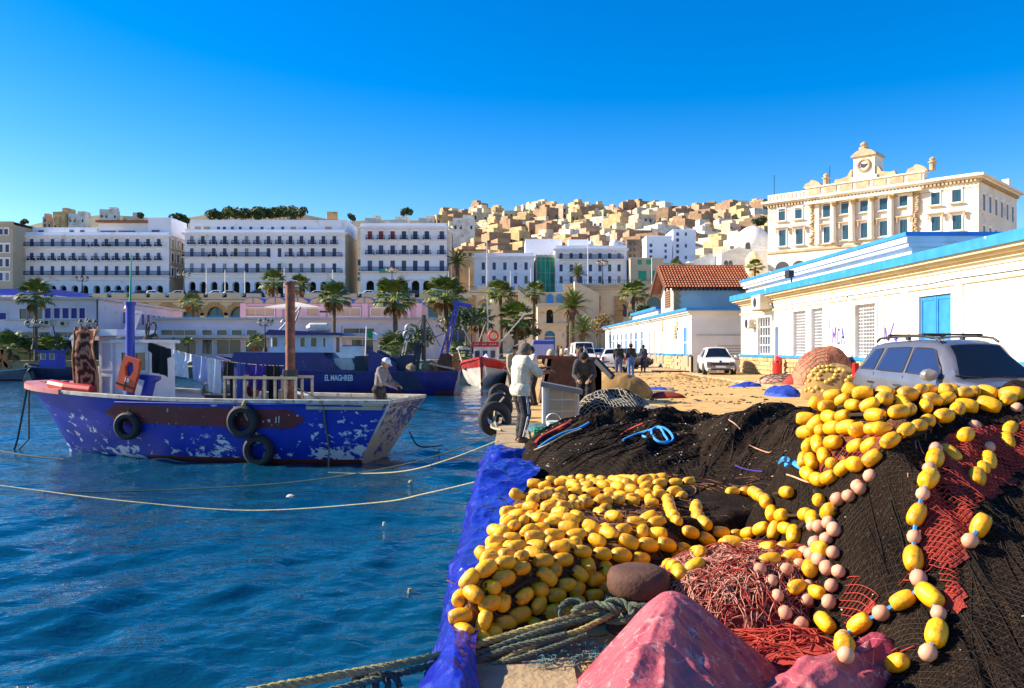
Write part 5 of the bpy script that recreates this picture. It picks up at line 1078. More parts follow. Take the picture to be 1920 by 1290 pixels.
def near_boat():
    rz = math.atan2(2.4,-9.9); t = thing('fishing_boat','blue and maroon wooden fishing boat with peeling paint and a white cabin','boat',(-2.80,19.4,-1),rz)
    Hn = Hull([[(.62,0,-.4),(.56,.45,-.2),(.45,.88,.12),(.05,1.08,.8),(-.36,1.2,1.5)],
        [(2.5,0,-.5),(2.5,.8,-.2),(2.5,1.2,.12),(2.45,1.38,.8),(2.4,1.48,1.49)],[(5,0,-.5),(5,.85,-.2),(5,1.28,.12),(5,1.45,.82),(5,1.54,1.50)],
        [(7,0,-.5),(7,.6,-.2),(7,1.0,.14),(7.05,1.28,.88),(7.1,1.46,1.57)],[(8.3,0,-.5),(8.3,.24,-.2),(8.4,.5,.15),(8.6,.86,.94),(8.8,1.16,1.66)],
        [(8.85,0,-.5),(8.9,.1,-.2),(9.0,.22,.15),(9.3,.48,.96),(9.65,.82,1.73)],[(9.0,0,-.5),(9.05,.02,-.2),(9.15,.03,.15),(9.55,.06,.98),(10.15,.26,1.78)]], 5)
    h = Hn.shell(t,'hull_blue','antifoul',.13,'hull_stern'); Hn.gunwale(t,'gunwale'); Hn.deck(t,'deck_wood',.76)
    # maroon band with pointed ends, 1 cm proud of the skin
    m = MB(); xs = np.linspace(1.6,6.9,34); zt, zb = 1.30, .86; rows = []
    for x in xs:
        e = min((x-1.6)/.35, (6.9-x)/.35, 1); zm = (zt+zb)/2+.02*(x-4)*.6; hh = (zt-zb)/2*max(e,.02); rows.append([Hn.side(x,zm+hh*q)+Vector((0,.012,0)) for q in (-1,-.33,.33,1)])
    m.add([p for r in rows for p in r], [(i*4+j,(i+1)*4+j,(i+1)*4+j+1,i*4+j+1) for i in range(33) for j in range(3)]); m.build('name_band','maroon',t,world=False)
    m = MB()
    for x in np.linspace(2.2,6.8,8): p = Hn.side(x,.83)+Vector((0,.02,0)); m.lathe([(.025,0),(.01,.02)],6,Matrix.Translation(p) @ Matrix.Rotation(R(-90),4,'X'))
    m.build('rivets','iron',t,world=False)['kind'] = 'stuff'
    # rubbing strake and stern planks
    m = MB(); pts = [Hn.side(x,1.39)+Vector((0,.02,0)) for x in np.linspace(.25,6.5,24)]; m.tube(pts,.035,5); m.build('rubbing_strake','hull_blue',t,world=False)
    for k in range(2):
        z = 1.33+k*.09; a = Hn.side(-.25+.05*(1-k),z); b = Hn.side(1.55,z); m = MB(); m.bar(a+Vector((0,.03,0)),b+Vector((0,.03,0)),.03,.082,up=(0,0,1)); m.build('plank','plank_beige',t,world=False)
        m = MB(); m.bar(Vector((a.x-.03,a.y,z)),Vector((a.x-.03,-a.y,z)),.03,.082); m.build('plank','plank_beige',t,world=False)
    # bow platform
    m = MB(); top = [p for p in Hn.top if p[0] > 7.9]; v = [(p[0]+.05,p[1]+.06,p[2]+.03) for p in top]+[(p[0]+.05,-p[1]-.06,p[2]+.03) for p in top[::-1]]; n = len(v); m.add(v+[(x,y,z-.12) for x,y,z in v], [tuple(range(n))]+[(i,i+n,(i+1)%n+n,(i+1)%n) for i in range(n)]); m.build('bow_platform','pink_deck',t,world=False)
    for sg in (-1,1): m = MB(); m.tube([(7.4,sg*1.22,1.66),(8.2,sg*1.18,1.72),(8.8,sg*1.0,1.78)],.11,8); m.build('red_rail','red_paint',t,world=False)
    # cabin: aft house, open front with slanted posts, canopy
    m = MB(); m.box(6.25,7.25,-.4,.6,.8,2.8); c = m.build('cabin','white_paint',t,world=False)
    for x0,x1 in ((6.33,6.62),(6.74,7.02)):
        m = MB(); m.box(x0,x1,.602,.63,2.12,2.56); w_ = m.build('window','glass_dark' if x0>6.5 else 'pane_teal',c,world=False); m = MB(); m.box(x0-.05,x1+.05,.601,.66,2.56,2.62); m.box(x0-.05,x1+.05,.601,.66,2.06,2.12); m.box(x0-.05,x0,.601,.66,2.12,2.56); m.box(x1,x1+.05,.601,.66,2.12,2.56); m.build('frame','white_paint',w_,world=False)
    m = MB(); m.box(6.17,7.3,-.5,.72,2.801,2.88); m.build('cabin_roof','white_paint',c,world=False)
    m = MB(); m.box(6.95,8.0,-.6,.9,2.98,3.14); m.prism([(8.0,2.98),(8.35,2.88),(8.3,2.98),(8.0,3.14)],-.6,.9); m.build('canopy','white_paint',t,world=False)
    for sg in (-.55,.85): m = MB(); m.bar((7.95,sg,1.2),(8.25,sg,2.9),.09,.09); m.build('post','white_paint',t,world=False)
    m = MB(); m.box(7.26,7.72,.52,.60,.9,2.98); d = m.build('door','cabin_blue_white',t,world=False)
    for z0,z1 in ((.95,1.35),(1.45,2.0),(2.1,2.85)): m = MB(); m.box(7.31,7.67,.601,.62,z0,z0+.05); m.box(7.31,7.67,.601,.62,z1-.05,z1); m.box(7.31,7.36,.601,.62,z0+.051,z1-.051); m.box(7.62,7.67,.601,.62,z0+.051,z1-.051); m.build('door_moulding','white_paint',d,world=False)
    m = MB(); m.box(7.74,8.0,-.4,.50,.8,2.2); m.build('wheel_console','white_paint',t,world=False)
    m = MB(); m.bar((7.2,.2,2.98),(6.95,.2,3.55),.24,.12); m.box(6.85,7.0,.1,.3,3.55,3.62); m.build('light_board','white_paint',t,world=False)
    m = MB(); m.lathe([(.07,3.55),(.09,3.62),(.05,3.72)],8,Matrix.Translation((7.0,.45,.05))); m.build('red_lamp','red_paint',t,world=False)
    # masts
    m = MB(); m.tube([(6.5,.98,.9),(6.5,.98,3.72)],.105,12); m.tube([(6.5,.98,3.72),(6.5,.98,3.8)],.14,12); ms = m.build('mast','mast_blue',t,40,world=False)
    m = MB(); m.tube([(6.5,.98,3.8),(6.47,.98,4.95)],[.03,.012],6); m.build('whip_aerial','green_net',ms,world=False)
    m = MB(); m.tube([(2.42,.55,.7),(2.42,.55,4.2)],.112,14); m.tube([(2.42,.55,4.2),(2.42,.55,4.24)],.145,14); ms = m.build('mast','mast_brown',t,40,world=False)
    m = MB()
    for k in range(5): m.torus((2.42,.55,2.0+k*.035),(0,.1,1),.16,.03,14,5)
    m.build('lashing','rope_dark',ms,world=False)
    # rail frame round the hatch
    m = MB(); x0, x1 = 1.95, 3.85
    for y in (.3,1.1):
        m.bar((x0,y,1.98),(x1,y,1.98),.06)
        for i in range(8): x = x0+.03+(x1-x0-.06)*i/7; m.bar((x,y,1.05),(x,y,1.95),.05)
    m.build('rail_frame','plank_beige',t,world=False)
    m = MB(); m.prism([(2.2,.8),(3.3,.8),(3.3,1.55),(2.9,1.66),(2.2,1.52)],-.2,.28); m.build('hatch','gunwale',t,world=False)
    # winch
    m = MB(); Mw = Matrix.Translation((4.4,.2,1.66)) @ Matrix.Rotation(R(90),4,'Y'); m.lathe([(.11,-.55),(.11,.5)],12,Mw); w_ = m.build('winch','gunwale',t,world=False)
    m = MB(); [m.lathe([(.2,z),(.2,z+.05)],16,Mw) for z in (-.58,-.1,.5)]; m.build('winch_flange','galv',w_,world=False); m = MB(); m.lathe([(.12,-.9),(.2,-.86),(.2,-.72),(.08,-.7)],10,Mw); m.build('winch_drum','maroon',w_,world=False)
    m = MB(); m.box(4.0,4.9,.1,.3,.75,1.5); m.build('winch_stand','iron',w_,world=False)
    # blue bow-shaped chock aft of the cabin
    m = MB(); m.prism([(5.8,1.98),(6.3,2.03),(6.3,1.92),(6.12,1.88),(6.3,1.3),(6.1,1.3),(5.95,1.82),(5.8,1.9)],.75,.95); m.build('chock','mast_blue',t,world=False)
    m = MB(); 
    for k in range(3): m.torus((6.4,.4,2.92+k*.03),(.2*k,.3,1),.2-.02*k,.02,14,5)
    m.torus((6.35,.4,3.1),(1,.2,.3),.22,.02,16,5); m.torus((6.42,.45,3.12),(.8,.9,.1),.2,.02,16,5); m.build('rope_coil','rope_dark',t,world=False)
    # bow ropes
    m = MB(); m.tube([(9.9,.1,1.78),(9.2,.55,1.8),(8.9,.3,1.8),(9.4,0,1.8),(10.1,.2,1.76),(10.15,.35,1.6),(10.3,.5,.3),(10.4,.55,-.1)],.025,5); m.tube([(10.12,.28,1.74),(10.05,.4,1.4),(9.95,.5,.3),(10.3,.55,-.05)],.022,5); m.build('bow_rope','rope_dark',t,world=False)
    m = MB(); m.tube([Hn.side(1.15,1.5)+Vector((0,.03,0)),Hn.side(1.14,1.0)+Vector((0,.04,0)),Hn.side(1.12,.4)+Vector((0,.04,0)),(1.06,1.3,-.05)],.02,5); m.build('side_rope','rope_green',t,world=False)
    m = MB(); p = Hn.side(3.0,1.48)+Vector((0,.05,0)); m.tube([p,p+Vector((.1,.03,-.2)),p+Vector((.25,.03,-.15)),p+Vector((.2,.05,-.35))],.03,5); m.tube([p,p+Vector((-.02,.05,-.3)),p+Vector((-.1,.05,-.45))],.02,5); m.build('yellow_rag','rope_yellow',t,world=False)
    for b in range(1): pass
    # letters on the band
    f = bpy.data.curves.new('letters','FONT'); f.body = 'N II'; FONTS.append(f); f.size = .3; f.extrude = .003; f.materials.append(M['gunwale']); o = bpy.data.objects.new('letters', f); C.objects.link(o); o.parent = t; p = Hn.side(2.4,1.0)+Vector((0,.03,0)); o.matrix_local = Matrix.Translation((2.65,p.y-.0,.97)) @ Matrix.Rotation(math.pi,4,'Z') @ Matrix.Rotation(R(84),4,'X')
    # tyres are things of their own
    T = parent_info[t.name]['T']
    for x,z,rr,lab in ((6.15,.82,.33,'black tyre fender hung nearest the bow of the blue boat'),(3.05,1.0,.37,'upper black tyre fender amidships with a yellow rag'),(2.75,.33,.36,'lower black tyre fender touching the water amidships')):
        p = T @ (Hn.side(x,z)+Vector((0,.12,0))); o = thing('tyre_fender',lab,'tyre',p,rz+R(4),'tyre fenders on the blue boat'); m = MB(); 
        prof = [(rr*.56,-.07),(rr*.6,-.1),(rr*.85,-.11),(rr,-.07),(rr,.07),(rr*.85,.11),(rr*.6,.1),(rr*.56,.07)]; Mt = Matrix.Rotation(R(-90),4,'X'); k = 26; vs = []
        for i in range(k):
            a = i*2*math.pi/k; vs += [Mt @ Vector((r_*math.cos(a),r_*math.sin(a),z_)) for r_, z_ in prof]
        m.add(vs,[(i*8+j,((i+1)%k)*8+j,((i+1)%k)*8+(j+1)%8,i*8+(j+1)%8) for i in range(k) for j in range(8)]); m.build('tyre','black_rubber',o,40,world=False)
        m = MB(); m.tube([(0,0,rr*.8),(0,-.03,rr+.1),(0,-.08,(1.48-z))],.018,5); m.build('hanging_rope','rope_green',o,world=False)
    return t, Hn
boatT, boatH = near_boat()
BT = parent_info[boatT.name]['T']
# rug over the cabin front
def rug():
    t = thing('rug','brown patterned rug hung over the white boat canopy','rug',BT @ Vector((7.82,.90,1.26)), math.atan2(2.4,-9.9)); nu, nv = 14, 44; U = np.linspace(-.36,.36,nu); V = np.linspace(0,1,nv); Xg, Vg = np.meshgrid(U, V)
    nar = 1-.22*np.exp(-((Vg-.22)/.18)**2); Z = 1.95-2.05*Vg; Y = .05+.10*np.sin(Xg*9)*(.3+Vg)*.5+.09*np.exp(-((Vg-.3)/.2)**2)-.05*Vg; Y = np.where(Vg < .05, -.05+Y*.9, Y)
    m = mat('rug_pile',(.20,.06,.03),(.10,.025,.015),6,.95); N = m.node_tree.nodes; L = m.node_tree.links; b = N['Principled BSDF']; tc = N.new('ShaderNodeTexCoord'); mp = N.new('ShaderNodeMapping'); mp.inputs['Location'].default_value = (0,0,-.75); mp.inputs['Scale'].default_value = (2.2,0,1.3); L.new(tc.outputs['Object'],mp.inputs[0])
    wv = N.new('ShaderNodeTexWave'); wv.wave_type = 'RINGS'; wv.rings_direction = 'SPHERICAL'; wv.inputs['Scale'].default_value = .8; wv.inputs['Distortion'].default_value = 9; wv.inputs['Detail'].default_value = 4; wv.inputs['Detail Scale'].default_value = 3; L.new(mp.outputs[0],wv.inputs['Vector'])
    r = N.new('ShaderNodeValToRGB'); e = r.color_ramp.elements; e[0].position = .2; e[0].color = (.06,.012,.008,1); e[1].position = .9; e[1].color = (.42,.20,.12,1); q = e.new(.55); q.color = (.20,.05,.025,1); L.new(wv.outputs[0],r.inputs[0]); L.new(r.outputs[0],b.inputs['Base Color']); M['rug_pile'] = m
    inst('rug_cloth', grid_mesh('rug_cloth', Xg*nar, Y, Z, 'rug_pile'), t)
    m = MB()
    for sg in (0,-1): m.tube([(Xg[i,sg]*nar[i,sg],Y[i,sg]+.005,Z[i,sg]) for i in range(nv)],.02,5)
    m.build('fringe','rug_edge',t,world=False)
reg('rug_edge',(.62,.30,.10),(.4,.12,.04),6,.9)
rug()
def vest():
    p = BT @ Vector((6.38,1.12,2.05)); t = thing('life_vest','orange life vest tied to the blue mast','life vest',p,math.atan2(2.4,-9.9)); m = MB(); Mr = Matrix.Rotation(R(-16),4,'Y')
    out_ = [(-.24,-.42),(.24,-.42),(.26,.1),(.22,.4),(-.22,.4),(-.26,.1)]; v = []
    for y in (0,.09):
        v += [Mr @ Vector((x,y,z)) for x,z in out_]+[Mr @ Vector((.13*math.cos(a),y,.12+.2*math.sin(a))) for a in [i*math.pi/3 for i in range(6)]]
    m.add(v,[]); 
    ordo = [1,2,3,4,5,0]; ring = [(0,'a')]; hole = [6+i for i in (5,0,1,2,3,4)]; ou = [1,2,3,4,5,0]
    for i in range(6):
        a,b = ou[i],ou[(i+1)%6]; c,d = hole[i],hole[(i+1)%6]; m.f += [(a,b,d,c),(a+12,c+12,d+12,b+12),(a,a+12,b+12,b),(c,d,d+12,c+12)]; m.m += [0]*4
    m.build('vest_body','orange_vest',t,world=False); m = MB(); m.box(-.08,.04,.092,.1,-.2,-.1,M=Mr); m.build('label','white_paint',t,world=False); m = MB(); m.box(-.26,.26,.091,.11,-.32,-.28,M=Mr); m.box(-.01,.01,.091,.105,-.42,-.08,M=Mr); m.build('strap','cloth_black',t,world=False)
vest()
# washing line from the cabin to the brown mast
LA = BT @ Vector((6.25,.62,2.82)); LB = BT @ Vector((2.55,.62,2.25))
def line_at(f): p = LA.lerp(LB, f); return p-Vector((0,0,.28*4*f*(1-f)*.5))
s = MB(); s.tube([line_at(i/16) for i in range(17)],.008,4); tag(s.build('clothes_line','rope_pale'),'pale washing line strung from the boat cabin to the brown mast','rope')
def garment(f0, f1, drop, mk, label, kind='sheet', seed=0):
    a, b = line_at(f0), line_at(f1); U = b-a; w_ = U.length; d = U.normalized(); n = Vector((d.y,-d.x,0)).normalized()
    t = thing('garment',label,'laundry',a); nu, nv = 13, 12; r = random.Random(seed); ph = r.uniform(0,6); X = np.zeros((nv,nu)); Y = X.copy(); Z = X.copy(); keep = np.ones((nv,nu),bool)
    for j in range(nv):
        for i in range(nu):
            u, v = i/(nu-1), j/(nv-1); wd = 1
            if kind == 'shirt': wd = 1 if v < .35 else .62
            if kind == 'trousers': wd = .8+.1*v
            uu = .5+(u-.5)*wd; p = a+U*uu; off = .05*math.sin(u*9+ph+v*2)*(.2+v)+.02*math.sin(u*21+ph); dr = drop*v*(1-(.12*abs(u-.5) if kind != 'shirt' else 0)+.03*math.sin(u*7+ph)); 
            if kind == 'trousers' and v > .35 and abs(u-.5) < .09: keep[j,i] = False
            q = p+n*off-Vector((0,0,dr-.01))-a; X[j,i], Y[j,i], Z[j,i] = q
    me = grid_mesh('cloth',X,Y,Z,mk,keep if kind == 'trousers' else None); inst('cloth',me,t)
    s = MB()
    for u in (.1,.9): p = U*u+Vector((0,0,line_at(f0+(f1-f0)*u).z-a.z-U.z*u)); s.box(p.x-.015,p.x+.015,p.y-.02,p.y+.02,p.z-.04,p.z+.03)
    s.build('peg','plank_beige',t)
    if kind == 'shirt':
        for sg in (.06,.94): s = MB(); p = U*sg; s.tube([p,p+Vector((0,0,-drop*.4))+n*.03,p+n*.02+Vector((0,0,-drop*.85))],[.07,.06,.05],7); s.build('sleeve',mk,t)
GG = 'laundry on the boat line'
garment(.0,.17,.72,'cloth_black','black shirt hung nearest the boat cabin','shirt',1)
garment(.18,.33,.62,'cloth_white','white shirt next to the black shirt on the line','shirt',2); garment(.34,.45,.62,'cloth_lilac','pale lilac cloth in the middle of the washing line','sheet',3); garment(.455,.54,.85,'cloth_white','white towel beside the black hanging trousers','sheet',4)
garment(.55,.65,1.15,'cloth_black','long black trousers hanging midway on the line','trousers',5); garment(.66,.72,1.0,'cloth_blue','faded blue jeans leg cloth beside the black trousers','sheet',6); garment(.73,.87,.62,'cloth_violet','deep violet sweater beside the blue cloth','shirt',7); garment(.88,.97,.9,'cloth_black','black jacket hung next to the brown mast','shirt',8)
# ------------------------------------------------------------------ trawler with the name on its side
def trawler():
    Y0 = 46.5; xl, xr = bx(392,Y0), bx(858,Y0); Lh = xr-xl; t = thing('trawler','dark blue steel trawler with a pale wheelhouse and white lettering','boat',(xr,Y0+1.6,-1),math.pi)
    W_ = lambda px: -(bx(px,Y0)-xr); Zp = lambda py: bz(py,Y0)+1
    Hn = Hull([[(.35,0,-.6),(.3,1.2,-.3),(.2,1.6,.2),(.05,1.65,.9),(0,1.7,1.36)],[(3,0,-.8),(3,1.4,-.3),(3,1.85,.2),(3,1.95,.9),(3,2.0,1.34)],[(8,0,-.8),(8,1.5,-.3),(8,1.9,.2),(8,2.0,.95),(8,2.05,1.4)],[(11.5,0,-.7),(11.5,.8,-.3),(11.6,1.2,.25),(11.8,1.55,1.1),(11.9,1.75,1.75)],[(Lh-1.0,0,-.6),(Lh-.9,.03,-.3),(Lh-.8,.05,.25),(Lh-.3,.08,1.2),(Lh+.1,.15,2.2)]],4)
    Hn.shell(t,'navy','antifoul',.2); Hn.gunwale(t,'navy',.12,.06); Hn.deck(t,'deck_wood',.55,'navy')
    def B(nm,mt,fn,par=t): s = MB(); fn(s); return s.build(nm,mt,par,world=False)
    yb = 1.72
    B('superstructure','navy',lambda s:s.prism([(W_(640),1.3),(W_(604),Zp(662)),(W_(440),Zp(660)),(W_(430),1.6)],-yb,yb))
    wh = B('wheelhouse','cabin_blue_white',lambda s:s.box(W_(622),W_(503),-1.3,1.3,Zp(661),Zp(626)))
    B('wheelhouse_roof','navy',lambda s:(s.prism([(W_(648),Zp(628)),(W_(640),Zp(624)),(W_(505),Zp(618)),(W_(495),Zp(628))],-1.7,1.7),),wh)
    for px,wp in ((513,11),(536,11),(565,10),(586,12),(606,6)):
        pts = []; x0,x1,z0,z1 = W_(px+wp/2),W_(px-wp/2),Zp(650),Zp(633); c = .08
        w_ = B('window','glass_dark',lambda s:s.prism([(x0+c,z0),(x1-c,z0),(x1,z0+c),(x1,z1-c),(x1-c,z1),(x0+c,z1),(x0,z1-c),(x0,z0+c)],1.303,1.33),wh)
        B('frame','white_paint',lambda s:s.tube([(x0,1.33,z0),(x1,1.33,z0),(x1,1.33,z1),(x0,1.33,z1)],.03,4,closed=True),w_)
    B('door','iron',lambda s:s.box(W_(622)-.02,W_(622)-.01,-.4,.4,Zp(661),Zp(632)),wh)
    rf = B('life_raft','hull_white',lambda s:s.tube([(W_(568),.6,Zp(616)),(W_(575),.6,Zp(613)),(W_(606),.6,Zp(613)),(W_(614),.6,Zp(616))],[.18,.28,.28,.18],10)); B('raft_cover','orange_vest',lambda s:s.tube([(W_(578),.6,Zp(610)),(W_(604),.6,Zp(610))],[.16,.16],8),rf)
    B('aerial_frame','galv',lambda s:(s.tube([(W_(515),.6,Zp(618)),(W_(550),.2,Zp(575))],.05,5),s.tube([(W_(528),-.6,Zp(618)),(W_(552),.2,Zp(573))],.05,5),s.torus((W_(520),.3,Zp(603)),(0,1,0),.14,.05,10,5)))
    B('deck_shelter','hull_white',lambda s:s.prism([(W_(665),1.4),(W_(625),1.4),(W_(622),Zp(672)),(W_(655),Zp(672))],-1.0,1.0)); B('shelter_opening','arch_dark',lambda s:s.box(W_(680),W_(662),-1.2,1.15,1.3,Zp(668)))
    B('gantry_plate','navy',lambda s:s.prism([(W_(745),Zp(700)),(W_(691),Zp(700)),(W_(691),Zp(656)),(W_(697),Zp(657)),(W_(742),Zp(681))],1.4,1.7)); B('gantry_plate','navy',lambda s:s.prism([(W_(745),Zp(700)),(W_(691),Zp(700)),(W_(691),Zp(656)),(W_(697),Zp(657)),(W_(742),Zp(681))],-1.7,-1.4))
    B('gantry_mast','iron',lambda s:(s.tube([(W_(790),.3,.8),(W_(790),.3,Zp(589))],.14,8),s.bar((W_(772),1.2,1.2),(W_(779),.9,Zp(646)),.14),s.bar((W_(772),-1.2,1.2),(W_(779),-.9,Zp(646)),.14),s.bar((W_(782),1.2,1.2),(W_(781),.9,Zp(646)),.14),s.box(W_(792),W_(774),-1.1,1.1,Zp(648),Zp(643))))
    B('derrick','galv',lambda s:(s.tube([(W_(742),.2,1.5),(W_(762),.3,Zp(612))],.06,6),s.tube([(W_(746),-.2,1.5),(W_(764),.2,Zp(612))],.06,6),s.torus((W_(764),.3,Zp(616)),(0,1,0),.3,.05,14,5),s.torus((W_(760),.35,Zp(628)),(0,1,0),.28,.05,14,5)))
    B('rigging','rope_dark',lambda s:[s.tube([(W_(a),.3,Zp(b)),(W_(c),.3,Zp(d))],.022,4) for a,b,c,d in ((790,590,822,650),(790,592,770,660),(764,614,690,640),(764,614,700,660),(790,640,860,612),(790,590,742,660),(720,672,790,650))])
    B('net_drum','navy_dark',lambda s:(s.lathe([(.75,-.9),(.75,-.8),(.3,-.79),(.3,.79),(.75,.8),(.75,.9)],16,Matrix.Translation((W_(757),0,Zp(690))) @ Matrix.Rotation(R(90),4,'X'))))
    r = random.Random(5)
    for k in range(6):
        px = 770+k*7; B('net_bundle',['net_tan','plank_beige','net_brown','rope_green','maroon','net_tan'][k],lambda s:s.lathe([(.3,-.3),(.42,0),(.36,.3),(.05,.5)],9,Matrix.Translation((W_(px),.9-.3*(k%3),1.35+.12*(k%2)))))
    B('otter_board','rust',lambda s:s.prism([(W_(846),1.1),(W_(822),1.1),(W_(818),Zp(690)),(W_(824),Zp(664)),(W_(836),Zp(662)),(W_(846),Zp(668))],.5,.62)); B('otter_board','orange_rust',lambda s:s.box(W_(857),W_(846),.1,.25,1.2,Zp(662)))
    B('poles','plank_beige',lambda s:[s.bar((W_(850),.4+.2*k,1.45),(W_(800),.2+.2*k,1.75),.09) for k in range(4)])
    B('dark_patch','navy_dark',lambda s:[s.add([Hn.side(W_(a),z_)+Vector((0,.015,0)) for a,z_ in ((745,.25),(800,.25),(775,1.25),(735,1.25))],[(0,1,2,3)])])
    f = bpy.data.curves.new('lettering','FONT'); f.body = 'EL MAGHREB'; FONTS.append(f); f.size = .46; f.extrude = .004; f.offset = .008; f.space_character = .95; f.materials.append(M['white_paint']); o = bpy.data.objects.new('lettering',f); C.objects.link(o); o.parent = t; pz = Zp(713); p = Hn.side(W_(640),pz+.15); o.matrix_local = Matrix.Translation((W_(612),p.y+.05,pz)) @ Matrix.Rotation(math.pi,4,'Z') @ Matrix.Rotation(R(88),4,'X') @ Matrix.Scale(.62,4,(1,0,0))
    return t
reg('net_tan',(.36,.27,.15),(.22,.16,.09),9,.95,bump=.8,bscale=60); reg('net_brown',(.13,.07,.04),(.08,.045,.03),9,.95,bump=.8,bscale=60); reg('orange_rust',(.55,.20,.05),(.4,.13,.04),4,.7)
trawler()
def crane():
    Y = 60.0; b0 = P(826,690,Y); k = P(857,571,Y); e = P(884,575,Y); t = thing('crane','blue lattice crane jib with a short arm behind the trawler','crane',(b0.x,Y,.0)); s = MB(); q = Vector((.45,0,0))
    for yo in (-.25,.25): s.bar(b0+Vector((-.25,yo,0)),k+Vector((-.1,yo,0)),.09); s.bar(b0+Vector((.25,yo,0)),k+Vector((.12,yo,0)),.09)
    for i in range(14): f = i/14; f2 = (i+1)/14; a = b0.lerp(k,f); c = b0.lerp(k,f2); s.bar(a+Vector((-.22,.25*(-1)**i,0)),c+Vector((.22,.25*(-1)**i,0)),.05)
    s.build('jib','mast_blue',t); s = MB(); s.bar(k+Vector((-.25,0,.15)),e,.32,.3); s.build('arm','mast_blue',t); s = MB(); s.tube([e,P(885,600,Y),P(884,645,Y)],.035,5); s.tube([P(884,645,Y),P(884,652,Y)],.16,6); s.build('hook_line','iron',t)
    s = MB(); s.lathe([(.9,-.6),(.9,.4),(.6,.5),(.6,.9)],10,Matrix.Translation(P(826,690,Y)-Vector((0,0,.3)))); s.build('pedestal','rust',t)
    t2 = thing('pontoon','grey steel work pontoon under the blue crane','pontoon',(b0.x,Y,-1)); s = MB(); s.box(b0.x-3.4,b0.x+1.2,Y-1.2,Y+2,-1.3,-.35); s.build('float','navy_dark',t2); s = MB(); s.box(b0.x-3.5,b0.x+1.3,Y-1.3,Y+2.1,-.35,-.25); s.build('fender_rail','black_rubber',t2)
crane()
def red_boat():
    Y0 = 55.2; x = bx(911,Y0); hd = R(-92); t = thing('fishing_boat','red and white fishing boat moored bow on with an orange lifebuoy','boat',(x,Y0+8.0,-1),hd); Z = lambda py: bz(py,Y0+2)+1
    Hn = Hull([[(.2,0,-.5),(.2,.8,-.25),(.1,1.3,.1),(.05,1.5,.75),(0,1.55,1.35)],[(3,0,-.6),(3,.9,-.25),(3,1.45,.1),(3,1.65,.75),(3,1.7,1.35)],[(5.6,0,-.6),(5.6,.6,-.25),(5.6,1.0,.12),(5.7,1.45,.85),(5.7,1.65,1.55)],[(7.2,0,-.6),(7.2,.2,-.25),(7.2,.4,.15),(7.3,.85,.95),(7.4,1.25,1.8)],[(7.9,0,-.6),(7.95,.03,-.25),(8.0,.05,.15),(8.1,.08,1.0),(8.3,.12,2.05)]],4)
    m = MB(); Hn.shell(t,'hull_white','antifoul',.12); Hn.deck(t,'deck_wood',.5); Hn.gunwale(t,'red_paint',.14,.12)
    for sg in (1,-1):
        m = MB(); rows = []; tops = Hn.top
        for p in tops: z1 = p[2]-.05; rows.append([Hn.side(p[0]-.03*(k),z1-(.16+.42*(p[0]/8.3)**2)*k/2,sg)+Vector((0,.015*sg,0)) for k in range(3)])
        m.add([q for r_ in rows for q in r_],[(i*3+j,i*3+j+1,(i+1)*3+j+1,(i+1)*3+j) for i in range(len(rows)-1) for j in range(2)]); m.build('red_band','red_paint',t,world=False)
    m = MB(); m.bar((8.32,0,2.1),(8.02,0,.1),.14,.16); m.build('stem','red_paint',t,world=False)
    m = MB(); m.box(2.2,4.6,-.85,.85,1.0,2.75); wh = m.build('wheelhouse','hull_white',t,world=False)
    for y in (-.56,0,.56): m = MB(); m.box(4.601,4.62,y-.2,y+.2,1.95,2.5); w_ = m.build('window','glass_dark',wh,world=False); m = MB(); m.tube([(4.63,y-.2,1.95),(4.63,y+.2,1.95),(4.63,y+.2,2.5),(4.63,y-.2,2.5)],.03,4,closed=True); m.build('frame','white_paint',w_,world=False)
    m = MB(); m.box(2.1,4.75,-1.0,1.0,2.751,2.82); m.box(4.6,4.76,-.98,.98,2.821,3.1); hd_ = m.build('red_header','red_paint',wh,world=False)
    r = random.Random(3); m = MB()
    for k in range(9):
        y = -.75+k*.18
        if k in (2,5): continue
        text_strokes(m,[[(0,.2*r.random()),(.3,.5),(.6,.2),(.8,.6*r.random())],[(.4,.8),(.5,.85)]],(4.765,y,2.88),(0,.15,0),(0,0,.15),.028)
    m.build('lettering','white_paint',hd_,world=False)
    m = MB(); m.torus((3.9,.55,3.55),(1,.2,0),.33,.085,22,8); lb = m.build('lifebuoy','orange_vest',t,40,world=False); m = MB(); [m.torus((3.9+.0,.55+.33*math.cos(a)*.98,3.55+.33*math.sin(a)*.98),(0,-math.sin(a),math.cos(a)),.088,.014,8,4) for a in (.6,2.2,3.8,5.3)]; m.build('band','white_paint',lb,world=False)
    m = MB(); m.tube([(3.4,.1,2.8),(3.4,.1,6.6)],.05,6); m.tube([(1.5,-1.2,1.6),(3.4,.0,4.6)],.05,5); m.tube([(3.6,.8,2.8),(2.2,2.9,5.3)],.045,5); m.tube([(3.6,.8,2.0),(2.4,3.4,3.6)],.045,5); m.tube([(4.4,-.9,2.8),(4.0,-1.8,4.4)],.045,5); m.build('boom','galv',t,world=False)
    m = MB(); m.tube([(6.2,-1.5,1.6),(5.8,-1.75,2.3),(4.9,-1.9,2.5),(4.3,-1.75,1.9)],.04,5); m.lathe([(.5,2.5),(.5,2.6),(.3,2.75)],10,Matrix.Translation((4.5,-1.6,.05))); m.build('net_hauler','galv',t,world=False)
    m = MB(); m.tube([(5,-.4,1.4),(5.4,.2,2.1),(6.0,.5,1.6)],.2,6); m.build('covered_gear','cloth_lilac',t,world=False)
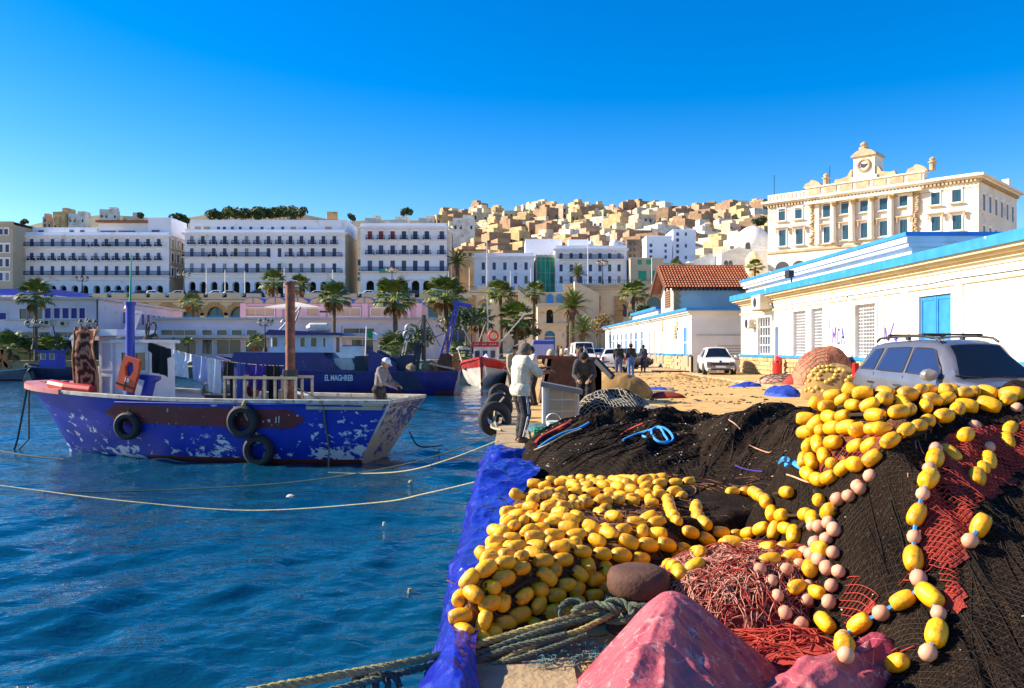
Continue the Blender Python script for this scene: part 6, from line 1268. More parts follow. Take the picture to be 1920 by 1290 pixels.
    m = MB(); m.torus((6.9,-1.25,1.45),(.5,-1,0),.24,.08,18,7); m.build('tyre','black_rubber',t,world=False); m = MB(); [m.tube([(7.9,sg*.1,1.9),(9,sg*1.4-1,.9),(12,sg*3-3,.2)],.02,4) for sg in (1,-.6)]; m.build('mooring_rope','rope_pale',t,world=False)
red_boat()
def small_boat(label, px_bow, px_stern, wl, free_py, hullm, cabm, cab, Y=None, name='small_boat', stemm=None):
    Y0 = F*2.68/(wl-CY); a, b = bx(px_bow,Y0), bx(px_stern,Y0); L_ = abs(b-a); rz = 0 if a > b else math.pi; t = thing(name,label,'boat',(b,Y0+1.1,-1),rz); fz = bz(free_py,Y0)+1; k = L_/8
    Hn = Hull([[(.2,0,-.4),(.2,.7,-.2),(.1,1.0,.1),(.05,1.1,fz*.5),(0,1.15,fz*.72)],[(4*k,0,-.5),(4*k,.9,-.2),(4*k,1.2,.1),(4*k,1.35,fz*.5),(4*k,1.4,fz*.72)],[(6.4*k,0,-.4),(6.4*k,.4,-.2),(6.4*k,.7,.1),(6.6*k,1.0,fz*.6),(6.7*k,1.15,fz*.85)],[(7.2*k,0,-.4),(7.25*k,.02,-.2),(7.3*k,.03,.1),(7.6*k,.06,fz*.6),(8*k,.1,fz)]],4)
    Hn.shell(t,hullm,'antifoul',.12); Hn.gunwale(t,'gunwale' if not stemm else hullm,.1,.06); Hn.deck(t,'deck_wood',.4,hullm)
    if stemm: m = MB(); m.bar((8.02*k,0,fz),(7.32*k,0,-.1),.12,.1); m.build('stem',stemm,t,world=False); m = MB(); m.torus((7.7*k,.25,fz*.75),(.3,1,0),.3,.1,16,6); m.build('tyre','black_rubber',t,world=False)
    if cab:
        x0,x1,h = cab; m = MB(); m.box(x0*k,x1*k,-.7,.7,fz*.4,fz+h); c = m.build('cabin',cabm,t,world=False); m = MB(); m.box(x0*k-.2,x1*k+.3,-.85,.85,fz+h+.001,fz+h+.09); m.build('cabin_roof','mast_blue',c,world=False)
        n = max(2,int((x1-x0)*k/.7))
        for i in range(n): xx = x0*k+(i+.5)*(x1-x0)*k/n; m = MB(); [m.box(xx-.2,xx+.2,y0,y1,fz+h*.35,fz+h*.85) for y0,y1 in ((.701,.72),)]; w_ = m.build('window','glass_dark',c,world=False); m = MB(); m.tube([(xx-.2,.72,fz+h*.35),(xx+.2,.72,fz+h*.35),(xx+.2,.72,fz+h*.85),(xx-.2,.72,fz+h*.85)],.03,4,closed=True); m.build('frame','white_paint',w_,world=False)
        m = MB(); m.tube([((x0+.3)*k,0,fz+h),((x0+.8)*k,0,fz+h+2.2)],.05,5); m.build('mast','iron',t,world=False)
    return t
small_boat('navy boat with a blue cabin and turquoise stem on the left','35' and 35,190,713,682,'navy_dark','mast_blue',(4.6,6.3,1.0),stemm='pane_cyan') if reg('pane_cyan',(.08,.32,.5),rough=.5) else 0
small_boat('grey steel hull cut off by the left picture edge',42,-120,714,690,'hull_grey','hull_grey',None) if reg('hull_grey',(.22,.25,.3),(.16,.18,.22),2,.6) else 0
small_boat('small white boat with a bright blue canopy behind the trawler',700,600,700,672,'hull_white','white_paint',(2.2,6.2,1.3))
small_boat('white motor boat behind the washing line',285,345,704,688,'hull_white','white_paint',(3,6,.7))
def left_gear():
    t = thing('gantry','orange deck gantry on the grey hull at the left edge','gantry',P(8,690,70)); s = MB()
    for a,b in (((-2,690),(6,655)),((14,690),(6,655)),((2,675),(20,690))): s.bar(P(*a,70),P(*b,70),.3,.3)
    s.build('frame','orange_rust',t)
    q = thing('mole','dark stone mole behind the washing line','quay',P(355,700,74)); x0,x1 = bx(305,74),bx(408,74); s = MB(); s.box(x0,x1,74,78,-2,bz(690,74)); s.build('wall','quay_face',q); s = MB(); s.box(x0-.1,x1+.1,73.9,78,bz(690,74)+.001,bz(690,74)+.12); s.build('coping','concrete',q)
    f = thing('flag','small green and white flag on a pole above the blue canopied boat','flag',P(686,690,58)); s = MB(); s.tube([P(684,690,58),P(687,612,58)],.04,5); s.build('pole','white_paint',f)
    for k,mk in ((0,'flag_green'),(1,'cloth_white')):
        U = np.linspace(0,1,6)*.45+.45*k; V = np.linspace(0,.6,5); a = P(687,615,58); Xg,Vg = np.meshgrid(U,V); inst('flag_cloth',grid_mesh('flag_cloth',a.x+.05+Xg*.85,a.y+.1*np.sin(Xg*5),a.z-.1-Vg*.9-.35*Xg,mk),f,parent_info[f.name]['T'].inverted())
reg('flag_green',(.02,.3,.08),rough=.8)
left_gear()
# ------------------------------------------------------------------ mooring lines over the water
def line(label, pts, r=.03, mk='rope_pale', name='mooring_line'):
    P_ = np.array([list(p) for p in pts]); q = catm(P_[:,None,:], 8)[:,0]; s = MB(); s.tube([Vector(p) for p in q], r, 6); tag(s.build(name, mk), label, 'rope')
wz = -.935
line('long pale mooring line sagging into the water below the blue boat',[P(915,898,10.05),P(800,925,10.8),P(700,943,11.8),G(460,957,wz),G(230,939,wz),G(60,918,wz),G(-40,905,wz)],.010)
line('dark mooring line running from the quay under the blue boat bow',[P(930,815,15.3),P(770,868,15.2),P(560,903,15.2),G(330,918,wz),G(120,924,wz)],.012,'rope_green')
line('short pale mooring line from the quay to the water beside the stern',[P(934,826,14.3),P(840,862,14.8),P(760,883,16),G(680,888,wz),G(615,886,wz)],.013)
line('stern line from the blue boat to the tyres on the quay',[P(722,746,19.8),P(800,769,20.0),P(880,777,20.2),P(946,776,20.1)],.014,'rope_green')
line('slack dark rope hanging from the stern of the blue boat',[P(768,810,20.3),P(782,834,20),P(805,838,19.8),G(830,834,wz)],.02,'rope_dark')
line('thin dark line from the bow buoy to the left',[G(-40,838,wz),G(40,855,wz)+Vector((0,0,.03)),G(120,862,wz)],.02,'rope_dark')
line('thin grey line from the rail frame to the stern',[BT @ Vector((2.2,.9,1.8)),BT @ Vector((1.2,.9,1.4)),BT @ Vector((.5,.9,1.3))],.015,'rope_green')
def floating_bits():
    r = random.Random(8)
    for i,(px,py,sz) in enumerate(((545,932,.15),(770,905,.10),(720,985,.05),(768,1112,.05))):
        p = G(px,py,-.98); s = MB(); s.lathe([(sz*.3,-.02),(sz*.6,.0),(sz*.5,.03),(.02,.05)],7,Matrix.Translation(p) @ Matrix.Scale(.6,4,(0,1,0)))
        tag(s.build('floating_scrap',['hull_white','plank_beige'][i%2]),['white plastic scrap floating below the boat keel','pale foam piece floating near the stern shadow','small pale scrap floating in open water','white scrap floating near the tarp edge','tiny pale scrap floating right of centre','small pale chip floating below the mooring line','dark weed raft floating at the left','pale scrap floating near the quay edge'][i],'litter')
floating_bits()
# ------------------------------------------------------------------ nets, floats, tarps and ropes on the quay
reg('net_black',(.009,.007,.006),(.034,.022,.016),2.4,.95,bump=2.2,bscale=90,stretch=(1,1.6,1),c3=(.11,.07,.045),s3=60,lo3=.55,hi3=.72,spec=.1)
reg('strand_black',(.016,.012,.010),rough=.9,spec=.1); reg('strand_brown',(.05,.032,.021),rough=.9,spec=.1); reg('fleck',(.6,.55,.45),rough=.8)
reg('net_light',(.12,.085,.06),(.05,.035,.025),2.5,.9,spec=.1)
reg('net_under',(.20,.08,.025),(.10,.035,.015),6,.95,bump=1.5,bscale=80,c3=(.42,.20,.04),s3=25,lo3=.54,hi3=.64); reg('net_red',(.46,.045,.025),(.30,.025,.018),5,.85,vary=.1); reg('net_redbase',(.34,.035,.022),(.16,.018,.014),4,.95,bump=1.5,bscale=70)
reg('net_pink',(.50,.20,.14),(.36,.12,.09),8,.85); reg('cord_pink',(.62,.32,.22),(.40,.13,.09),14,.85); reg('net_grey',(.42,.39,.33),(.3,.28,.24),6,.9); reg('net_ochre',(.36,.22,.07),(.24,.14,.05),4,.95,bump=1.2,bscale=50); reg('net_tanbase',(.40,.24,.14),(.28,.15,.09),5,.95,bump=1.2,bscale=40)
reg('float_yellow',(.92,.46,.004),(.80,.36,.004),7,.46,vary=.22,c3=(.36,.20,.03),s3=17,lo3=.58,hi3=.72,bump=.3,bscale=40); reg('float_pink',(.70,.36,.22),(.60,.26,.15),7,.6,vary=.2,c3=(.4,.18,.1),s3=18,lo3=.62,hi3=.7); reg('float_small',(.72,.50,.10),(.6,.4,.08),5,.6,vary=.15)
reg('tarp_blue',(.012,.020,.33),(.010,.015,.24),2,.22,bump=.9,bscale=14,c3=(.05,.07,.46),s3=5,lo3=.6,hi3=.7); reg('blue_cord',(.03,.25,.62),(.04,.32,.7),9,.7); reg('blue_net',(.02,.09,.55),(.02,.06,.4),6,.8); reg('green_crate',(.02,.42,.16),rough=.6)
def ss(t): t = np.clip(t,0,1); return t*t*(3-2*t)
def folds(X, Y, ang, f, s, k=.35): 
    c, n = math.cos(ang), math.sin(ang); a = X*c+Y*n; b = -X*n+Y*c; wv = fbm(X*.9,Y*.9,s)*1.6
    return ridge(b*f+wv*2, a*f*k, s)*.6+ridge(b*f*2.3+wv*3, a*f*k*2, s+3)*.28+ridge(b*f*5+wv*4,a*f*k*4,s+5)*.12
def gzn(X): return .015*np.clip(X,0,10)
def dome(X, Y, cx, cy, rx, ry, p=2.0, e=1.0): 
    r = (np.abs((X-cx)/rx)**p+np.abs((Y-cy)/ry)**p)**(1/p); return np.clip(1-r**2,0,1)**e
def h_float(X, Y):
    l = ss((X-(-.40+(Y-4.6)*.14))/.20); f = ss((Y-(4.36+np.maximum(X+.25,0)*.70))/.36); b = ss((8.5-Y)/.8); r = ss((2.75-X)/.4)
    return .42*l*f*b*r*(.66+.55*fbm(X*1.4,Y*1.4,11))+.05*(folds(X,Y,.4,1.5,12)-.4)*l*f*b*r
def h_back(X, Y): m = dome(X,Y,2.0,11.6,1.95,3.4,2.2,.55); return m*(.50+.32*folds(X,Y,.75,1.5,21))-.02
def h_side(X, Y): m = dome(X,Y,3.35,9.7,1.5,2.3,2.3,.6); return m*(.66+.42*folds(X,Y,-2.3,1.4,31))-.02
def h_big(X, Y):
    l = ss((X-1.42-.05*np.sin(Y*5))/.95); f = np.clip((Y-3.15)/2.25,0,1); f = f*(1.25-.25*f); b = ss((7.0-Y)/1.4); r = ss((6.2-X)/1.2)
    return 1.29*l*f*b*r*(.97+.08*fbm(X*1.1,Y*1.1,44))+(.25*(folds(X,Y,1.35,1.7,41,.22)-.46)+.05*(ridge(X*9+fbm(X*2,Y*2,6)*4,Y*1.2,43)-.5))*l*np.clip(f*4,0,1)
def h_tangle(X, Y): m = dome(X,Y,1.47,5.0,.72,.56,2.4,.6); return m*(.36+.1*fbm(X*5,Y*5,51))-.01
def h_redflat(X, Y): m = dome(X,Y,1.5,4.32,.75,.5,2.3,.7); return m*(.05+.13*folds(X,Y,.2,3,55))-.01
HEAPS = []
class Samp:
    """height of a heap from a table"""
    def __init__(s, hf, x0, x1, y0, y1, n=260):
        s.b = (x0,x1,y0,y1); s.nx = n; s.ny = max(20,int(n*(y1-y0)/(x1-x0))); X, Y = np.meshgrid(np.linspace(x0,x1,s.nx),np.linspace(y0,y1,s.ny)); s.t = hf(X,Y).tolist()
    def __call__(s, x, y):
        x0,x1,y0,y1 = s.b; u = (x-x0)/(x1-x0)*(s.nx-1); v = (y-y0)/(y1-y0)*(s.ny-1)
        if u < 0 or v < 0 or u >= s.nx-1 or v >= s.ny-1: return -1.0
        i, j = int(u), int(v); u -= i; v -= j; a = s.t[j]; b = s.t[j+1]; return (a[i]*(1-u)+a[i+1]*u)*(1-v)+(b[i]*(1-u)+b[i+1]*u)*v
SAMP = {}
def sm(hf): return SAMP.get(hf, hf)
def heap(x0, x1, y0, y1, n, hf, mk, name, parent, cell=None):
    nx = n; ny = int(n*(y1-y0)/(x1-x0)); X, Y = np.meshgrid(np.linspace(x0,x1,nx), np.linspace(y0,y1,ny)); Hh = hf(X,Y); Z = Hh+gzn(X)+.004; me = grid_mesh(name,X,Y,np.maximum(Z,gzn(X)-.03),mk,Hh>.004)
    o = inst(name, me, parent, parent_info[parent.name]['T'].inverted()); HEAPS.append(me); SAMP[hf] = Samp(hf,x0,x1,y0,y1); return o
def net_thing(label, cx, cy, name='fishing_net', cat='fishing net', group=None): return thing(name,label,cat,(cx,cy,ground_z(cx)),0,group)
tF = net_thing('fishing net heap strung with rows of yellow floats along the blue tarp',1.2,6.4); heap(-.32,2.8,4.3,8.6,150,h_float,'net_under','netting',tF)
tBk = net_thing('black fishing net heap in front of the man in the grey shirt',2.0,11.6); heap(0,4.1,8.1,15.2,150,h_back,'net_black','netting',tBk)
tSd = net_thing('black fishing net heap between the white hull nose and the big float pile',3.35,9.7); heap(1.8,5.0,7.3,12.2,130,h_side,'net_black','netting',tSd)
tBig = net_thing('tall black and red net pile with yellow and pink floats before the silver car',3.4,5.4); heap(1.3,6.3,3.1,8.0,230,h_big,'net_black','netting',tBig)
tTg = net_thing('tangle of thin reddish net cord holding small pink floats',1.47,5.0); heap(.7,2.3,4.4,5.6,110,h_tangle,'net_redbase','netting',tTg)
tRf = net_thing('flat crumpled red net between the pink tarp and the cord tangle',1.5,4.3); heap(.7,2.3,3.75,4.85,110,h_redflat,'net_red','netting',tRf)
# pink tarp in the very front: a peaked heap with a rolled hem
def h_tarp(X, Y):
    v = 4.06-Y; u = X-.79+.30*np.clip(v,0,2); sf = lambda q,e: np.sqrt(q*q+e*e)-e; d = np.hypot(u,v); ph = np.arctan2(v,u)
    h = .45-np.where(u<0,sf(u,.10)*1.22,sf(u,.10)*.92)*(1-.12*np.clip(v,0,1.5)); h = h-np.where(v<0,sf(v,.05)*2.4,sf(v,.05)*.10)
    h = h+np.clip(d,0,.6)*(.075*(ridge(ph*2.6+fbm(X*2,Y*2,61)*2,d*1.2,62)-.5)+.05*(ridge(ph*7,d*2.5,63)-.5))+.018*(folds(X,Y,2.2,5,64)-.4)
    a = np.array([1.02,3.42]); d = np.array([1.78,3.98])-a; t = np.clip(((X-a[0])*d[0]+(Y-a[1])*d[1])/(d@d),0,1); ds = np.hypot(X-a[0]-t*d[0],Y-a[1]-t*d[1]); roll = (.16+.06*t-.03*np.sin(t*9))*np.sqrt(np.clip(1-(ds/.17)**2,0,1))+.05*ridge(t*5,ds*12,64)*(ds<.2)
    return np.maximum(h, np.where(ds<.19,roll,-1))
def pink_tarp():
    t = thing('tarpaulin','faded pink tarpaulin peaked over a heap in front of the bollard','tarpaulin',(.8,3.6,0))
    m = mat('tarp_pink',(.30,.032,.060),(.45,.10,.115),2.2,.58,bump=1.6,bscale=9,c3=(.6,.30,.28),s3=13,lo3=.58,hi3=.74); N = m.node_tree.nodes; L = m.node_tree.links; b = N['Principled BSDF']; lk = b.inputs['Base Color'].links[0].from_socket
    v = N.new('ShaderNodeTexVoronoi'); v.feature = 'DISTANCE_TO_EDGE'; v.inputs['Scale'].default_value = 6.5; tc = N.new('ShaderNodeTexCoord'); nz = N.new('ShaderNodeTexNoise'); nz.inputs['Scale'].default_value = 4; nz.inputs['Detail'].default_value = 6; L.new(tc.outputs['Object'],nz.inputs['Vector'])
    ad = N.new('ShaderNodeMix'); ad.data_type = 'VECTOR'; ad.inputs[0].default_value = .3; L.new(tc.outputs['Object'],ad.inputs[4]); L.new(nz.outputs['Color'],ad.inputs[5]); L.new(ad.outputs[1],v.inputs['Vector'])
    r = N.new('ShaderNodeMapRange'); r.inputs[1].default_value = .0; r.inputs[2].default_value = .012; r.inputs[3].default_value = 1; r.inputs[4].default_value = 0; L.new(v.outputs['Distance'],r.inputs[0])
    n2 = N.new('ShaderNodeTexNoise'); n2.inputs['Scale'].default_value = 3.5; n2.inputs['Detail'].default_value = 4; L.new(tc.outputs['Object'],n2.inputs['Vector']); r2 = N.new('ShaderNodeMapRange'); r2.inputs[1].default_value = .36; r2.inputs[2].default_value = .52; L.new(n2.outputs[0],r2.inputs[0]); mu = N.new('ShaderNodeMath'); mu.operation = 'MULTIPLY'; L.new(r.outputs[0],mu.inputs[0]); L.new(r2.outputs[0],mu.inputs[1])
    x = N.new('ShaderNodeMix'); x.data_type = 'RGBA'; L.new(mu.outputs[0],x.inputs[0]); L.new(lk,x.inputs[6]); x.inputs[7].default_value = (.68,.40,.36,1); L.new(x.outputs[2],b.inputs['Base Color']); M['tarp_pink'] = m
    heap(-.1,2.0,2.5,4.5,190,h_tarp,'tarp_pink','sheet',t)
    s = MB(); s.add([(1.48,3.86,.15),(1.74,3.80,.06),(1.71,3.90,.29),(1.60,3.78,.14),(1.66,3.84,.24),(1.55,3.83,.22)],[(0,5,2),(0,3,5),(5,3,4),(3,1,4),(4,1,2),(5,4,2),(0,2,1)]); s.build('upturned_corner','tarp_pink',t)
pink_tarp()
# blue tarp lapping over the edge of the quay
def blue_tarp():
    t = thing('tarpaulin','blue plastic tarpaulin lapping over the edge of the quay','tarpaulin',(-.3,7,0)); nu, nv = 60, 260
    S, Yv = np.meshgrid(np.linspace(0,1,nu), np.linspace(3.1,11.9,nv)); w0 = .14+.22*ss((Yv-4.4)/.8)+.25*ss((Yv-8.2)/1.5)
    top = ss((.5-S)/.02); sx = np.clip(S/.5,0,1); X = np.where(S<.5,(EDGE+.0+w0)-(w0+.05)*sx,EDGE-.05-.22*(S-.5)-.10*ss((4.6-Yv)/1.4)*(S-.5)*2)
    Z = np.where(S<.5,.05+.03*np.sin(sx*3.1),.04-1.0*(S-.5)*(1+.25*vnoise(Yv*1.3,Yv*0,5)))
    cr = folds(S*2.2,Yv*1.1,.5,1.6,71); Z = Z+np.where(S<.5,.075*cr*(1+1.9*ss((Yv-8.6)/1))+.03*ridge(S*6+Yv*3,Yv*5-S*4,75),.02*cr); X = X-np.where(S<.5,0,.16*(folds(Yv*1.6,S*.9,.3,1.6,73)-.3)+.03*ridge(Yv*6+S*5,S*4-Yv*2,76))+.03*np.sin(Yv*4)*(S<.5)
    me = grid_mesh('sheet',X,Yv,Z,'tarp_blue'); inst('sheet',me,t,parent_info[t.name]['T'].inverted()); HEAPS.append(me)
blue_tarp()
# ------------------------------------------------------------------ what a sight line from the camera meets on the heaps
def make_bvh(meshes):
    vs, fs = [], []
    for me in meshes:
        n = len(vs); vs += [v.co.copy() for v in me.vertices]; fs += [tuple(i+n for i in p.vertices) for p in me.polygons]
    n = len(vs); vs += [Vector((-.3,0,0)),Vector((10,0,.15)),Vector((10,70,.15)),Vector((-.3,70,0))]; fs.append((n,n+1,n+2,n+3)); return BVHTree.FromPolygons(vs,fs)
BVH = make_bvh(HEAPS); EYE = Vector((0,0,H))
def cast(px, py, bvh=None):
    d = Vector(((px-CX)/F,1,-(py-CY)/F)).normalized(); h = (bvh or BVH).ray_cast(EYE,d,80); return (h[0],h[1]) if h[0] is not None else (G(px,max(py,CY+20)),Vector((0,0,1)))
def drop(x, y, bvh=None): h = (bvh or BVH).ray_cast(Vector((x,y,6)),Vector((0,0,-1)),12); return (h[0],h[1]) if h[0] is not None else (Vector((x,y,ground_z(x))),Vector((0,0,1)))
def lathe_mesh(name, prof, n, mk): s = MB(); s.lathe(prof,n); me = s.mesh(name,mk); smooth_mesh(me,50); return me
FL, FR = .132, .047
FLOAT = lathe_mesh('float',[(.016,-FL/2),(.030,-FL/2+.003),(.040,-FL*.36),(FR*.97,-FL*.18),(FR,0),(FR*.97,FL*.18),(.040,FL*.36),(.030,FL/2-.003),(.016,FL/2)],12,'float_yellow')
BALL = lathe_mesh('ball_float',[(.010,-.041),(.022,-.036),(.034,-.025),(.041,0),(.034,.025),(.022,.036),(.010,.041)],12,'float_pink')
placed = []
def in_coil(p, parent, conv):
    px, py = CX+F*p.x/p.y, CY+(H-p.z)*F/p.y; return parent is tF and conv is c3 and ((px-1375)/105)**2+((py-965)/58)**2 < 1
ring_net = [(1250,905),(1330,882),(1400,886),(1500,905),(1520,950),(1500,1045),(1380,1060),(1290,1030),(1245,985)]
def too_close(p, d): return any((p-q).length < d for q in placed)
def castn(px, py, parent):
    p, n = cast(px,py)
    while parent is tBig and p.y > 7.0 and py < 1200: py += 3; p, n = cast(px,py)
    return p, n
def string(pxs, parent, kind='y', lift=.75, rope='strand_brown', step=None, ropes=True, conv=None, mind=.1, sag=None):
    """a string of floats laid along the line of sight points on the heap"""
    if conv: pxs = [conv(*p) for p in pxs]
    q = [];
    for (a,b),(c,d) in zip(pxs,pxs[1:]):
        n = max(2,int(math.hypot(c-a,d-b)/6))
        for i in range(n): f = i/n; p, nn = castn(a+(c-a)*f,b+(d-b)*f,parent); q.append(p+nn*FR*lift)
    p, nn = castn(*pxs[-1],parent); q.append(p+nn*FR*lift)
    for _ in range(3): q = [q[0]]+[(q[i-1]+q[i]*2+q[i+1])/4 for i in range(1,len(q)-1)]+[q[-1]]
    d = 0; k = 0; acc = 0; want = 0; seq = list(kind); I = parent_info[parent.name]['T'].inverted(); line_pts = [q[0]]
    for a, b in zip(q,q[1:]):
        L_ = (b-a).length
        if L_ > .5: acc = want-L_; 
        while acc+L_ >= want:
            f = max(0,min(1,(want-acc)/L_)) if L_ > 1e-6 else 0; p = a.lerp(b,f); ty = seq[k%len(seq)]; k += 1
            if not too_close(p,mind) and not in_coil(p,parent,conv):
                placed.append(p); t = (b-a).normalized(); t = (t+Vector((rnd.uniform(-.22,.22),rnd.uniform(-.22,.22),rnd.uniform(-.22,.22)))).normalized(); Q = t.to_track_quat('Z','Y').to_matrix().to_4x4()
                sc = rnd.uniform(.84,1.08); inst('float' if ty in 'yn' else 'ball_float',FLOAT if ty in 'yn' else BALL,parent,I @ Matrix.Translation(p) @ Q @ Matrix.Scale(sc,4))
            line_pts.append(p.copy()); want += (FL+.018)*(.5 if ty in 'yn' else .34)+(FL+.018)*(.5 if seq[k%len(seq)] in 'yn' else .34)
        acc += L_
    if ropes and len(line_pts) > 2:
        s = MB(); s.tube(line_pts,.011,5); s.build('float_line',rope,parent)
c3 = lambda u,v: (840+u/2.744,820+v/2.744)
c4 = lambda u,v: (1240+u/2.744,820+v/2.744)
c2 = lambda u,v: (1280+u/3.0,560+v/3.0)
for pl in ([(30,340),(45,410),(95,480),(180,520),(285,560),(390,575),(490,560),(570,535),(610,500),(600,420),(560,330),(490,300),(390,300),(310,300)],[(60,340),(110,320)],[(180,370),(180,440),(245,490),(350,510),(450,510),(530,480),(590,470)],[(600,300),(680,290)],[(600,470),(680,480),(720,500),(700,540)],[(640,410),(690,415),(780,405),(820,440),(760,450)],
    [(550,600),(600,600),(700,605)],[(560,655),(640,645),(700,640)],[(10,560),(115,585),(215,625)],[(30,620),(20,680),(100,690),(110,745),(60,760)],[(700,510),(720,470),(790,440),(870,400),(930,380)]): string(pl,tF,conv=c4,mind=.11)
for pl in ([(500,265),(590,250),(680,270),(780,265),(880,275),(970,290),(1060,260),(1150,255),(1230,250),(1290,240)],[(600,228),(700,215),(820,230),(910,230),(990,245),(1060,235)],
    [(440,340),(520,310),(590,300),(660,305),(750,305),(850,300),(940,310),(1030,320),(1110,310),(1200,290)],[(430,380),(500,400),(570,370),(600,385),(680,370),(770,350),(860,350),(955,350),(1055,360),(1140,350),(1210,320)],
    [(340,480),(430,440),(530,465),(610,440),(700,470),(800,510),(890,550),(1005,565),(1110,565),(1210,585),(1310,625)],[(330,545),(390,540),(490,540),(580,530),(660,530),(720,540),(780,565),(890,545)],[(400,490),(480,480),(560,480),(640,490),(740,525)],
    [(240,600),(330,600),(400,585),(500,600),(600,590),(700,605),(820,615),(930,620),(1020,640),(1120,635)],[(180,690),(240,680),(310,660),(390,630),(450,660),(540,640),(620,650)],[(160,700),(210,730),(260,745),(330,705),(400,670),(475,705),(560,695),(640,670),(660,720),(760,740)],[(690,680),(740,680),(840,685),(950,660)],
    [(180,760),(160,820),(170,870),(235,850),(310,800),(380,750),(470,710),(545,765),(650,770),(740,745)],[(140,840),(180,870),(240,930),(290,940),(360,920),(440,885),(490,810),(590,830),(640,870),(700,830),(790,810)],[(170,950),(150,1000),(200,1020),(270,1000),(380,1000),(400,975),(440,940),(540,900),(630,870),(730,850)],
    [(1190,690),(1240,700),(1280,690)],[(840,610),(930,590),(1040,640),(1130,640),(1150,600),(1080,600)],[(420,950),(520,960),(560,890),(640,880)],[(270,860),(340,840),(420,800),(500,860),(560,890)]): string(pl,tF,conv=c3)
# floats deeper in the heap, seen between the strings
I_ = parent_info[tF.name]['T'].inverted(); n_ = 0
for k in range(2600):
    px, py = (rnd.uniform(862,960), rnd.uniform(960,1200)) if k % 3 == 0 else (rnd.uniform(885,1520), rnd.uniform(900,1190)); p, nn = cast(px,py)
    if 4.3 < p.y < 8.3 and sm(h_float)(p.x,p.y) > .07 and not (1240 < px < 1500 and 890 < py < 1040) and not (1060<px<1240 and 955<py<1005 and rnd.random()<.75) and not too_close(p+nn*.02,.088) and n_ < 190:
        p = p+nn*.018; placed.append(p); t = Vector((rnd.uniform(-1,1),rnd.uniform(-1,1),rnd.uniform(-.3,.3))).normalized(); inst('float',FLOAT,tF,I_ @ Matrix.Translation(p) @ t.to_track_quat('Z','Y').to_matrix().to_4x4()); n_ += 1
# strings on the big pile
for pl in ([(920,590),(990,560),(1080,545),(1170,560),(1240,570),(1330,545),(1400,520),(1440,500)],[(1300,560),(1390,600),(1470,590),(1540,560),(1630,545),(1720,560),(1800,560),(1900,555)],[(900,630),(960,610),(1050,630),(1110,600),(1180,580),(1260,640),(1310,630)],[(770,720),(830,680),(900,680),(1000,660),(1060,680),(1190,670),(1270,650)],[(720,760),(800,745),(850,740),(940,740),(1040,720),(1110,700),(1190,690)],
    [(740,700),(730,790),(720,850),(700,920),(720,1000),(800,1040),(880,1010),(930,970)],[(790,830),(840,930),(910,960),(1000,950),(1080,930),(1130,870),(1200,790),(1260,750),(1330,730),(1400,700),(1480,680)],[(1240,800),(1300,790),(1370,740)],[(1340,760),(1440,690),(1530,660),(1570,620),(1600,640),(1680,610),(1740,630),(1800,600),(1880,580)],[(1500,620),(1560,600),(1620,580),(1680,590),(1760,590),(1850,600)],[(760,820),(740,900),(760,960)],[(820,790),(870,830),(940,800)],[(770,1090),(800,1160),(850,1200),(900,1210)],[(1500,580),(1600,540),(1700,545),(1780,540)]): string(pl,tBig,conv=c2,lift=.8,mind=.09)
for pl, kd in (([(1560,20),(1500,60)],'y'),([(1420,90),(1370,205),(1345,330),(1320,450),(1315,545),(1310,625),(1335,695),(1370,790),(1435,910),(1445,1050),(1380,1165)],'by'),([(1380,790),(1310,830),(1240,880),(1120,950),(1010,1000),(950,1065),(920,1165)],'by'),([(1660,470),(1600,540),(1540,590)],'yb'),([(1240,1190),(1180,1190)],'y')): string(pl,tBig,kd,conv=c4,lift=.9,mind=.075,rope='blue_cord')
for pl, kd in (([(800,470),(840,480),(900,440),(920,520),(850,540),(780,570)],'b'),([(730,600),(790,610),(830,640),(870,670),(880,710),(950,690),(930,750),(880,780),(890,840),(870,890)],'bb'),([(840,590),(880,600),(940,610),(960,660)],'yb'),([(690,790),(740,790),(810,820),(860,800)],'y'),([(640,700),(740,660),(800,690),(780,740),(730,860),(800,920)],'bby'),([(500,700),(560,740),(600,860),(650,950),(720,970)],'b'),([(860,970),(890,1000)],'y'),([(930,330),(980,300),(1000,330),(1060,260)],'b')): string(pl,tTg,kd,conv=c4,lift=.7,mind=.06,ropes=False)
for pl, kd in (([(1640,720),(1560,700)],'b'),([(1720,840),(1700,900),(1740,980)],'by'),([(1840,740),(1800,770),(1850,870),(1870,700)],'y'),([(1500,880),(1540,910)],'y'),([(1680,960),(1650,1010)],'y'),([(1880,620),(1840,630)],'b'),([(1060,830),(1120,780),(1010,820),(950,850),(900,830)],'y'),([(1060,1000),(980,1060)],'b')): string(pl,tBig,kd,conv=c2,lift=.15,ropes=False,mind=.08)
J_ = parent_info[tBig.name]['T'].inverted(); n_ = 0
for k in range(2600):
    a, b = rnd.uniform(1515,1900), rnd.uniform(738,920)
    if b > 905-(a-1515)*.62 or n_ >= 64: continue
    p, nn = castn(a,b,tBig)
    if 4 < p.y < 7 and not too_close(p+nn*.03,.098): p = p+nn*.028; placed.append(p); t = Vector((rnd.uniform(-1,1),rnd.uniform(-.6,.6),rnd.uniform(-.3,.3))).normalized(); inst('float',FLOAT,tBig,J_ @ Matrix.Translation(p) @ t.to_track_quat('Z','Y').to_matrix().to_4x4() @ Matrix.Scale(rnd.uniform(.85,1.05),4)); n_ += 1
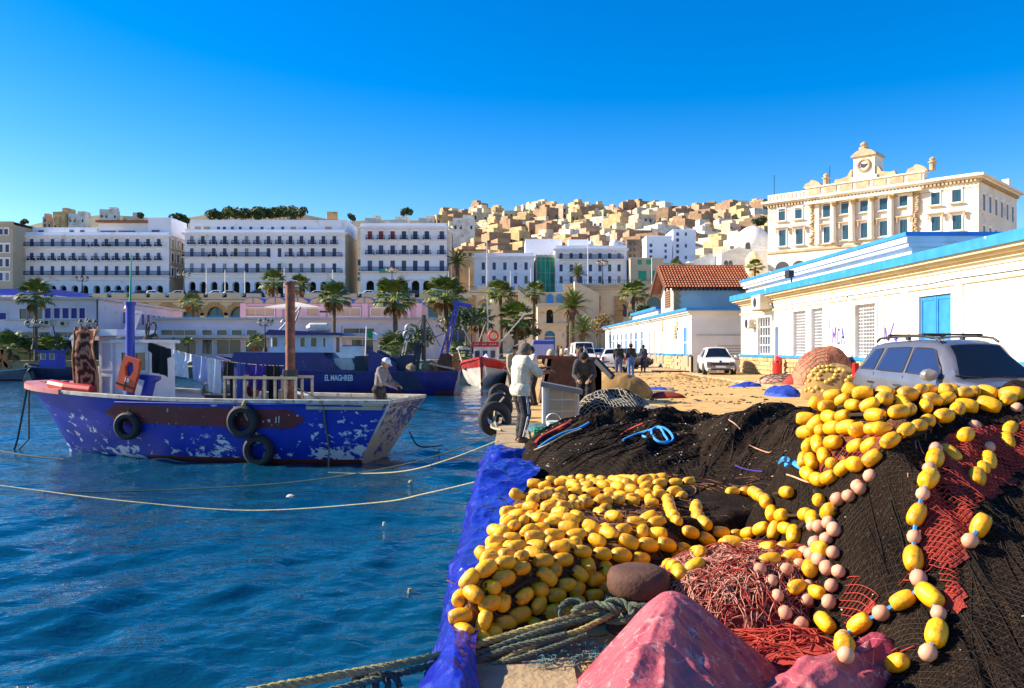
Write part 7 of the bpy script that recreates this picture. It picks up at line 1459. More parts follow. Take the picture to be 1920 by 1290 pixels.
# ------------------------------------------------------------------ netting drawn as cord
def walk(x, y, ang, L, hf, n=14, curl=.35, off=.008, r_=rnd):
    """a strand wandering over a heap"""
    pts = []; st = L/n
    for i in range(n):
        z = hf(x,y); pts.append(Vector((x,y,max(z,0)+ground_z(x)+off))); ang += r_.uniform(-curl,curl); x += math.cos(ang)*st; y += math.sin(ang)*st
    return pts
def strands(t, name, mk, hf, box, ang, spread, count, L, r, lim=.06, seed=1, curl=.3, off=.008, n=14, side=3):
    rr = random.Random(seed); s = MB(); k = 0; hf = sm(hf)
    for _ in range(count*4):
        x, y = rr.uniform(box[0],box[1]), rr.uniform(box[2],box[3])
        if hf(x,y) < lim: continue
        s.tube(walk(x,y,ang+rr.gauss(0,spread),L*rr.uniform(.5,1.3),hf,n,curl,off*rr.uniform(.5,1.8),rr),r*rr.uniform(.6,1.3),side); k += 1
        if k >= count: break
    o = s.build(name,mk,t,True); o['kind'] = 'stuff'; return o
strands(tBk,'cord','strand_brown',h_back,(.2,3.8,8.5,14.6),.75,.12,420,1.6,.005,seed=1,off=.010,curl=.1); strands(tBk,'cord','strand_black',h_back,(.2,3.8,8.5,14.6),.75,.5,200,1.0,.009,seed=2,off=.02)
strands(tSd,'cord','strand_brown',h_side,(2,4.8,7.6,11.8),.85,.12,400,1.5,.005,seed=3,off=.010,curl=.1)
strands(tBig,'cord','strand_black',h_big,(1.5,5.5,3.3,7.4),1.45,.10,420,1.1,.0032,seed=4,off=.008,curl=.10); strands(tBig,'cord','strand_brown',h_big,(1.5,5.0,3.3,6.5),1.45,.08,700,.8,.0014,seed=5,off=.006,curl=.08)
strands(tTg,'cord','cord_pink',h_tangle,(.75,2.2,4.45,5.55),1.2,.6,1100,.45,.0034,.03,6,.6,.03,12,3); strands(tTg,'cord','net_red',h_tangle,(.75,2.2,4.45,5.55),.5,.9,220,.45,.0036,.03,7,.65,.04,12,3)
strands(tF,'cord','net_under',h_float,(-.2,2.6,4.8,8.2),.5,1.2,260,.5,.006,.1,8,.5,.02); strands(tRf,'cord','net_red',h_redflat,(.8,2.2,3.85,4.75),.3,.8,260,.45,.005,.02,9,.5,.012)
def lattice(t, name, mk, hf, inside, box, cell, r, off=.02, ang=.6, step=3, jit=.25):
    """diamond mesh knotted from cord, laid over a heap"""
    hf = sm(hf); s = MB(); c, n = math.cos(ang), math.sin(ang); x0,x1,y0,y1 = box; D = math.hypot(x1-x0,y1-y0)/2; cx, cy = (x0+x1)/2,(y0+y1)/2; N_ = int(D/cell)
    def pos(i, j):
        u, v = (i+j)*cell*.5, (i-j)*cell*.9; u += .6*cell*math.sin(v*5+u*3)+.4*(vn1(u*4,v*4,9)-.5)*cell*2; v += (vn1(u*3+7,v*3,4)-.5)*cell*3
        return cx+u*c-v*n, cy+u*n+v*c
    cache = {}
    def pt(i, j):
        if (i,j) not in cache:
            x, y = pos(i,j); ok = x0 <= x <= x1 and y0 <= y <= y1 and inside(x,y); z = hf(x,y) if ok else 0; cache[i,j] = Vector((x,y,max(z,0)+ground_z(x)+off)) if ok and z > .01 else None
        return cache[i,j]
    R_ = 2*N_
    for i in range(-R_,R_):
        for a in (0,1):
            run = []
            for j in range(-R_,R_):
                p = pt(i,j) if a == 0 else pt(j,i)
                if p is not None: run.append(p)
                else:
                    if len(run) > 2: s.tube(run,r,3)
                    run = []
            if len(run) > 2: s.tube(run,r,3)
    o = s.build(name,mk,t,True); o['kind'] = 'stuff'; return o
def in_px(poly, hf):
    hf = sm(hf)
    def f(x, y):
        z = hf(x,y)+ground_z(x); px, py = CX+F*x/y, CY+(H-z)*F/y; c = False; n = len(poly)
        for i in range(n):
            (a,b),(d,e) = poly[i],poly[i-1]
            if (b > py) != (e > py) and px < (d-a)*(py-b)/(e-b)+a: c = not c
        return c
    return f
lattice(tBig,'mesh_cord','net_light',h_big,lambda x,y: True,(1.5,4.4,3.2,6.4),.034,.0011,.010,1.3); lattice(tBk,'mesh_cord','net_light',h_back,lambda x,y: True,(.1,3.9,8.2,14),.075,.0018,.012,.8); lattice(tSd,'mesh_cord','net_light',h_side,lambda x,y: True,(1.9,4.8,7.4,11.5),.07,.0018,.012,.9)
redp = [c4(1560,-30),c4(1900,-60),c4(1880,180),c4(1690,330),c4(1560,470),c4(1540,890),c4(1490,890),c4(1400,690),c4(1330,760),c4(1150,820),c4(1040,950),c4(1060,880),c4(1280,720),c4(1340,640),c4(1340,330),c4(1420,60)]
lattice(tBig,'red_netting','net_red',h_big,in_px(redp,h_big),(1.5,5.2,3.2,6.6),.027,.0034,.028,1.2)
# a red cloth-like fold of the same net under the open mesh
def patch(t, name, mk, hf, inside, box, n, off, hole=.66):
    X, Y = np.meshgrid(np.linspace(box[0],box[1],n), np.linspace(box[2],box[3],n)); Z = hf(X,Y); keep = np.zeros(X.shape,bool)
    for i in range(n):
        for j in range(n): keep[i,j] = Z[i,j] > .02 and inside(X[i,j],Y[i,j]) and vn1(X[i,j]*9,Y[i,j]*9,77) < hole
    me = grid_mesh(name,X,Y,np.maximum(Z,0)+gzn(X)+off+.012*fbm(X*14,Y*14,8),mk,keep); o = inst(name,me,t,parent_info[t.name]['T'].inverted()); o['kind'] = 'stuff'; return o
patch(tBig,'red_fold','net_redbase',h_big,in_px(redp,h_big),(1.5,5.2,3.2,6.6),150,.012)
patch(tF,'black_netting','net_black',h_float,in_px(ring_net,h_float),(.9,2.8,5.2,8.5),110,.022,2)
brown = [c2(790,800),c2(900,740),c2(1100,730),c2(1260,690),c2(1210,800),c2(1090,880),c2(1000,960),c2(860,1000),c2(760,1060),c2(740,960)]
patch(tBig,'brown_netting','net_under',h_big,in_px(brown,h_big),(1.5,4.2,3.6,7),130,.012); lattice(tBig,'brown_mesh','net_red',h_big,in_px(brown,h_big),(1.5,4.2,3.6,7),.04,.0025,.022,.5)
low = [c4(960,700),c4(1040,740),c4(1150,820),c4(1060,960),c4(940,1040),c4(900,900)]
lattice(tBig,'red_netting','net_red',h_big,in_px(low,h_big),(1.2,2.8,3.2,5),.03,.003,.02,.9)
hem = [c4(1060,1090),c4(1260,1090),c4(1430,960),c4(1430,1010),c4(1280,1130),c4(1060,1150)]
lattice(tBig,'red_netting','net_red',h_big,in_px(hem,h_big),(1.4,2.6,3.2,4.8),.03,.004,.02,.4)
pinkp = [c2(1300,830),c2(1420,690),c2(1560,670),c2(1600,700),c2(1460,760),c2(1380,860),c2(1290,1060),c2(1240,1140)]
pinkin = in_px(pinkp,h_big)
strands(tBig,'pink_cord','net_pink',lambda x,y: sm(h_big)(x,y) if pinkin(x,y) else -1,(1.8,3.4,4.2,6.2),1.2,.25,150,.35,.004,.05,14,.2,.035,8,4)
def flecks(t, hf, box, n, seed, sz=.011):
    rr = random.Random(seed); s = MB(); k = 0; hf = sm(hf)
    while k < n:
        x, y = rr.uniform(box[0],box[1]), rr.uniform(box[2],box[3]); z = hf(x,y)
        k += 1
        if z < .05 or vn1(x*1.5,y*1.5,seed) < .42: continue
        a = rr.uniform(0,6.28); l = sz*rr.uniform(.5,1.5); u = Vector((math.cos(a)*l,math.sin(a)*l,rr.uniform(-.4,.4)*l)); v = Vector((-math.sin(a)*l*.5,math.cos(a)*l*.5,rr.uniform(0,.5)*l)); p = Vector((x,y,z+ground_z(x)+.016)); s.add([p-u,p+v,p+u,p-v],[(0,1,2,3)])
    o = s.build('fish_scales','fleck',t,True); o['kind'] = 'stuff'
flecks(tBk,h_back,(.1,3.9,8.2,14.8),2600,3); flecks(tSd,h_side,(1.9,4.9,7.4,12),1200,4); flecks(tBig,h_big,(1.4,5.5,3.2,7.5),700,5,.006)
# loose ropes lying on the nets
def laid(label, pxs, r, mk, name='rope', off=.02, smooth=6, loops=None):
    q = [cast(a,b)[0]+Vector((0,0,off)) for a,b in pxs]; qq = catm(np.array([list(p) for p in q])[:,None,:],smooth)[:,0]; s = MB(); s.tube([Vector(p) for p in qq],r,6); return tag(s.build(name,mk),label,'rope')
laid('pale blue rope loops lying on the black net heap',[(1168,830),(1190,820),(1215,812),(1240,806),(1256,815),(1262,829),(1248,836),(1228,828),(1222,812),(1236,805),(1246,820),(1252,832),(1232,833),(1205,822)],.016,'blue_cord',off=.03)
laid('thin dark red rope over the back of the black net heap',[(1160,822),(1180,808),(1205,797),(1230,790)],.012,'net_red'); laid('red rope bundle at the left foot of the black net heap',[(1003,838),(1015,825),(1040,812),(1062,800),(1070,793)],.035,'net_red',off=.03)
laid('white and blue twisted cords along the left foot of the black net heap',[(1010,842),(1030,828),(1055,815),(1085,806),(1105,795)],.018,'blue_cord',off=.02); laid('pale cord along the left foot of the black net heap',[(1002,848),(1030,836),(1058,820),(1090,808)],.012,'rope_pale',off=.03)
laid('red cord on the dark net beside the float ring',[(1405,838),(1420,845),(1440,852),(1447,850)],.006,'float_pink'); laid('short pink cord high on the black net heap',[(1366,790),(1378,798),(1388,808)],.006,'float_pink'); laid('pink cord between the black net and the float pile',[(1475,895),(1490,900),(1510,908),(1530,912)],.006,'float_pink'); laid('frayed blue cord knot between the black net and the float pile',[(1462,872),(1470,866),(1480,870),(1475,878),(1485,872),(1495,878),(1505,884)],.02,'blue_cord'); laid('violet strap on the dark net beside the float ring',[(1378,876),(1400,884),(1430,888)],.007,'cloth_violet')
# ------------------------------------------------------------------ bollard and mooring ropes
def twist(pts, r, mk, t=None, name='rope', pitch=None, n=5, dens=14):
    """three-strand laid rope"""
    q = catm(np.array([list(p) for p in pts])[:,None,:],dens)[:,0]; q = [Vector(p) for p in q]; pitch = pitch or r*6.5; s = MB(); L_ = 0; x = None; fr = []; out_ = [q[0]]
    for a, b in zip(q,q[1:]):
        k = max(1,int((b-a).length/(pitch/7)))
        for i in range(1,k+1): out_.append(a.lerp(b,i/k))
    q = out_
    for i, p in enumerate(q):
        tt = (q[min(i+1,len(q)-1)]-q[max(i-1,0)]).normalized()
        if x is None: x = tt.orthogonal().normalized()
        x = (x-tt*x.dot(tt)).normalized(); fr.append((x.copy(),tt.cross(x)))
    for st in range(3):
        d = 0; pts_ = []
        for i, p in enumerate(q):
            if i: d += (p-q[i-1]).length
            a = 2*math.pi*(d/pitch)+st*2.0944; pts_.append(p+(fr[i][0]*math.cos(a)+fr[i][1]*math.sin(a))*r*.52)
        s.tube(pts_,r*.56,n)
    return s.build(name,mk,t,50)
def bollard():
    Y = 4.85; x = (1197-CX)/F*Y; t = thing('bollard','rusty brown mushroom bollard with green ropes round its neck','bollard',(x,Y,0)); s = MB(); zt = 1.68-(1062-CY)*Y/F
    s.lathe([(.20,0),(.16,.06),(.13,.14),(.13,zt-.17),(.165,zt-.15)],20,Matrix.Translation((x,Y,0))); s.build('neck','rust',t,40); s = MB(); s.lathe([(.14,zt-.165),(.175,zt-.15),(.188,zt-.11),(.186,zt-.06),(.17,zt-.025),(.12,zt-.004),(.02,zt)],28,Matrix.Translation((x,Y,0))); s.build('head','rust',t,60)
    return x, Y, zt
bx0, by0, bzt = bollard()
def ringpts(k, r, z0, dz, a0=0): return [(bx0+r*math.cos(a0+i*2*math.pi/10),by0+r*math.sin(a0+i*2*math.pi/10),z0+dz*i/10) for i in range(k*10+1)]
o = twist(ringpts(2,.175,.10,.055),.027,'rope_green'); tag(o,'thick green grey rope wound round the bollard neck','rope')
K = lambda px,py,Y: P(px,py,Y)
for lab, pts, r, mk in (('thick yellow green mooring rope running from the bollard out over the water',[K(1165,1128,4.72),K(1100,1150,4.62),K(1020,1172,4.5),K(930,1198,4.4),K(850,1222,4.28),K(700,1254,4.0),K(480,1294,3.7),K(300,1330,3.5)],.021,'rope_yellow'),
    ('dark green mooring rope below the yellow green one',[K(1170,1140,4.66),K(1100,1160,4.58),K(1010,1185,4.45),K(900,1225,4.3),K(820,1245,4.2),K(700,1275,4.0),K(560,1310,3.8)],.019,'rope_green'),
    ('green rope slanting from the knot down to the concrete corner',[K(1150,1150,4.6),K(1080,1185,4.45),K(1020,1200,4.4),K(950,1235,4.28),K(880,1270,4.18),K(800,1300,4.1)],.017,'rope_yellow'),
    ('green rope ending at the bottom edge left of the concrete corner',[K(1060,1190,4.42),K(960,1215,4.33),K(880,1245,4.24),K(830,1275,4.15),K(790,1310,4.05)],.019,'rope_green'),
    ('short frayed green rope lying under the mooring ropes',[K(1100,1190,4.42),K(1010,1222,4.3),K(900,1255,4.22),K(850,1262,4.2)],.014,'rope_green')):
    tag(twist(pts,r,mk),lab,'rope')
def knot():
    r = random.Random(4); s = []; c = K(1120,1150,4.62); pts = []
    for i in range(26): a = i*.9; pts.append(c+Vector((.10*math.cos(a)+.012*i-.16,.05*math.sin(a*1.3),.045*math.sin(a)+.01)))
    tag(twist(pts,.02,'rope_green',dens=8),'big green rope knot beside the bollard','rope')
    c = K(708,1280,4.0); pts = [c+Vector((.05*math.cos(i*1.1)-.01*i+.06,.03*math.sin(i*1.1),.05*math.sin(i*1.1)-.02)) for i in range(16)]; tag(twist(pts,.017,'rope_dark',dens=8),'dark knot in the mooring rope over the water','rope')
    s = MB(); 
    for k in range(160):
        x = (1000+r.random()*140-CX)/F*4.45; y = 4.15+r.random()*.35; a = r.uniform(0,6.28); p = Vector((x,y,.045)); s.tube([p,p+Vector((.04*math.cos(a),.04*math.sin(a),.025)),p+Vector((.08*math.cos(a+.6),.08*math.sin(a+.6),.012))],.0022,3)
    tag(s.build('frayed_cord','rope_teal'),None,None,None,'stuff')
reg('rope_teal',(.05,.20,.24),(.08,.1,.1),9,.9)
knot()
# ------------------------------------------------------------------ along the quay, further back
def fridge():
    Y = 17.2; x0, x1 = (1018-CX)/F*Y, (1086-CX)/F*Y; zt = 1.68-(722-CY)*Y/F; t = thing('cabinet','old grey cabinet with panelled front and sloping top standing on the quay','cabinet',((x0+x1)/2,Y,0)); s = MB()
    s.prism([(x0,.02),(x1,.02),(x1,zt-.16),(x0,zt)],Y,Y+.6); s.build('body','grey_wall',t); s = MB(); s.bar((x0-.05,Y+.28,zt+.02),(x1+.07,Y+.28,zt-.15),.72,.1); s.build('top','cab_top',t)
    w_ = (x1-x0-.2)/2
    for i in range(2):
        for j in range(3): s = MB(); a = x0+.14+i*w_; z = .12+j*.24; s.box(a,a+w_-.03,Y-.02,Y-.002,z,z+.21); s.build('panel',['cab_panel','cab_panel2'][(i+j)%2],t)
    s = MB(); s.box(x0+.06,x0+.1,Y-.03,Y-.002,.05,zt-.08); s.box(x1-.06,x1-.03,Y-.03,Y-.002,.05,zt-.22); s.build('handle','galv',t)
reg('cab_top',(.17,.17,.18),(.12,.12,.13),3,.7); reg('cab_panel',(.30,.25,.17),(.22,.18,.13),4,.7); reg('cab_panel2',(.24,.20,.15),(.30,.24,.17),4,.7); fridge()
reg('net_brick',(.42,.13,.08),(.30,.09,.06),6,.85); reg('net_pinkbase',(.48,.30,.22),(.35,.18,.13),5,.9); reg('net_black2',(.05,.035,.03),rough=.9)
def mound(label, cx, cy, rx, ry, h, mk, seed, lat=None, cell=.09, name='fishing_net', cat='fishing net', fold=.3, n=60, r=.008, ang=.7):
    z0 = .27 if cx > 10.1 else ground_z(cx); t = thing(name,label,cat,(cx,cy,z0)); hf = lambda X,Y: dome(X,Y,cx,cy,rx,ry,2.2,.55)*h*((1-fold)+fold*1.5*folds(X,Y,ang,1.6/rx,seed))-.01; k = z0-gzn(np.array([cx]))[0]
    X, Y = np.meshgrid(np.linspace(cx-rx,cx+rx,n),np.linspace(cy-ry,cy+ry,n)); Hh = hf(X,Y); me = grid_mesh('netting',X,Y,np.maximum(Hh,-.02)+gzn(X)+k+.004,mk,Hh>.0); inst('netting',me,t,parent_info[t.name]['T'].inverted())
    if lat: lattice(t,'mesh_cord',lat,Samp(lambda X,Y: hf(X,Y)+k,cx-rx,cx+rx,cy-ry,cy+ry,90),lambda x,y: True,(cx-rx,cx+rx,cy-ry,cy+ry),cell,r,.02,ang)
    return t, hf, k
mound('grey mesh net heap beside the old grey cabinet',2.25,18.2,.95,.9,.70,'net_black',81,'net_grey',.09,r=.009)
mound('pale grey net draped at the right foot of the mesh net heap',2.95,17.6,.55,.6,.38,'net_greybase',82,'net_grey',.08,r=.008) if reg('net_greybase',(.30,.27,.22),(.2,.18,.15),5,.95,bump=1,bscale=40) else 0
mound('rounded ochre net mound behind the grey mesh net',3.55,26.5,1.05,.9,.80,'net_ochre',83,fold=.12)
mound('dark red net scrap heap on the road right of the ochre mound',4.95,26.2,.62,.35,.18,'net_redbase',84)
mound('large reddish mesh net heap against the near warehouse wall',11.95,31.2,1.25,1.0,1.42,'net_tanbase',85,'net_brick',.12,r=.016,n=70,fold=.18)
mound('low striped net tail left of the reddish mesh net heap',10.75,32.6,.95,.8,.36,'net_pinkbase',86,'net_black2',.16,r=.012)
mound('red net fold on the pavement in front of the mesh net heap',11.2,31.4,.8,.45,.42,'net_red',87)
tY, hY, kY = mound('ochre net heap with strings of small yellow floats behind the silver car',9.75,24.5,1.05,.8,1.02,'net_ochre',88,fold=.2)
mound('blue net scrap lying on the kerb before the mesh net heap',9.3,32.5,.62,.5,.16,'blue_net',89,'blue_net',.07,r=.008,fold=.95); mound('larger blue net scrap beside the ochre float heap',8.75,26.4,.52,.9,.26,'blue_net',90,'blue_net',.07,r=.008,fold=.95)
mound('small blue net bundle on the road by the pallets',5.2,29.5,.5,.4,.2,'blue_net',91); mound('green net scrap at the foot of the old cabinet',.95,15.6,.45,.5,.12,'green_net',92,'green_net',.06,r=.006); mound('teal rope heap between the man and the cabinet',.55,16.6,.35,.5,.14,'rope_teal',93); mound('low tan net heap behind the bending man',1.75,20.6,.7,.5,.42,'net_tan',94,fold=.3); mound('pale rope heap left of the ochre mound',2.75,24.6,.55,.4,.3,'rope_pale',95,fold=.4)
sY = Samp(hY,8.6,10.9,23.6,25.4,80)
SMALL = lathe_mesh('float',[(.02,-.055),(.045,-.04),(.058,0),(.045,.04),(.02,.055)],9,'float_small')
I_ = parent_info[tY.name]['T'].inverted(); rr = random.Random(9); n_ = 0; pp = []
for st in range(9):
    a = rr.uniform(2.4,4.4); x, y = 9.75+rr.uniform(-.7,.6), 24.5+rr.uniform(-.6,.1)
    for i in range(9):
        a += rr.uniform(-.5,.5); x += .115*math.cos(a); y += .115*math.sin(a); hh = sY(x,y)
        if hh > .1 and not any((Vector((x,y,0))-q).length < .08 for q in pp): pp.append(Vector((x,y,0))); inst('float',SMALL,tY,I_ @ Matrix.Translation((x,y,hh+ground_z(x)+.05)) @ Matrix.Rotation(a,4,'Z') @ Matrix.Rotation(R(90),4,'Y'))
def red_bottle():
    x, y = 12.55, 38.6; t = thing('red_bin','round topped red bin standing by the stone plinth','bin',(x,y,.29)); s = MB(); s.lathe([(.20,.02),(.22,.1),(.21,.55),(.23,.62),(.22,.85),(.15,.98),(.03,1.02)],16,Matrix.Translation((x,y,.28))); s.build('body','red_paint',t,40); s = MB(); s.torus((x-.06,y-.23,1.02),(.2,1,0),.09,.03,14,6); s.build('ring','orange_vest',t); s = MB(); s.box(x-.12,x+.1,y-.28,y-.1,.28,.38); s.build('foot','white_paint',t)
red_bottle()
def skip():
    Y = 24.0; z = lambda py: 1.68-(py-CY)*Y/F; x = lambda px: (px-CX)/F*Y; t = thing('skip','rusty brown open skip behind the bending man','skip',(x(1080),Y,0)); s = MB(); a,b,c,d = (x(1012),.05),(x(1128),.05),(x(1118),z(671)),(x(1028),z(668))
    s.prism([a,b,(b[0],z(700)),c,(c[0]-.1,c[1]),(b[0]-.14,.12),(a[0]+.1,.12),(d[0]+.12,d[1]),d],Y,Y+1.6); s.prism([a,b,(b[0]+.0,z(700)),c,d],Y,Y+.06); s.build('body','rust',t)
    s = MB(); s.bar((x(1010),Y+.02,z(669)),(x(1122),Y+.02,z(673)),.1,.1); s.build('rim','maroon_rust',t); s = MB(); s.bar((x(1118),Y-.1,z(676)),(x(1144),Y-.6,z(706)),.14); s.build('ramp_beam','iron',t)
    q = thing('sack','small pale sack on top of the rusty skip','sack',(x(1030),Y-.4,0)); s = MB(); s.lathe([(.02,.0),(.12,.02),(.14,.1),(.10,.2),(.04,.25)],10,Matrix.Translation((x(1034),Y+.25,z(670)))); s.build('bag','plank_beige',q,60); 
    q = thing('trap','grey mesh dome trap on top of the rusty skip','trap',(x(1068),Y+.5,z(690))); s = MB(); s.lathe([(.34,0),(.34,.1),(.26,.3),(.1,.4)],10,Matrix.Translation((x(1068),Y+.4,z(690)))); s.build('cage','net_greybase',q); s = MB(); [s.torus((x(1068),Y+.4,z(690)+zz),(0,0,1),rr_,.012,14,4) for zz,rr_ in ((.1,.35),(.2,.32),(.3,.27))]; s.build('hoop','galv',q)
reg('maroon_rust',(.2,.05,.03),(.12,.04,.02),4,.8); skip()
def pallets():
    for i,(x,y,a) in enumerate(((4.9,28.2,.2),(5.4,30.5,-.3))):
        t = thing('pallet',['worn wooden pallet lying right of the ochre mound','second grey pallet lying farther behind the ochre mound'][i],'pallet',(x,y,ground_z(x)),a)
        for k in range(5): s = MB(); s.box(-.6,.6,-.42+k*.19,-.30+k*.19,.10,.125); s.build('slat','plank_beige',t,world=False)
        for k in range(3): s = MB(); s.box(-.6+k*.55,-.5+k*.55,-.42,.46,.0,.098); s.build('bearer','plank_beige',t,world=False)
pallets()
def edge_tyres():
    for i,(px,py,Y,r,tilt) in enumerate(((936,764,19.5,.36,.5),(928,785,17.5,.38,.9),(938,742,22,.34,.3))):
        p = P(px,py,Y); p.x = min(p.x,-.32); t = thing('tyre_fender',['old tyre fender on the quay edge with ropes through it','largest old tyre fender hanging lowest at the quay edge','small tyre fender farthest along the quay edge'][i],'tyre',p,0,'tyre fenders on the quay edge'); s = MB(); s.torus(p,(.35,-1,.1*tilt),r*.72,r*.28,24,9); s.build('tyre','black_rubber',t,60)
    for i in range(4): q = [P(945-5*i,745+6*i,18.5),P(928,770+5*i,17.8),P(930-3*i,800,17),P(940,815-3*i,16)]; s = MB(); s.tube([Vector(v) for v in catm(np.array([list(p) for p in q])[:,None,:],6)[:,0]],.022,5); tag(s.build('rope',['rope_pale','rope_green','rope_dark','rope_pale'][i]),['pale rope looped over the edge tyres','green rope hanging over the edge tyres','dark rope hanging behind the edge tyres','second pale rope draped lowest on the edge tyres'][i],'rope')
    x = MB(); x.lathe([(.18,0),(.15,.1),(.12,.25),(.17,.3),(.16,.38),(.03,.4)],14,Matrix.Translation((-.05,9.5,.03))); 
edge_tyres()
def dinghy_nose():
    c = P(1343,800,11.9); t = thing('dinghy','upturned white dinghy with a blue rim behind the black net heap','dinghy',(c.x,c.y,0)); U = np.linspace(0,1,16); V = np.linspace(0,math.pi,14); Ug,Vg = np.meshgrid(U,V); w_ = .55*np.sqrt(1-(1-Ug)**2.2+1e-6); X = c.x-.45+1.5*Ug; Yg = c.y+w_*np.cos(Vg); Z = .02+ground_z(c.x)+.72*np.sin(Vg)*np.sqrt(1-(1-Ug)**2+1e-6)*(.75+.3*Ug); inst('hull',grid_mesh('hull',X,Yg,Z,'white_paint'),t,parent_info[t.name]['T'].inverted())
    s = MB(); s.tube([(X[6,i]-.012,Yg[6,i],Z[6,i]+.012) for i in range(16)],.02,5); s.tube([(X[0,i],Yg[0,i]+.01,Z[0,i]+.02) for i in range(16)][::-1]+[(X[-1,i],Yg[-1,i]-.01,Z[-1,i]+.02) for i in range(16)],.03,5); s.build('rim','mast_blue',t)
dinghy_nose()
def crate():
    x, y = .72, 14.9; t = thing('crate','bright green plastic mesh crate at the foot of the old cabinet','crate',(x,y,.01)); s = MB(); w_,d,h = .32,.22,.2
    for i in range(9): a = x-w_+i*w_/4; s.box(a,a+.03,y-d,y-d+.02,.02,h); s.box(a,a+.03,y+d-.02,y+d,.02,h)
    for z in (.02,.08,.14,.19): s.box(x-w_,x+w_+.03,y-d-.004,y-d+.024,z,z+.02); s.box(x-w_,x+w_+.03,y+d-.024,y+d+.004,z,z+.02); s.box(x-w_-.004,x-w_+.024,y-d,y+d,z,z+.02); s.box(x+w_,x+w_+.034,y-d,y+d,z,z+.02)
    s.box(x-w_,x+w_,y-d,y+d,.012,.02); s.build('basket','green_crate',t)
    t = thing('bucket','white bucket with a wire handle beside the green crate','bucket',(.82,15.6,.01)); s = MB(); s.lathe([(.11,0),(.14,.24),(.15,.25),(.13,.25)],14,Matrix.Translation((.8,15.7,.02))); s.build('pail','white_paint',t,40); s = MB(); s.torus((.8,15.7,.27),(.3,1,0),.15,.012,16,4); s.build('handle','galv',t)
crate()
def ground_litter():
    r = random.Random(12); s = MB()
    for k in range(700):
        px = r.uniform(1180,1520); py = 652+1.55*F/r.uniform(17,48); p = G(px,py,.0); p.z = ground_z(p.x)+.018
        if p.x > 9.7 or vn1(p.x*.8,p.y*.5,4) < .45: continue
        a = r.uniform(0,6.28); l = r.uniform(.03,.12); u = Vector((math.cos(a)*l,math.sin(a)*l,.0)); v = Vector((-math.sin(a)*l*.4,math.cos(a)*l*.4,.03)); s.add([p-u,p+v,p+u,p-v],[(0,1,2,3)])
    o = s.build('litter','bark'); o['kind'] = 'stuff'
    s = MB()
    for k in range(260):
        px = r.uniform(1260,1420); p = P(px,652,38+r.uniform(-4,9)); p.x = min(p.x,9.8)-r.random()*.5; p.z = ground_z(p.x)+.02; a = r.uniform(0,6.28); s.tube([p,p+Vector((.12*math.cos(a),.12*math.sin(a),.08*r.random()))],.012,3)
    o = s.build('dry_weeds','net_ochre'); o['kind'] = 'stuff'
ground_litter()
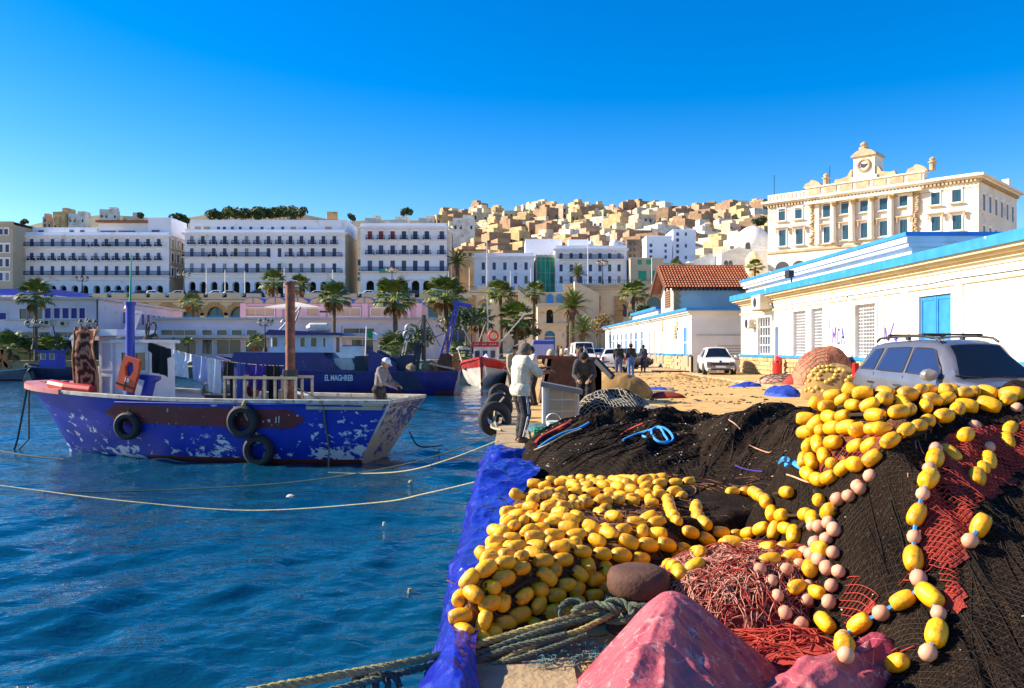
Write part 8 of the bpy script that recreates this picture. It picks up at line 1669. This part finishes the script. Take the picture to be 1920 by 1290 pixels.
# ------------------------------------------------------------------ vehicles
reg('paint_silver',(.21,.21,.245),(.18,.18,.21),3,.28,metal=.55,coat=.6); reg('paint_white',(.78,.76,.70),rough=.3,coat=.6); reg('paint_beige',(.52,.47,.40),rough=.3,coat=.5); reg('paint_dark',(.03,.03,.04),rough=.25,coat=.6); reg('car_glass',(.008,.010,.014),rough=.05,spec=.7); reg('side_glass',(.02,.03,.09),rough=.06,spec=.9); reg('plastic_dark',(.025,.025,.027),rough=.6); reg('lamp_clear',(.75,.75,.72),rough=.15); reg('lamp_red',(.5,.02,.02),rough=.2); reg('truck_blue',(.30,.36,.72),rough=.5)
class Car:
    def __init__(s, st, w, yr): s.st = st; s.w = w; s.yr = yr
    def at(s, x):
        xs = [a[0] for a in s.st]; return [float(np.interp(x,xs,[a[i] for a in s.st])) for i in (1,2,3)]
    def sec(s, x):
        zb, zr, k = s.at(x); w = s.w*k; g = min(1,max(0,(zr-zb)/.45)); yr = w*.93*(1-g)+s.yr*g; z0 = .24+(.12 if abs(x) > abs(s.st[0][0])-.12 else 0)
        return [(w*.86,z0),(w*.98,z0+.12),(w,z0+.34),(w*.995,zb-.1),(w*.965,zb),(yr,zr-.05*g-.01),(yr*.86,zr-.008),(yr*.5,zr+.012),(0,zr+.02)]
    def body(s, t, mk):
        xs = sorted(set([a[0] for a in s.st]+list(np.linspace(s.st[0][0],s.st[-1][0],40)))); rows = []
        for x in xs: q = s.sec(x); rows.append([(x,-y,z) for y,z in q]+[(x,y,z) for y,z in q[-2::-1]])
        n = len(rows[0]); m = MB(); m.add([p for r_ in rows for p in r_],[(i*n+j,i*n+j+1,(i+1)*n+j+1,(i+1)*n+j) for i in range(len(rows)-1) for j in range(n-1)]+[tuple(range(n))[::-1],tuple((len(rows)-1)*n+j for j in range(n))]); o = m.build('body',mk,t,42,world=False); return o
    def pt(s, x, f, sg, off=.008):
        q = s.sec(x); a, b = q[4], q[5]; y = a[0]+(b[0]-a[0])*f; z = a[1]+(b[1]-a[1])*f; n = Vector((0,b[1]-a[1],a[0]-b[0])).normalized(); return Vector((x,sg*(y+n.y*off),z+n.z*off))
    def side_win(s, t, x0, x1, sg, mk='side_glass', x0t=None, x1t=None, f0=.10, f1=.86):
        x0t = x0 if x0t is None else x0t; x1t = x1 if x1t is None else x1t; m = MB(); k = 6; v = []
        for j in range(3):
            f = f0+(f1-f0)*j/2; a = x0+(x0t-x0)*j/2; b = x1+(x1t-x1)*j/2; v += [s.pt(a+(b-a)*i/k,f,sg) for i in range(k+1)]
        m.add(v,[(j*(k+1)+i,j*(k+1)+i+1,(j+1)*(k+1)+i+1,(j+1)*(k+1)+i) for j in range(2) for i in range(k)]); o = m.build('window',mk,t,world=False)
        r_ = [v[i] for i in range(k+1)]+[v[2*(k+1)+i] for i in range(k,-1,-1)]; m = MB(); m.tube(r_,.013,4,closed=True); m.build('seal','plastic_dark',o,world=False); return o
    def screen(s, t, xa, xb, name='windscreen', wa=.80, wb=.94, mk='car_glass'):
        m = MB(); k = 6; v = []; n = 8
        for j in range(k+1):
            x = xa+(xb-xa)*j/k; zb, zr, kk = s.at(x); q = s.sec(x); ym = q[5][0]*(wa+(wb-wa)*j/k)
            for i in range(n+1): y = -ym+2*ym*i/n; ys = [p[0] for p in q[:3:-1]]; zs_ = [p[1] for p in q[:3:-1]]; v.append((x+(.006 if xb > xa else -.006),y,float(np.interp(abs(y),ys,zs_))+.008))
        m.add(v,[(j*(n+1)+i,j*(n+1)+i+1,(j+1)*(n+1)+i+1,(j+1)*(n+1)+i) for j in range(k) for i in range(n)]); return m.build(name,mk,t,True,world=False)
    def wheels(s, t, xf, xr, r, mk='black_rubber'):
        for x in (xf,xr):
            for sg in (1,-1):
                m = MB(); Mw = Matrix.Translation((x,sg*(s.w-.10),r)) @ Matrix.Rotation(R(90)*-sg,4,'X'); m.lathe([(r*.62,-.09),(r*.94,-.1),(r,-.06),(r,.08),(r*.94,.115),(r*.64,.11)],20,Mw); o = m.build('wheel',mk,t,40,world=False)
                m = MB(); m.lathe([(r*.62,.06),(r*.6,.10),(r*.2,.085),(r*.12,.11),(.01,.112)],14,Mw); m.build('rim','galv',o,40,world=False)
                m = MB(); m.tube([(x+(r+.05)*math.cos(a),sg*(s.w*.985),r+(r+.05)*math.sin(a)) for a in [math.pi*i/12 for i in range(13)]],.035,6); m.build('arch','plastic_dark',t,world=False)
def box_part(t, name, mk, *boxes): 
    m = MB(); [m.box(*b) for b in boxes]; return m.build(name,mk,t,world=False)
def suv():
    t = thing('parked_car','silver grey off road car with roof rails parked behind the big net pile','car',(8.42,15.55,.10),R(-83)); c = Car([(-2.18,.62,.64,.86),(-2.12,.92,.95,.93),(-2.03,1.05,1.16,.96),(-1.9,1.09,1.46,.98),(-1.72,1.10,1.645,1),(-1.3,1.08,1.70,1),(-.4,1.045,1.735,1),(.3,1.02,1.71,1),(.55,1.01,1.645,1),(1.24,.985,1.03,1),(1.7,.93,.985,.98),(2.05,.84,.88,.94),(2.18,.62,.66,.88)],.90,.615)
    c.body(t,'paint_silver'); c.screen(t,.58,1.22); c.screen(t,-1.75,-2.0,'rear_window',.86,.9)
    for sg in (-1,1): c.side_win(t,-1.80,-1.30,sg,x0t=-1.55,x1t=-1.24); c.side_win(t,-1.22,-.32,sg,x0t=-1.10,x1t=-.30); c.side_win(t,-.22,.86,sg,x0t=-.20,x1t=.42)
    for sg in (-1,1):
        box_part(t,'door_handle','chrome',(-.52,-.30,sg*.905-.02,sg*.905+.02,.84,.875)); box_part(t,'door_handle','chrome',(-1.42,-1.2,sg*.905-.02,sg*.905+.02,.87,.905))
        m = MB(); m.tube([c.pt(-.27,.0,sg),Vector((-.27,sg*.905,.7)),Vector((-.27,sg*.895,.42))],.006,4); m.tube([c.pt(.92,0,sg),Vector((.95,sg*.905,.7)),Vector((.9,sg*.895,.42))],.006,4); m.tube([c.pt(-1.26,.0,sg),Vector((-1.28,sg*.905,.8)),Vector((-1.1,sg*.905,.6))],.006,4); m.build('door_seam','plastic_dark',t,world=False)
        m = MB(); Mm = Matrix.Translation((.78,sg*1.03,1.09)); m.lathe([(.05,-.05),(.11,-.06),(.12,.0),(.10,.06),(.03,.07)],10,Mm @ Matrix.Scale(1.35,4,(0,1,0)) @ Matrix.Rotation(R(90),4,'Y')); o = m.build('mirror','paint_silver2',t,50,world=False); box_part(o,'mirror_arm','plastic_dark',(.74,.82,min(sg*.86,sg*.98),max(sg*.86,sg*.98),1.03,1.07))
        m = MB(); pts = [(-1.62,sg*.58,1.70),(-1.5,sg*.575,1.775),(-.9,sg*.575,1.80),(-.1,sg*.575,1.80),(.30,sg*.575,1.765),(.45,sg*.58,1.69)]; m.tube(pts,.026,6); m.box(-.6,-.5,sg*.575-.03,sg*.575+.03,1.725,1.79); m.build('roof_rail','plastic_dark',t,world=False)
        box_part(t,'sill_trim','plastic_dark',(-1.0,1.0,sg*.895-.012,sg*.895+.012,.30,.46))
    for x in (-1.15,-.05): m = MB(); m.tube([(x,-.62,1.835),(x,.62,1.835)],.022,6); m.box(x-.05,x+.05,-.61,-.54,1.80,1.83); m.box(x-.05,x+.05,.54,.61,1.80,1.83); m.build('cross_bar','plastic_dark',t,world=False)
    for y in (-.35,.30): m = MB(); m.tube([(1.27,y,1.045),(1.16,y-.45,1.09)],.014,5); m.build('wiper','plastic_dark',t,world=False)
    for sg in (-1,1): m = MB(); m.lathe([(.02,0),(.14,.02),(.15,.10),(.02,.14)],12,Matrix.Translation((2.0,sg*.62,.76)) @ Matrix.Rotation(R(75),4,'Y')); m.build('headlight','lamp_clear',t,50,world=False); box_part(t,'tail_lamp','lamp_red',(-2.16,-2.06,sg*.78-.05,sg*.78+.05,.95,1.25))
    box_part(t,'grille','plastic_dark',(2.12,2.2,-.4,.4,.55,.72)); c.wheels(t,1.35,-1.3,.36)
    for y in (-.36,.36): m = MB(); m.lathe([(.2,.75),(.26,.9),(.25,1.2),(.17,1.32)],8,Matrix.Translation((.05,y,0)) @ Matrix.Scale(.5,4,(1,0,0))); m.lathe([(.06,1.34),(.12,1.42),(.10,1.52)],8,Matrix.Translation((.03,y,0))); m.build('seat','plastic_dark',t,world=False)
reg('paint_silver2',(.30,.27,.26),rough=.35,metal=.4,coat=.4); suv()
def hatch(label, loc, rz, mk, sc=1.0, group=None, detail=True, plate=False):
    t = thing('parked_car',label,'car',loc,rz,group); c = Car([(-1.95,.60,.63,.88),(-1.88,.86,.9,.95),(-1.78,.95,1.12,.97),(-1.55,.97,1.40,1),(-1.1,.96,1.475,1),(-.2,.93,1.49,1),(.25,.91,1.44,1),(1.0,.89,.94,1),(1.5,.83,.89,.97),(1.85,.70,.76,.92),(1.98,.52,.56,.86)],.82,.56); c.body(t,mk); c.screen(t,.28,.98); c.screen(t,-1.52,-1.76,'rear_window',.88,.92)
    for sg in (-1,1): c.side_win(t,-1.45,-.62,sg,x0t=-1.25,x1t=-.6); c.side_win(t,-.54,.62,sg,x0t=-.52,x1t=.18)
    if detail:
        for sg in (-1,1): box_part(t,'headlight','lamp_clear',(1.80,1.93,sg*.58-.14,sg*.58+.14,.62,.74)); box_part(t,'tail_lamp','lamp_red',(-1.93,-1.84,sg*.68-.08,sg*.68+.08,.72,.98)); m = MB(); m.lathe([(.04,-.05),(.09,0),(.03,.06)],8,Matrix.Translation((.62,sg*.93,.98)) @ Matrix.Rotation(R(90),4,'Y')); m.build('mirror',mk,t,world=False); box_part(t,'door_handle',mk,(-.45,-.28,sg*.825-.015,sg*.825+.015,.78,.80))
        box_part(t,'grille','plastic_dark',(1.93,1.985,-.42,.42,.56,.70)); box_part(t,'bumper_intake','plastic_dark',(1.95,2.0,-.5,.5,.30,.40)); box_part(t,'number_plate','white_paint',(1.985,2.005,-.26,.26,.43,.53)); box_part(t,'number_plate','white_paint',(-1.97,-1.945,-.26,.26,.60,.71)); m = MB(); m.lathe([(.07,0),(.07,.02)],10,Matrix.Translation((1.9,0,.74)) @ Matrix.Rotation(R(70),4,'Y')); m.build('badge','chrome',t,world=False)
    c.wheels(t,1.25,-1.2,.30); return t
hatch('white small hatchback parked facing out between the two warehouses',(11.0,44.0,.22),R(-97),'paint_white')
hatch('beige car seen from behind beside the far white van',(bx(1119,68),68,.15),R(92),'paint_beige'); hatch('white car partly hidden behind the two walking men in black',(bx(1150,52.5),52.5,.15),R(84),'paint_white'); hatch('dark car low behind the walking men',(bx(1172,60),60,.15),R(20),'paint_dark')
def van():
    Y = 66.0; t = thing('van','white panel van parked left of the beige car','van',(bx(1092,Y),Y,.15),R(-90)); c = Car([(-2.4,.9,1.85,.95),(-2.3,1.0,1.95,1),(.9,1.0,1.97,1),(1.5,.98,1.5,1),(1.9,.95,1.02,.98),(2.3,.75,.82,.93),(2.4,.5,.55,.88)],.92,.78); c.body(t,'paint_white'); c.screen(t,1.0,1.85); c.side_win(t,.2,1.3,-1,x1t=.95); c.side_win(t,.2,1.3,1,x1t=.95); c.wheels(t,1.6,-1.5,.33); box_part(t,'grille','plastic_dark',(2.36,2.42,-.4,.4,.5,.62)); [box_part(t,'headlight','lamp_clear',(2.25,2.36,sg*.65-.15,sg*.65+.15,.65,.78)) for sg in (-1,1)]
van()
def truck():
    Y = 76.0; x0, x1 = bx(1000,Y), bx(1038,Y); zt = bz(637,Y); t = thing('truck','box truck with a lilac blue body and a deep blue top stripe','truck',((x0+x1)/2,Y,.2)); s = MB(); s.box(x0,x1,Y,Y+2.2,.95,zt); s.build('box','truck_blue',t); s = MB(); s.box(x0-.02,x1+.02,Y-.03,Y-.002,zt-.42,zt-.12); s.build('stripe','blue_deep',t); s = MB(); [s.box(x0+(x1-x0)*i/6-.02,x0+(x1-x0)*i/6+.02,Y-.02,Y-.003,.95,zt-.45) for i in range(7)]; s.box(x0-.03,x1+.03,Y-.05,Y-.004,.95,1.03); s.build('rib','grey_wall',t)
    s = MB(); s.prism([(x0-1.7,.5),(x0-.05,.5),(x0-.05,2.1),(x0-.9,2.1),(x0-1.5,1.35),(x0-1.7,1.2)],Y+.05,Y+2.1); c = s.build('cab','paint_white',t); s = MB(); s.prism([(x0-1.3,1.35),(x0-.3,1.35),(x0-.3,1.95),(x0-.85,1.95)],Y+.03,Y+.048); s.build('window','car_glass',c)
    for x in (x0-1.0,x1-.7): s = MB(); s.lathe([(.25,-.12),(.40,-.13),(.40,.13),(.25,.14)],16,Matrix.Translation((x,Y+.2,.42)) @ Matrix.Rotation(R(90),4,'X')); s.build('wheel','black_rubber',t)
    s = MB(); s.box(x0-.1,x1,Y+.3,Y+1.9,.6,.94); s.build('chassis','iron',t)
truck()
r_ = random.Random(2)
for i,px in enumerate((212,232,262,291,332,368,402,436,478,560,592,655,688,742,770,905)):
    lab = '%s car parked on the boulevard before the %s'%(['white','grey','dark'][i%3],'leftmost arcaded block' if px < 345 else 'widest arcaded block' if px < 650 else 'corner block' if px < 850 else 'two storey townhouse')
    hatch(lab,(bx(px,188),188,13.4),R(0 if i%2 else 180),['paint_white','paint_beige','paint_dark'][i%3],group='cars parked along the boulevard',detail=False)
# ------------------------------------------------------------------ people
reg('skin',(.42,.22,.13),(.34,.16,.09),9,.55); reg('skin_dark',(.22,.11,.06),(.17,.08,.045),9,.55); reg('hair_black',(.012,.010,.009),rough=.8); reg('hair_grey',(.16,.14,.12),(.05,.045,.04),40,.9)
for k_,c_ in dict(shirt_cream=(.70,.64,.50),track_dark=(.025,.022,.028),hoodie=(.23,.20,.20),cap_white=(.75,.77,.82),jacket_dark=(.045,.043,.045),jacket_black=(.015,.014,.016),jeans=(.05,.08,.20),jeans_bright=(.06,.14,.40),overall=(.03,.035,.07),jacket_tan=(.48,.38,.24),jacket_pale=(.60,.58,.54),jacket_brown=(.16,.09,.05),jacket_blue=(.16,.20,.30),shoe=(.03,.025,.022)).items(): reg(k_,c_,tuple(x*.78 for x in c_),12,.85,bump=.3,bscale=30)
JOBS = []
def person(label, x, y, z, face, h=1.74, vox=.02, lean=0, headdown=0, arms=None, legs=((.0,.0),(.0,.0)), top='jacket_black', bot='jeans', shoes='shoe', hair='hair_black', skin='skin', sleeve=2, cap=None, fingers=False, stripe=False, long_top=.0, waist=None, group=None, crouch=0):
    """arms: per side (left,right) (shoulder pitch, outward, elbow bend) in degrees; legs: per side (foot forward, knee bend)"""
    segs = []; V = Vector
    def add(a, b, ra, rb, zone, fl=None): segs.append((V(a),V(b),ra,rb,zone,fl))
    hz = h*.525-crouch; hip = V((0,0,hz)); up = V((math.sin(R(lean)),0,math.cos(R(lean)))); side = V((0,1,0)); fw = up.cross(side)*-1; fw = side.cross(up)
    waist_ = hip+up*h*.09; chest = hip+up*h*.205; sh = hip+up*h*.285; neck = hip+up*h*.325+fw*.01*h
    add(hip+side*.045*h,hip-side*.045*h,.072*h,.072*h,'bot'); add(hip+up*.02*h,waist_,.078*h,.07*h,'top' if long_top else 'bot'); add(waist_+side*.03*h,chest+side*.035*h,.062*h,.075*h,'top'); add(waist_-side*.03*h,chest-side*.035*h,.062*h,.075*h,'top'); add(chest+fw*.01*h,sh,.075*h,.055*h,'top'); add(sh+side*.085*h,sh-side*.085*h,.045*h,.045*h,'top'); add(sh,neck,.04*h,.033*h,'skin')
    hd = V((math.sin(R(lean+headdown)),0,math.cos(R(lean+headdown)))); hf = side.cross(hd); hc = neck+hd*.065*h
    add(neck,hc,.034*h,.045*h,'head'); add(hc+hd*.012*h-hf*.008*h,hc+hd*.022*h-hf*.004*h,.056*h,.056*h,'head'); add(hc-hd*.03*h+hf*.022*h,hc+hf*.012*h,.034*h,.045*h,'head'); add(hc+hf*.052*h+hd*.004*h,hc+hf*.064*h-hd*.014*h,.007*h,.011*h,'head')
    for sg in (1,-1): add(hc+side*sg*.05*h+hd*.006*h,hc+side*sg*.056*h-hd*.012*h,.010*h,.008*h,'head')
    arms = arms or ((8,8,15),(8,8,15))
    for k, sg in enumerate((1,-1)):
        p, o, e = arms[k]; s0 = sh+side*sg*.098*h-up*.005*h
        d = (-up*math.cos(R(p))+fw*math.sin(R(p))); d = (d*math.cos(R(o))+side*sg*math.sin(R(o))).normalized(); el = s0+d*.175*h
        d2 = (-up*math.cos(R(p+e))+fw*math.sin(R(p+e))); d2 = (d2-side*sg*math.sin(R(min(e,60)*.45))).normalized(); wr = el+d2*.145*h; z1 = 'top' if sleeve >= 1 else 'skin'; z2 = 'top' if sleeve == 2 else 'skin'
        add(s0,el,.036*h,.028*h,z1); add(el,wr,.027*h,.019*h,z2)
        pn = d2.cross(side).normalized(); pw = pn.cross(d2).normalized(); pm = wr+d2*.05*h
        if fingers:
            for q in (-1,0,1): add(wr+pw*q*.010*h,pm+pw*q*.013*h,.013*h,.0115*h,'skin')
            for i in range(4):
                a = pm+pw*(i-1.5)*.0125*h; L_ = (.038,.045,.042,.033)[i]*h; cv = pn*(-.35); b = a+(d2+cv*.6).normalized()*L_*.55; c = b+(d2+cv*2.2).normalized()*L_*.5; add(a,b,.0062*h,.0056*h,'skin'); add(b,c,.0056*h,.0048*h,'skin')
            a = wr+d2*.015*h+pw*.016*h*sg; b = a+(d2*.6+pw*sg*.8).normalized()*.028*h; c = b+(d2-pn*.4).normalized()*.022*h; add(a,b,.0075*h,.0065*h,'skin'); add(b,c,.0062*h,.005*h,'skin')
        else:
            add(wr,pm,.019*h,.02*h,'skin')
            for i in range(4): a = pm+pw*(i-1.5)*.0115*h; add(a,a+(d2-pn*.5).normalized()*(.04,.046,.043,.034)[i]*h,.0075*h,.006*h,'skin')
            a = wr+d2*.015*h+pw*.016*h*sg; add(a,a+(d2*.7+pw*sg*.7).normalized()*.045*h,.009*h,.007*h,'skin')
        f, kb = legs[k]; hj = hip+side*sg*.052*h; ft = V((f,sg*.065*h,.045*h)); mid = (hj+ft)/2; ax = (ft-hj); L_ = ax.length; half = .246*h; bend = math.sqrt(max(0,half*half-(L_/2)**2)) if L_/2 < half else 0; kn = mid+V((1,0,0))*max(bend*.9,.01)+V((0,0,0))
        add(hj,kn,.062*h,.042*h,'bot'); add(kn+V((-.006*h,0,-.02*h)),ft+V((0,0,.02*h)),.042*h,.03*h,'bot'); add(ft+V((-.025*h,0,-.018*h)),ft+V((.085*h,sg*.01*h,-.025*h)),.026*h,.019*h,'shoe' if shoes else 'skin')
    m = MB()
    for a, b, ra, rb, zn, fl in segs:
        d = (b-a); L_ = max(d.length,1e-4); q = d.to_track_quat('Z','Y').to_matrix().to_4x4() if d.length > 1e-5 else Matrix(); prof = [(max(.0005,ra*math.sin(t)),-ra*math.cos(t)) for t in (0.1,.5,.95,1.4)]+[(max(.0005,rb*math.sin(t)),L_-rb*math.cos(t)) for t in (1.74,2.2,2.65,3.04)]; m.lathe(prof,10,Matrix.Translation(a) @ q)
    me = m.mesh('tmp',skin); o = bpy.data.objects.new('tmp',me); C.objects.link(o); md = o.modifiers.new('r','REMESH'); md.mode = 'VOXEL'; md.voxel_size = vox; md2 = o.modifiers.new('s','SMOOTH'); md2.factor = .5; md2.iterations = 2 if not fingers else 1
    JOBS.append((o,segs,dict(label=label,loc=(x,y,z),face=face,h=h,vox=vox,hc=hc,hd=hd,hf=hf,side=side,top=top,bot=bot,shoes=shoes,hair=hair,skin=skin,cap=cap,stripe=stripe,group=group,hip=hip,up=up,long_top=long_top)))
def finish_people():
    dg = bpy.context.evaluated_depsgraph_get()
    for o, segs, J in JOBS:
        me = bpy.data.meshes.new_from_object(o.evaluated_get(dg)); old = o.data; bpy.data.objects.remove(o); n = len(me.polygons); me.name = 'body'; h = J['h']
        ce = np.empty(n*3); me.polygons.foreach_get('center',ce); ce = ce.reshape(-1,3); best = np.full(n,1e9); zi = np.zeros(n,int)
        for i,(a,b,ra,rb,zn,fl) in enumerate(segs):
            A = np.array(a); D = np.array(b-a); L2 = max(D@D,1e-9); t = np.clip(((ce-A)@D)/L2,0,1); d = np.linalg.norm(ce-A-t[:,None]*D,axis=1)-(ra+(rb-ra)*t); k = d < best; best[k] = d[k]; zi[k] = i
        zone = np.array([s_[4] for s_ in segs])[zi]; me.materials.clear(); me.materials.append(M[J['skin']]); me.polygons.foreach_set('use_smooth',[True]*n)
        t = thing('person',J['label'],'person',J['loc'],J['face'],J['group']); inst('body',me,t)
        co = np.empty(len(me.vertices)*3); me.vertices.foreach_get('co',co); co = co.reshape(-1,3); no = np.empty(len(me.vertices)*3); me.vertices.foreach_get('normal',no); no = no.reshape(-1,3); polys = [tuple(p.vertices) for p in me.polygons]
        if J['long_top']:
            rel = (ce-np.array(J['hip']))@np.array(J['up']); zone = np.where((zone == 'bot') & (rel > -J['long_top']), 'top', zone)
        def shell(name, mask, mk, off, wr=.0):
            idx = np.where(mask)[0]
            if len(idx) < 3: return None
            fs = [polys[i] for i in idx]; us = sorted({v for f in fs for v in f}); mp = {v:i for i,v in enumerate(us)}; u = np.array(us); c = co[u]; k = off+wr*(fbm(c[:,2]*14+c[:,0]*6,c[:,1]*9+c[:,0]*5,3,3)-.35); p = c+no[u]*k[:,None] if wr else c+no[u]*off
            q = bpy.data.meshes.new(name); q.from_pydata(p.tolist(),[],[tuple(mp[v] for v in f) for f in fs]); q.materials.append(M[mk]); q.polygons.foreach_set('use_smooth',[True]*len(fs)); q.update(); return inst(name,q,t)
        sc = h/1.74
        shell('top',zone == 'top',J['top'],.012 if not J['long_top'] else .026,.018 if J['vox'] < .015 else 0); tr = shell('trousers',zone == 'bot',J['bot'],.012,.03 if J['vox'] < .015 else 0)
        if J['shoes']: shell('shoes',zone == 'shoe',J['shoes'],.006)
        hd, hf, hc = np.array(J['hd']),np.array(J['hf']),np.array(J['hc']); rel = ce-hc; a = rel@hd; b = rel@hf; hm = (zone == 'head') & ((a > .030*h) | ((b < -.004*h) & (a > -.045*h)) | ((b < .012*h) & (a > .012*h)))
        shell('hair',hm,J['hair'],.012,.02 if J['vox'] < .015 else 0)
        if J['cap']:
            cm = (zone == 'head') & (a > .022*h); shell('cap',cm,J['cap'],.022); m = MB(); c0 = J['hc']+J['hd']*.030*h+J['hf']*.052*h; sd_ = J['side']; pts = [c0+sd_*.045*h,c0+sd_*.038*h+J['hf']*.035*h-J['hd']*.008*h,c0+J['hf']*.05*h-J['hd']*.012*h,c0-sd_*.038*h+J['hf']*.035*h-J['hd']*.008*h,c0-sd_*.045*h]; m.add(pts+[p+J['hd']*.008 for p in pts],[(0,1,2,3,4),(9,8,7,6,5)]+[(i,(i+1)%5,(i+1)%5+5,i+5) for i in range(5)]); m.build('cap_peak',J['cap'],t,world=False)
        for sg in (1,-1): m = MB(); m.lathe([(.001,-.008*sc),(.008*sc,0),(.001,.008*sc)],8,Matrix.Translation(J['hc']+J['hf']*.051*h+J['side']*sg*.019*h+J['hd']*.010*h)); m.build('eye','hair_black',t,world=False)
        m = MB(); m.tube([J['hc']+J['hf']*.053*h-J['hd']*.034*h+J['side']*q*.014*h for q in (-1,0,1)],[.002,.0042,.002],5); m.build('mouth','lip',t,world=False)
        if J['stripe'] and tr is not None:
            for k,(a_,b_,ra,rb,zn,fl) in enumerate([s_ for s_ in segs if s_[4] == 'bot'][-4:]):
                sg = 1 if k < 2 else -1; m = MB()
                for q in (-.012,.012): m.tube([a_+J['side']*sg*(ra+.026)+Vector((q,0,0)),a_.lerp(b_,.5)+J['side']*sg*((ra+rb)/2+.028)+Vector((q,0,0)),b_+J['side']*sg*(rb+.024)+Vector((q,0,0))],.007,5)
                m.build('stripe','cap_white',tr,world=False)
reg('lip',(.25,.07,.05),rough=.5)
def ang(dx, dy): return math.atan2(dy,dx)
p0 = G(975,829,.03)
person('man in a loose cream shirt and striped dark track trousers at the quay edge',p0.x,p0.y,.03,ang(.9,.45),1.75,.0085,4,16,((62,8,42),(52,10,48)),((.04,0),(-.03,0)),'shirt_cream','track_dark',None,'hair_grey','skin_dark',1,fingers=True,stripe=True,long_top=.10)
person('man in a grey hoodie and white cap standing in the blue boat',*[float(v) for v in (BT @ Vector((.62,-.55,.745)))],ang(1,-.25),1.72,.0085,10,22,((38,6,38),(30,8,45)),((.05,0),(-.04,0)),'hoodie','jacket_black','shoe','hair_black','skin',2,cap='cap_white',fingers=True)
person('man in a dark grey jacket bending over his hands behind the cabinet',bx(1096,19.2),19.2,.02,ang(-.12,-1),1.72,.0085,32,22,((34,12,62),(34,12,62)),((.10,0),(-.06,0)),'jacket_dark','jacket_black','shoe','hair_black','skin',2,fingers=True)
Yb = 25.0
person('man in a tan jacket standing just left of the cream shirted man',bx(962,Yb),Yb,.02,ang(.6,-.8),1.72,.016,0,8,top='jacket_tan',bot='jacket_black',group=None); person('dark haired man standing behind between two others at the water edge',bx(985,Yb+2),Yb+2,.02,ang(.2,1),1.73,.016,0,0,top='jacket_dark',bot='jeans'); person('man in a pale grey jacket with dark sleeves beside the cabinet',bx(1001,Yb-1.5),Yb-1.5,.02,ang(-1,-.3),1.73,.016,4,14,((30,6,50),(30,6,50)),top='jacket_pale',bot='jacket_black')
person('man in a black jacket and dark jeans walking away nearest the white car',bx(1160,42.5),42.5,.13,ang(.05,1),1.76,.017,2,4,((14,12,25),(-8,12,25)),((.14,0),(-.16,0)),'jacket_black','jeans'); person('man in a black jacket and bright blue jeans walking away',bx(1183,43.2),43.2,.13,ang(.02,1),1.79,.017,2,4,((-10,12,22),(14,12,25)),((-.18,0),(.16,0)),'jacket_black','jeans_bright'); person('man in dark overalls walking right of the two in black jackets',bx(1206,52),52,.15,ang(.35,1),1.74,.018,3,6,((10,10,40),(8,10,35)),((.1,0),(-.12,0)),'overall','overall')
for i,(px,Y,tp,bt,lab) in enumerate(((1084,56,'jacket_brown','jeans','man in a brown jacket standing by the white van'),(1098,55,'jacket_blue','jacket_black','man in a blue grey jacket right of the brown jacketed man'),(1045,70,'jacket_black','jeans','person in black standing right of the box truck'),(1053,71,'jacket_tan','jacket_black','person in a tan coat near the box truck'),(1062,70,'jacket_pale','jeans','person in a pale top in the far group'),(1070,69,'jacket_black','jacket_black','person all in black in the middle of the far group'),(1078,72,'jacket_blue','jeans','person in blue at the right of the far group'),(885,84,'jacket_black','jeans','person in black standing on the far quay left of the red and white boat'),(874,85,'jacket_dark','jeans','person in dark grey on the far quay beside the person in black'))): person(lab,bx(px,Y),Y,.35 if px < 900 and Y > 80 else .12,ang((-1)**i,.6-.3*(i%4)),1.72+.03*(i%3),.026,2,5,top=tp,bot=bt)
finish_people()
dg = bpy.context.evaluated_depsgraph_get()
for f in FONTS:
    o = next(q for q in bpy.data.objects if q.data == f); me = bpy.data.meshes.new_from_object(o.evaluated_get(dg)); n_ = o.name; pa, mt = o.parent, o.matrix_local.copy(); bpy.data.objects.remove(o); o = bpy.data.objects.new(n_,me); C.objects.link(o); o.parent = pa; o.matrix_local = mt
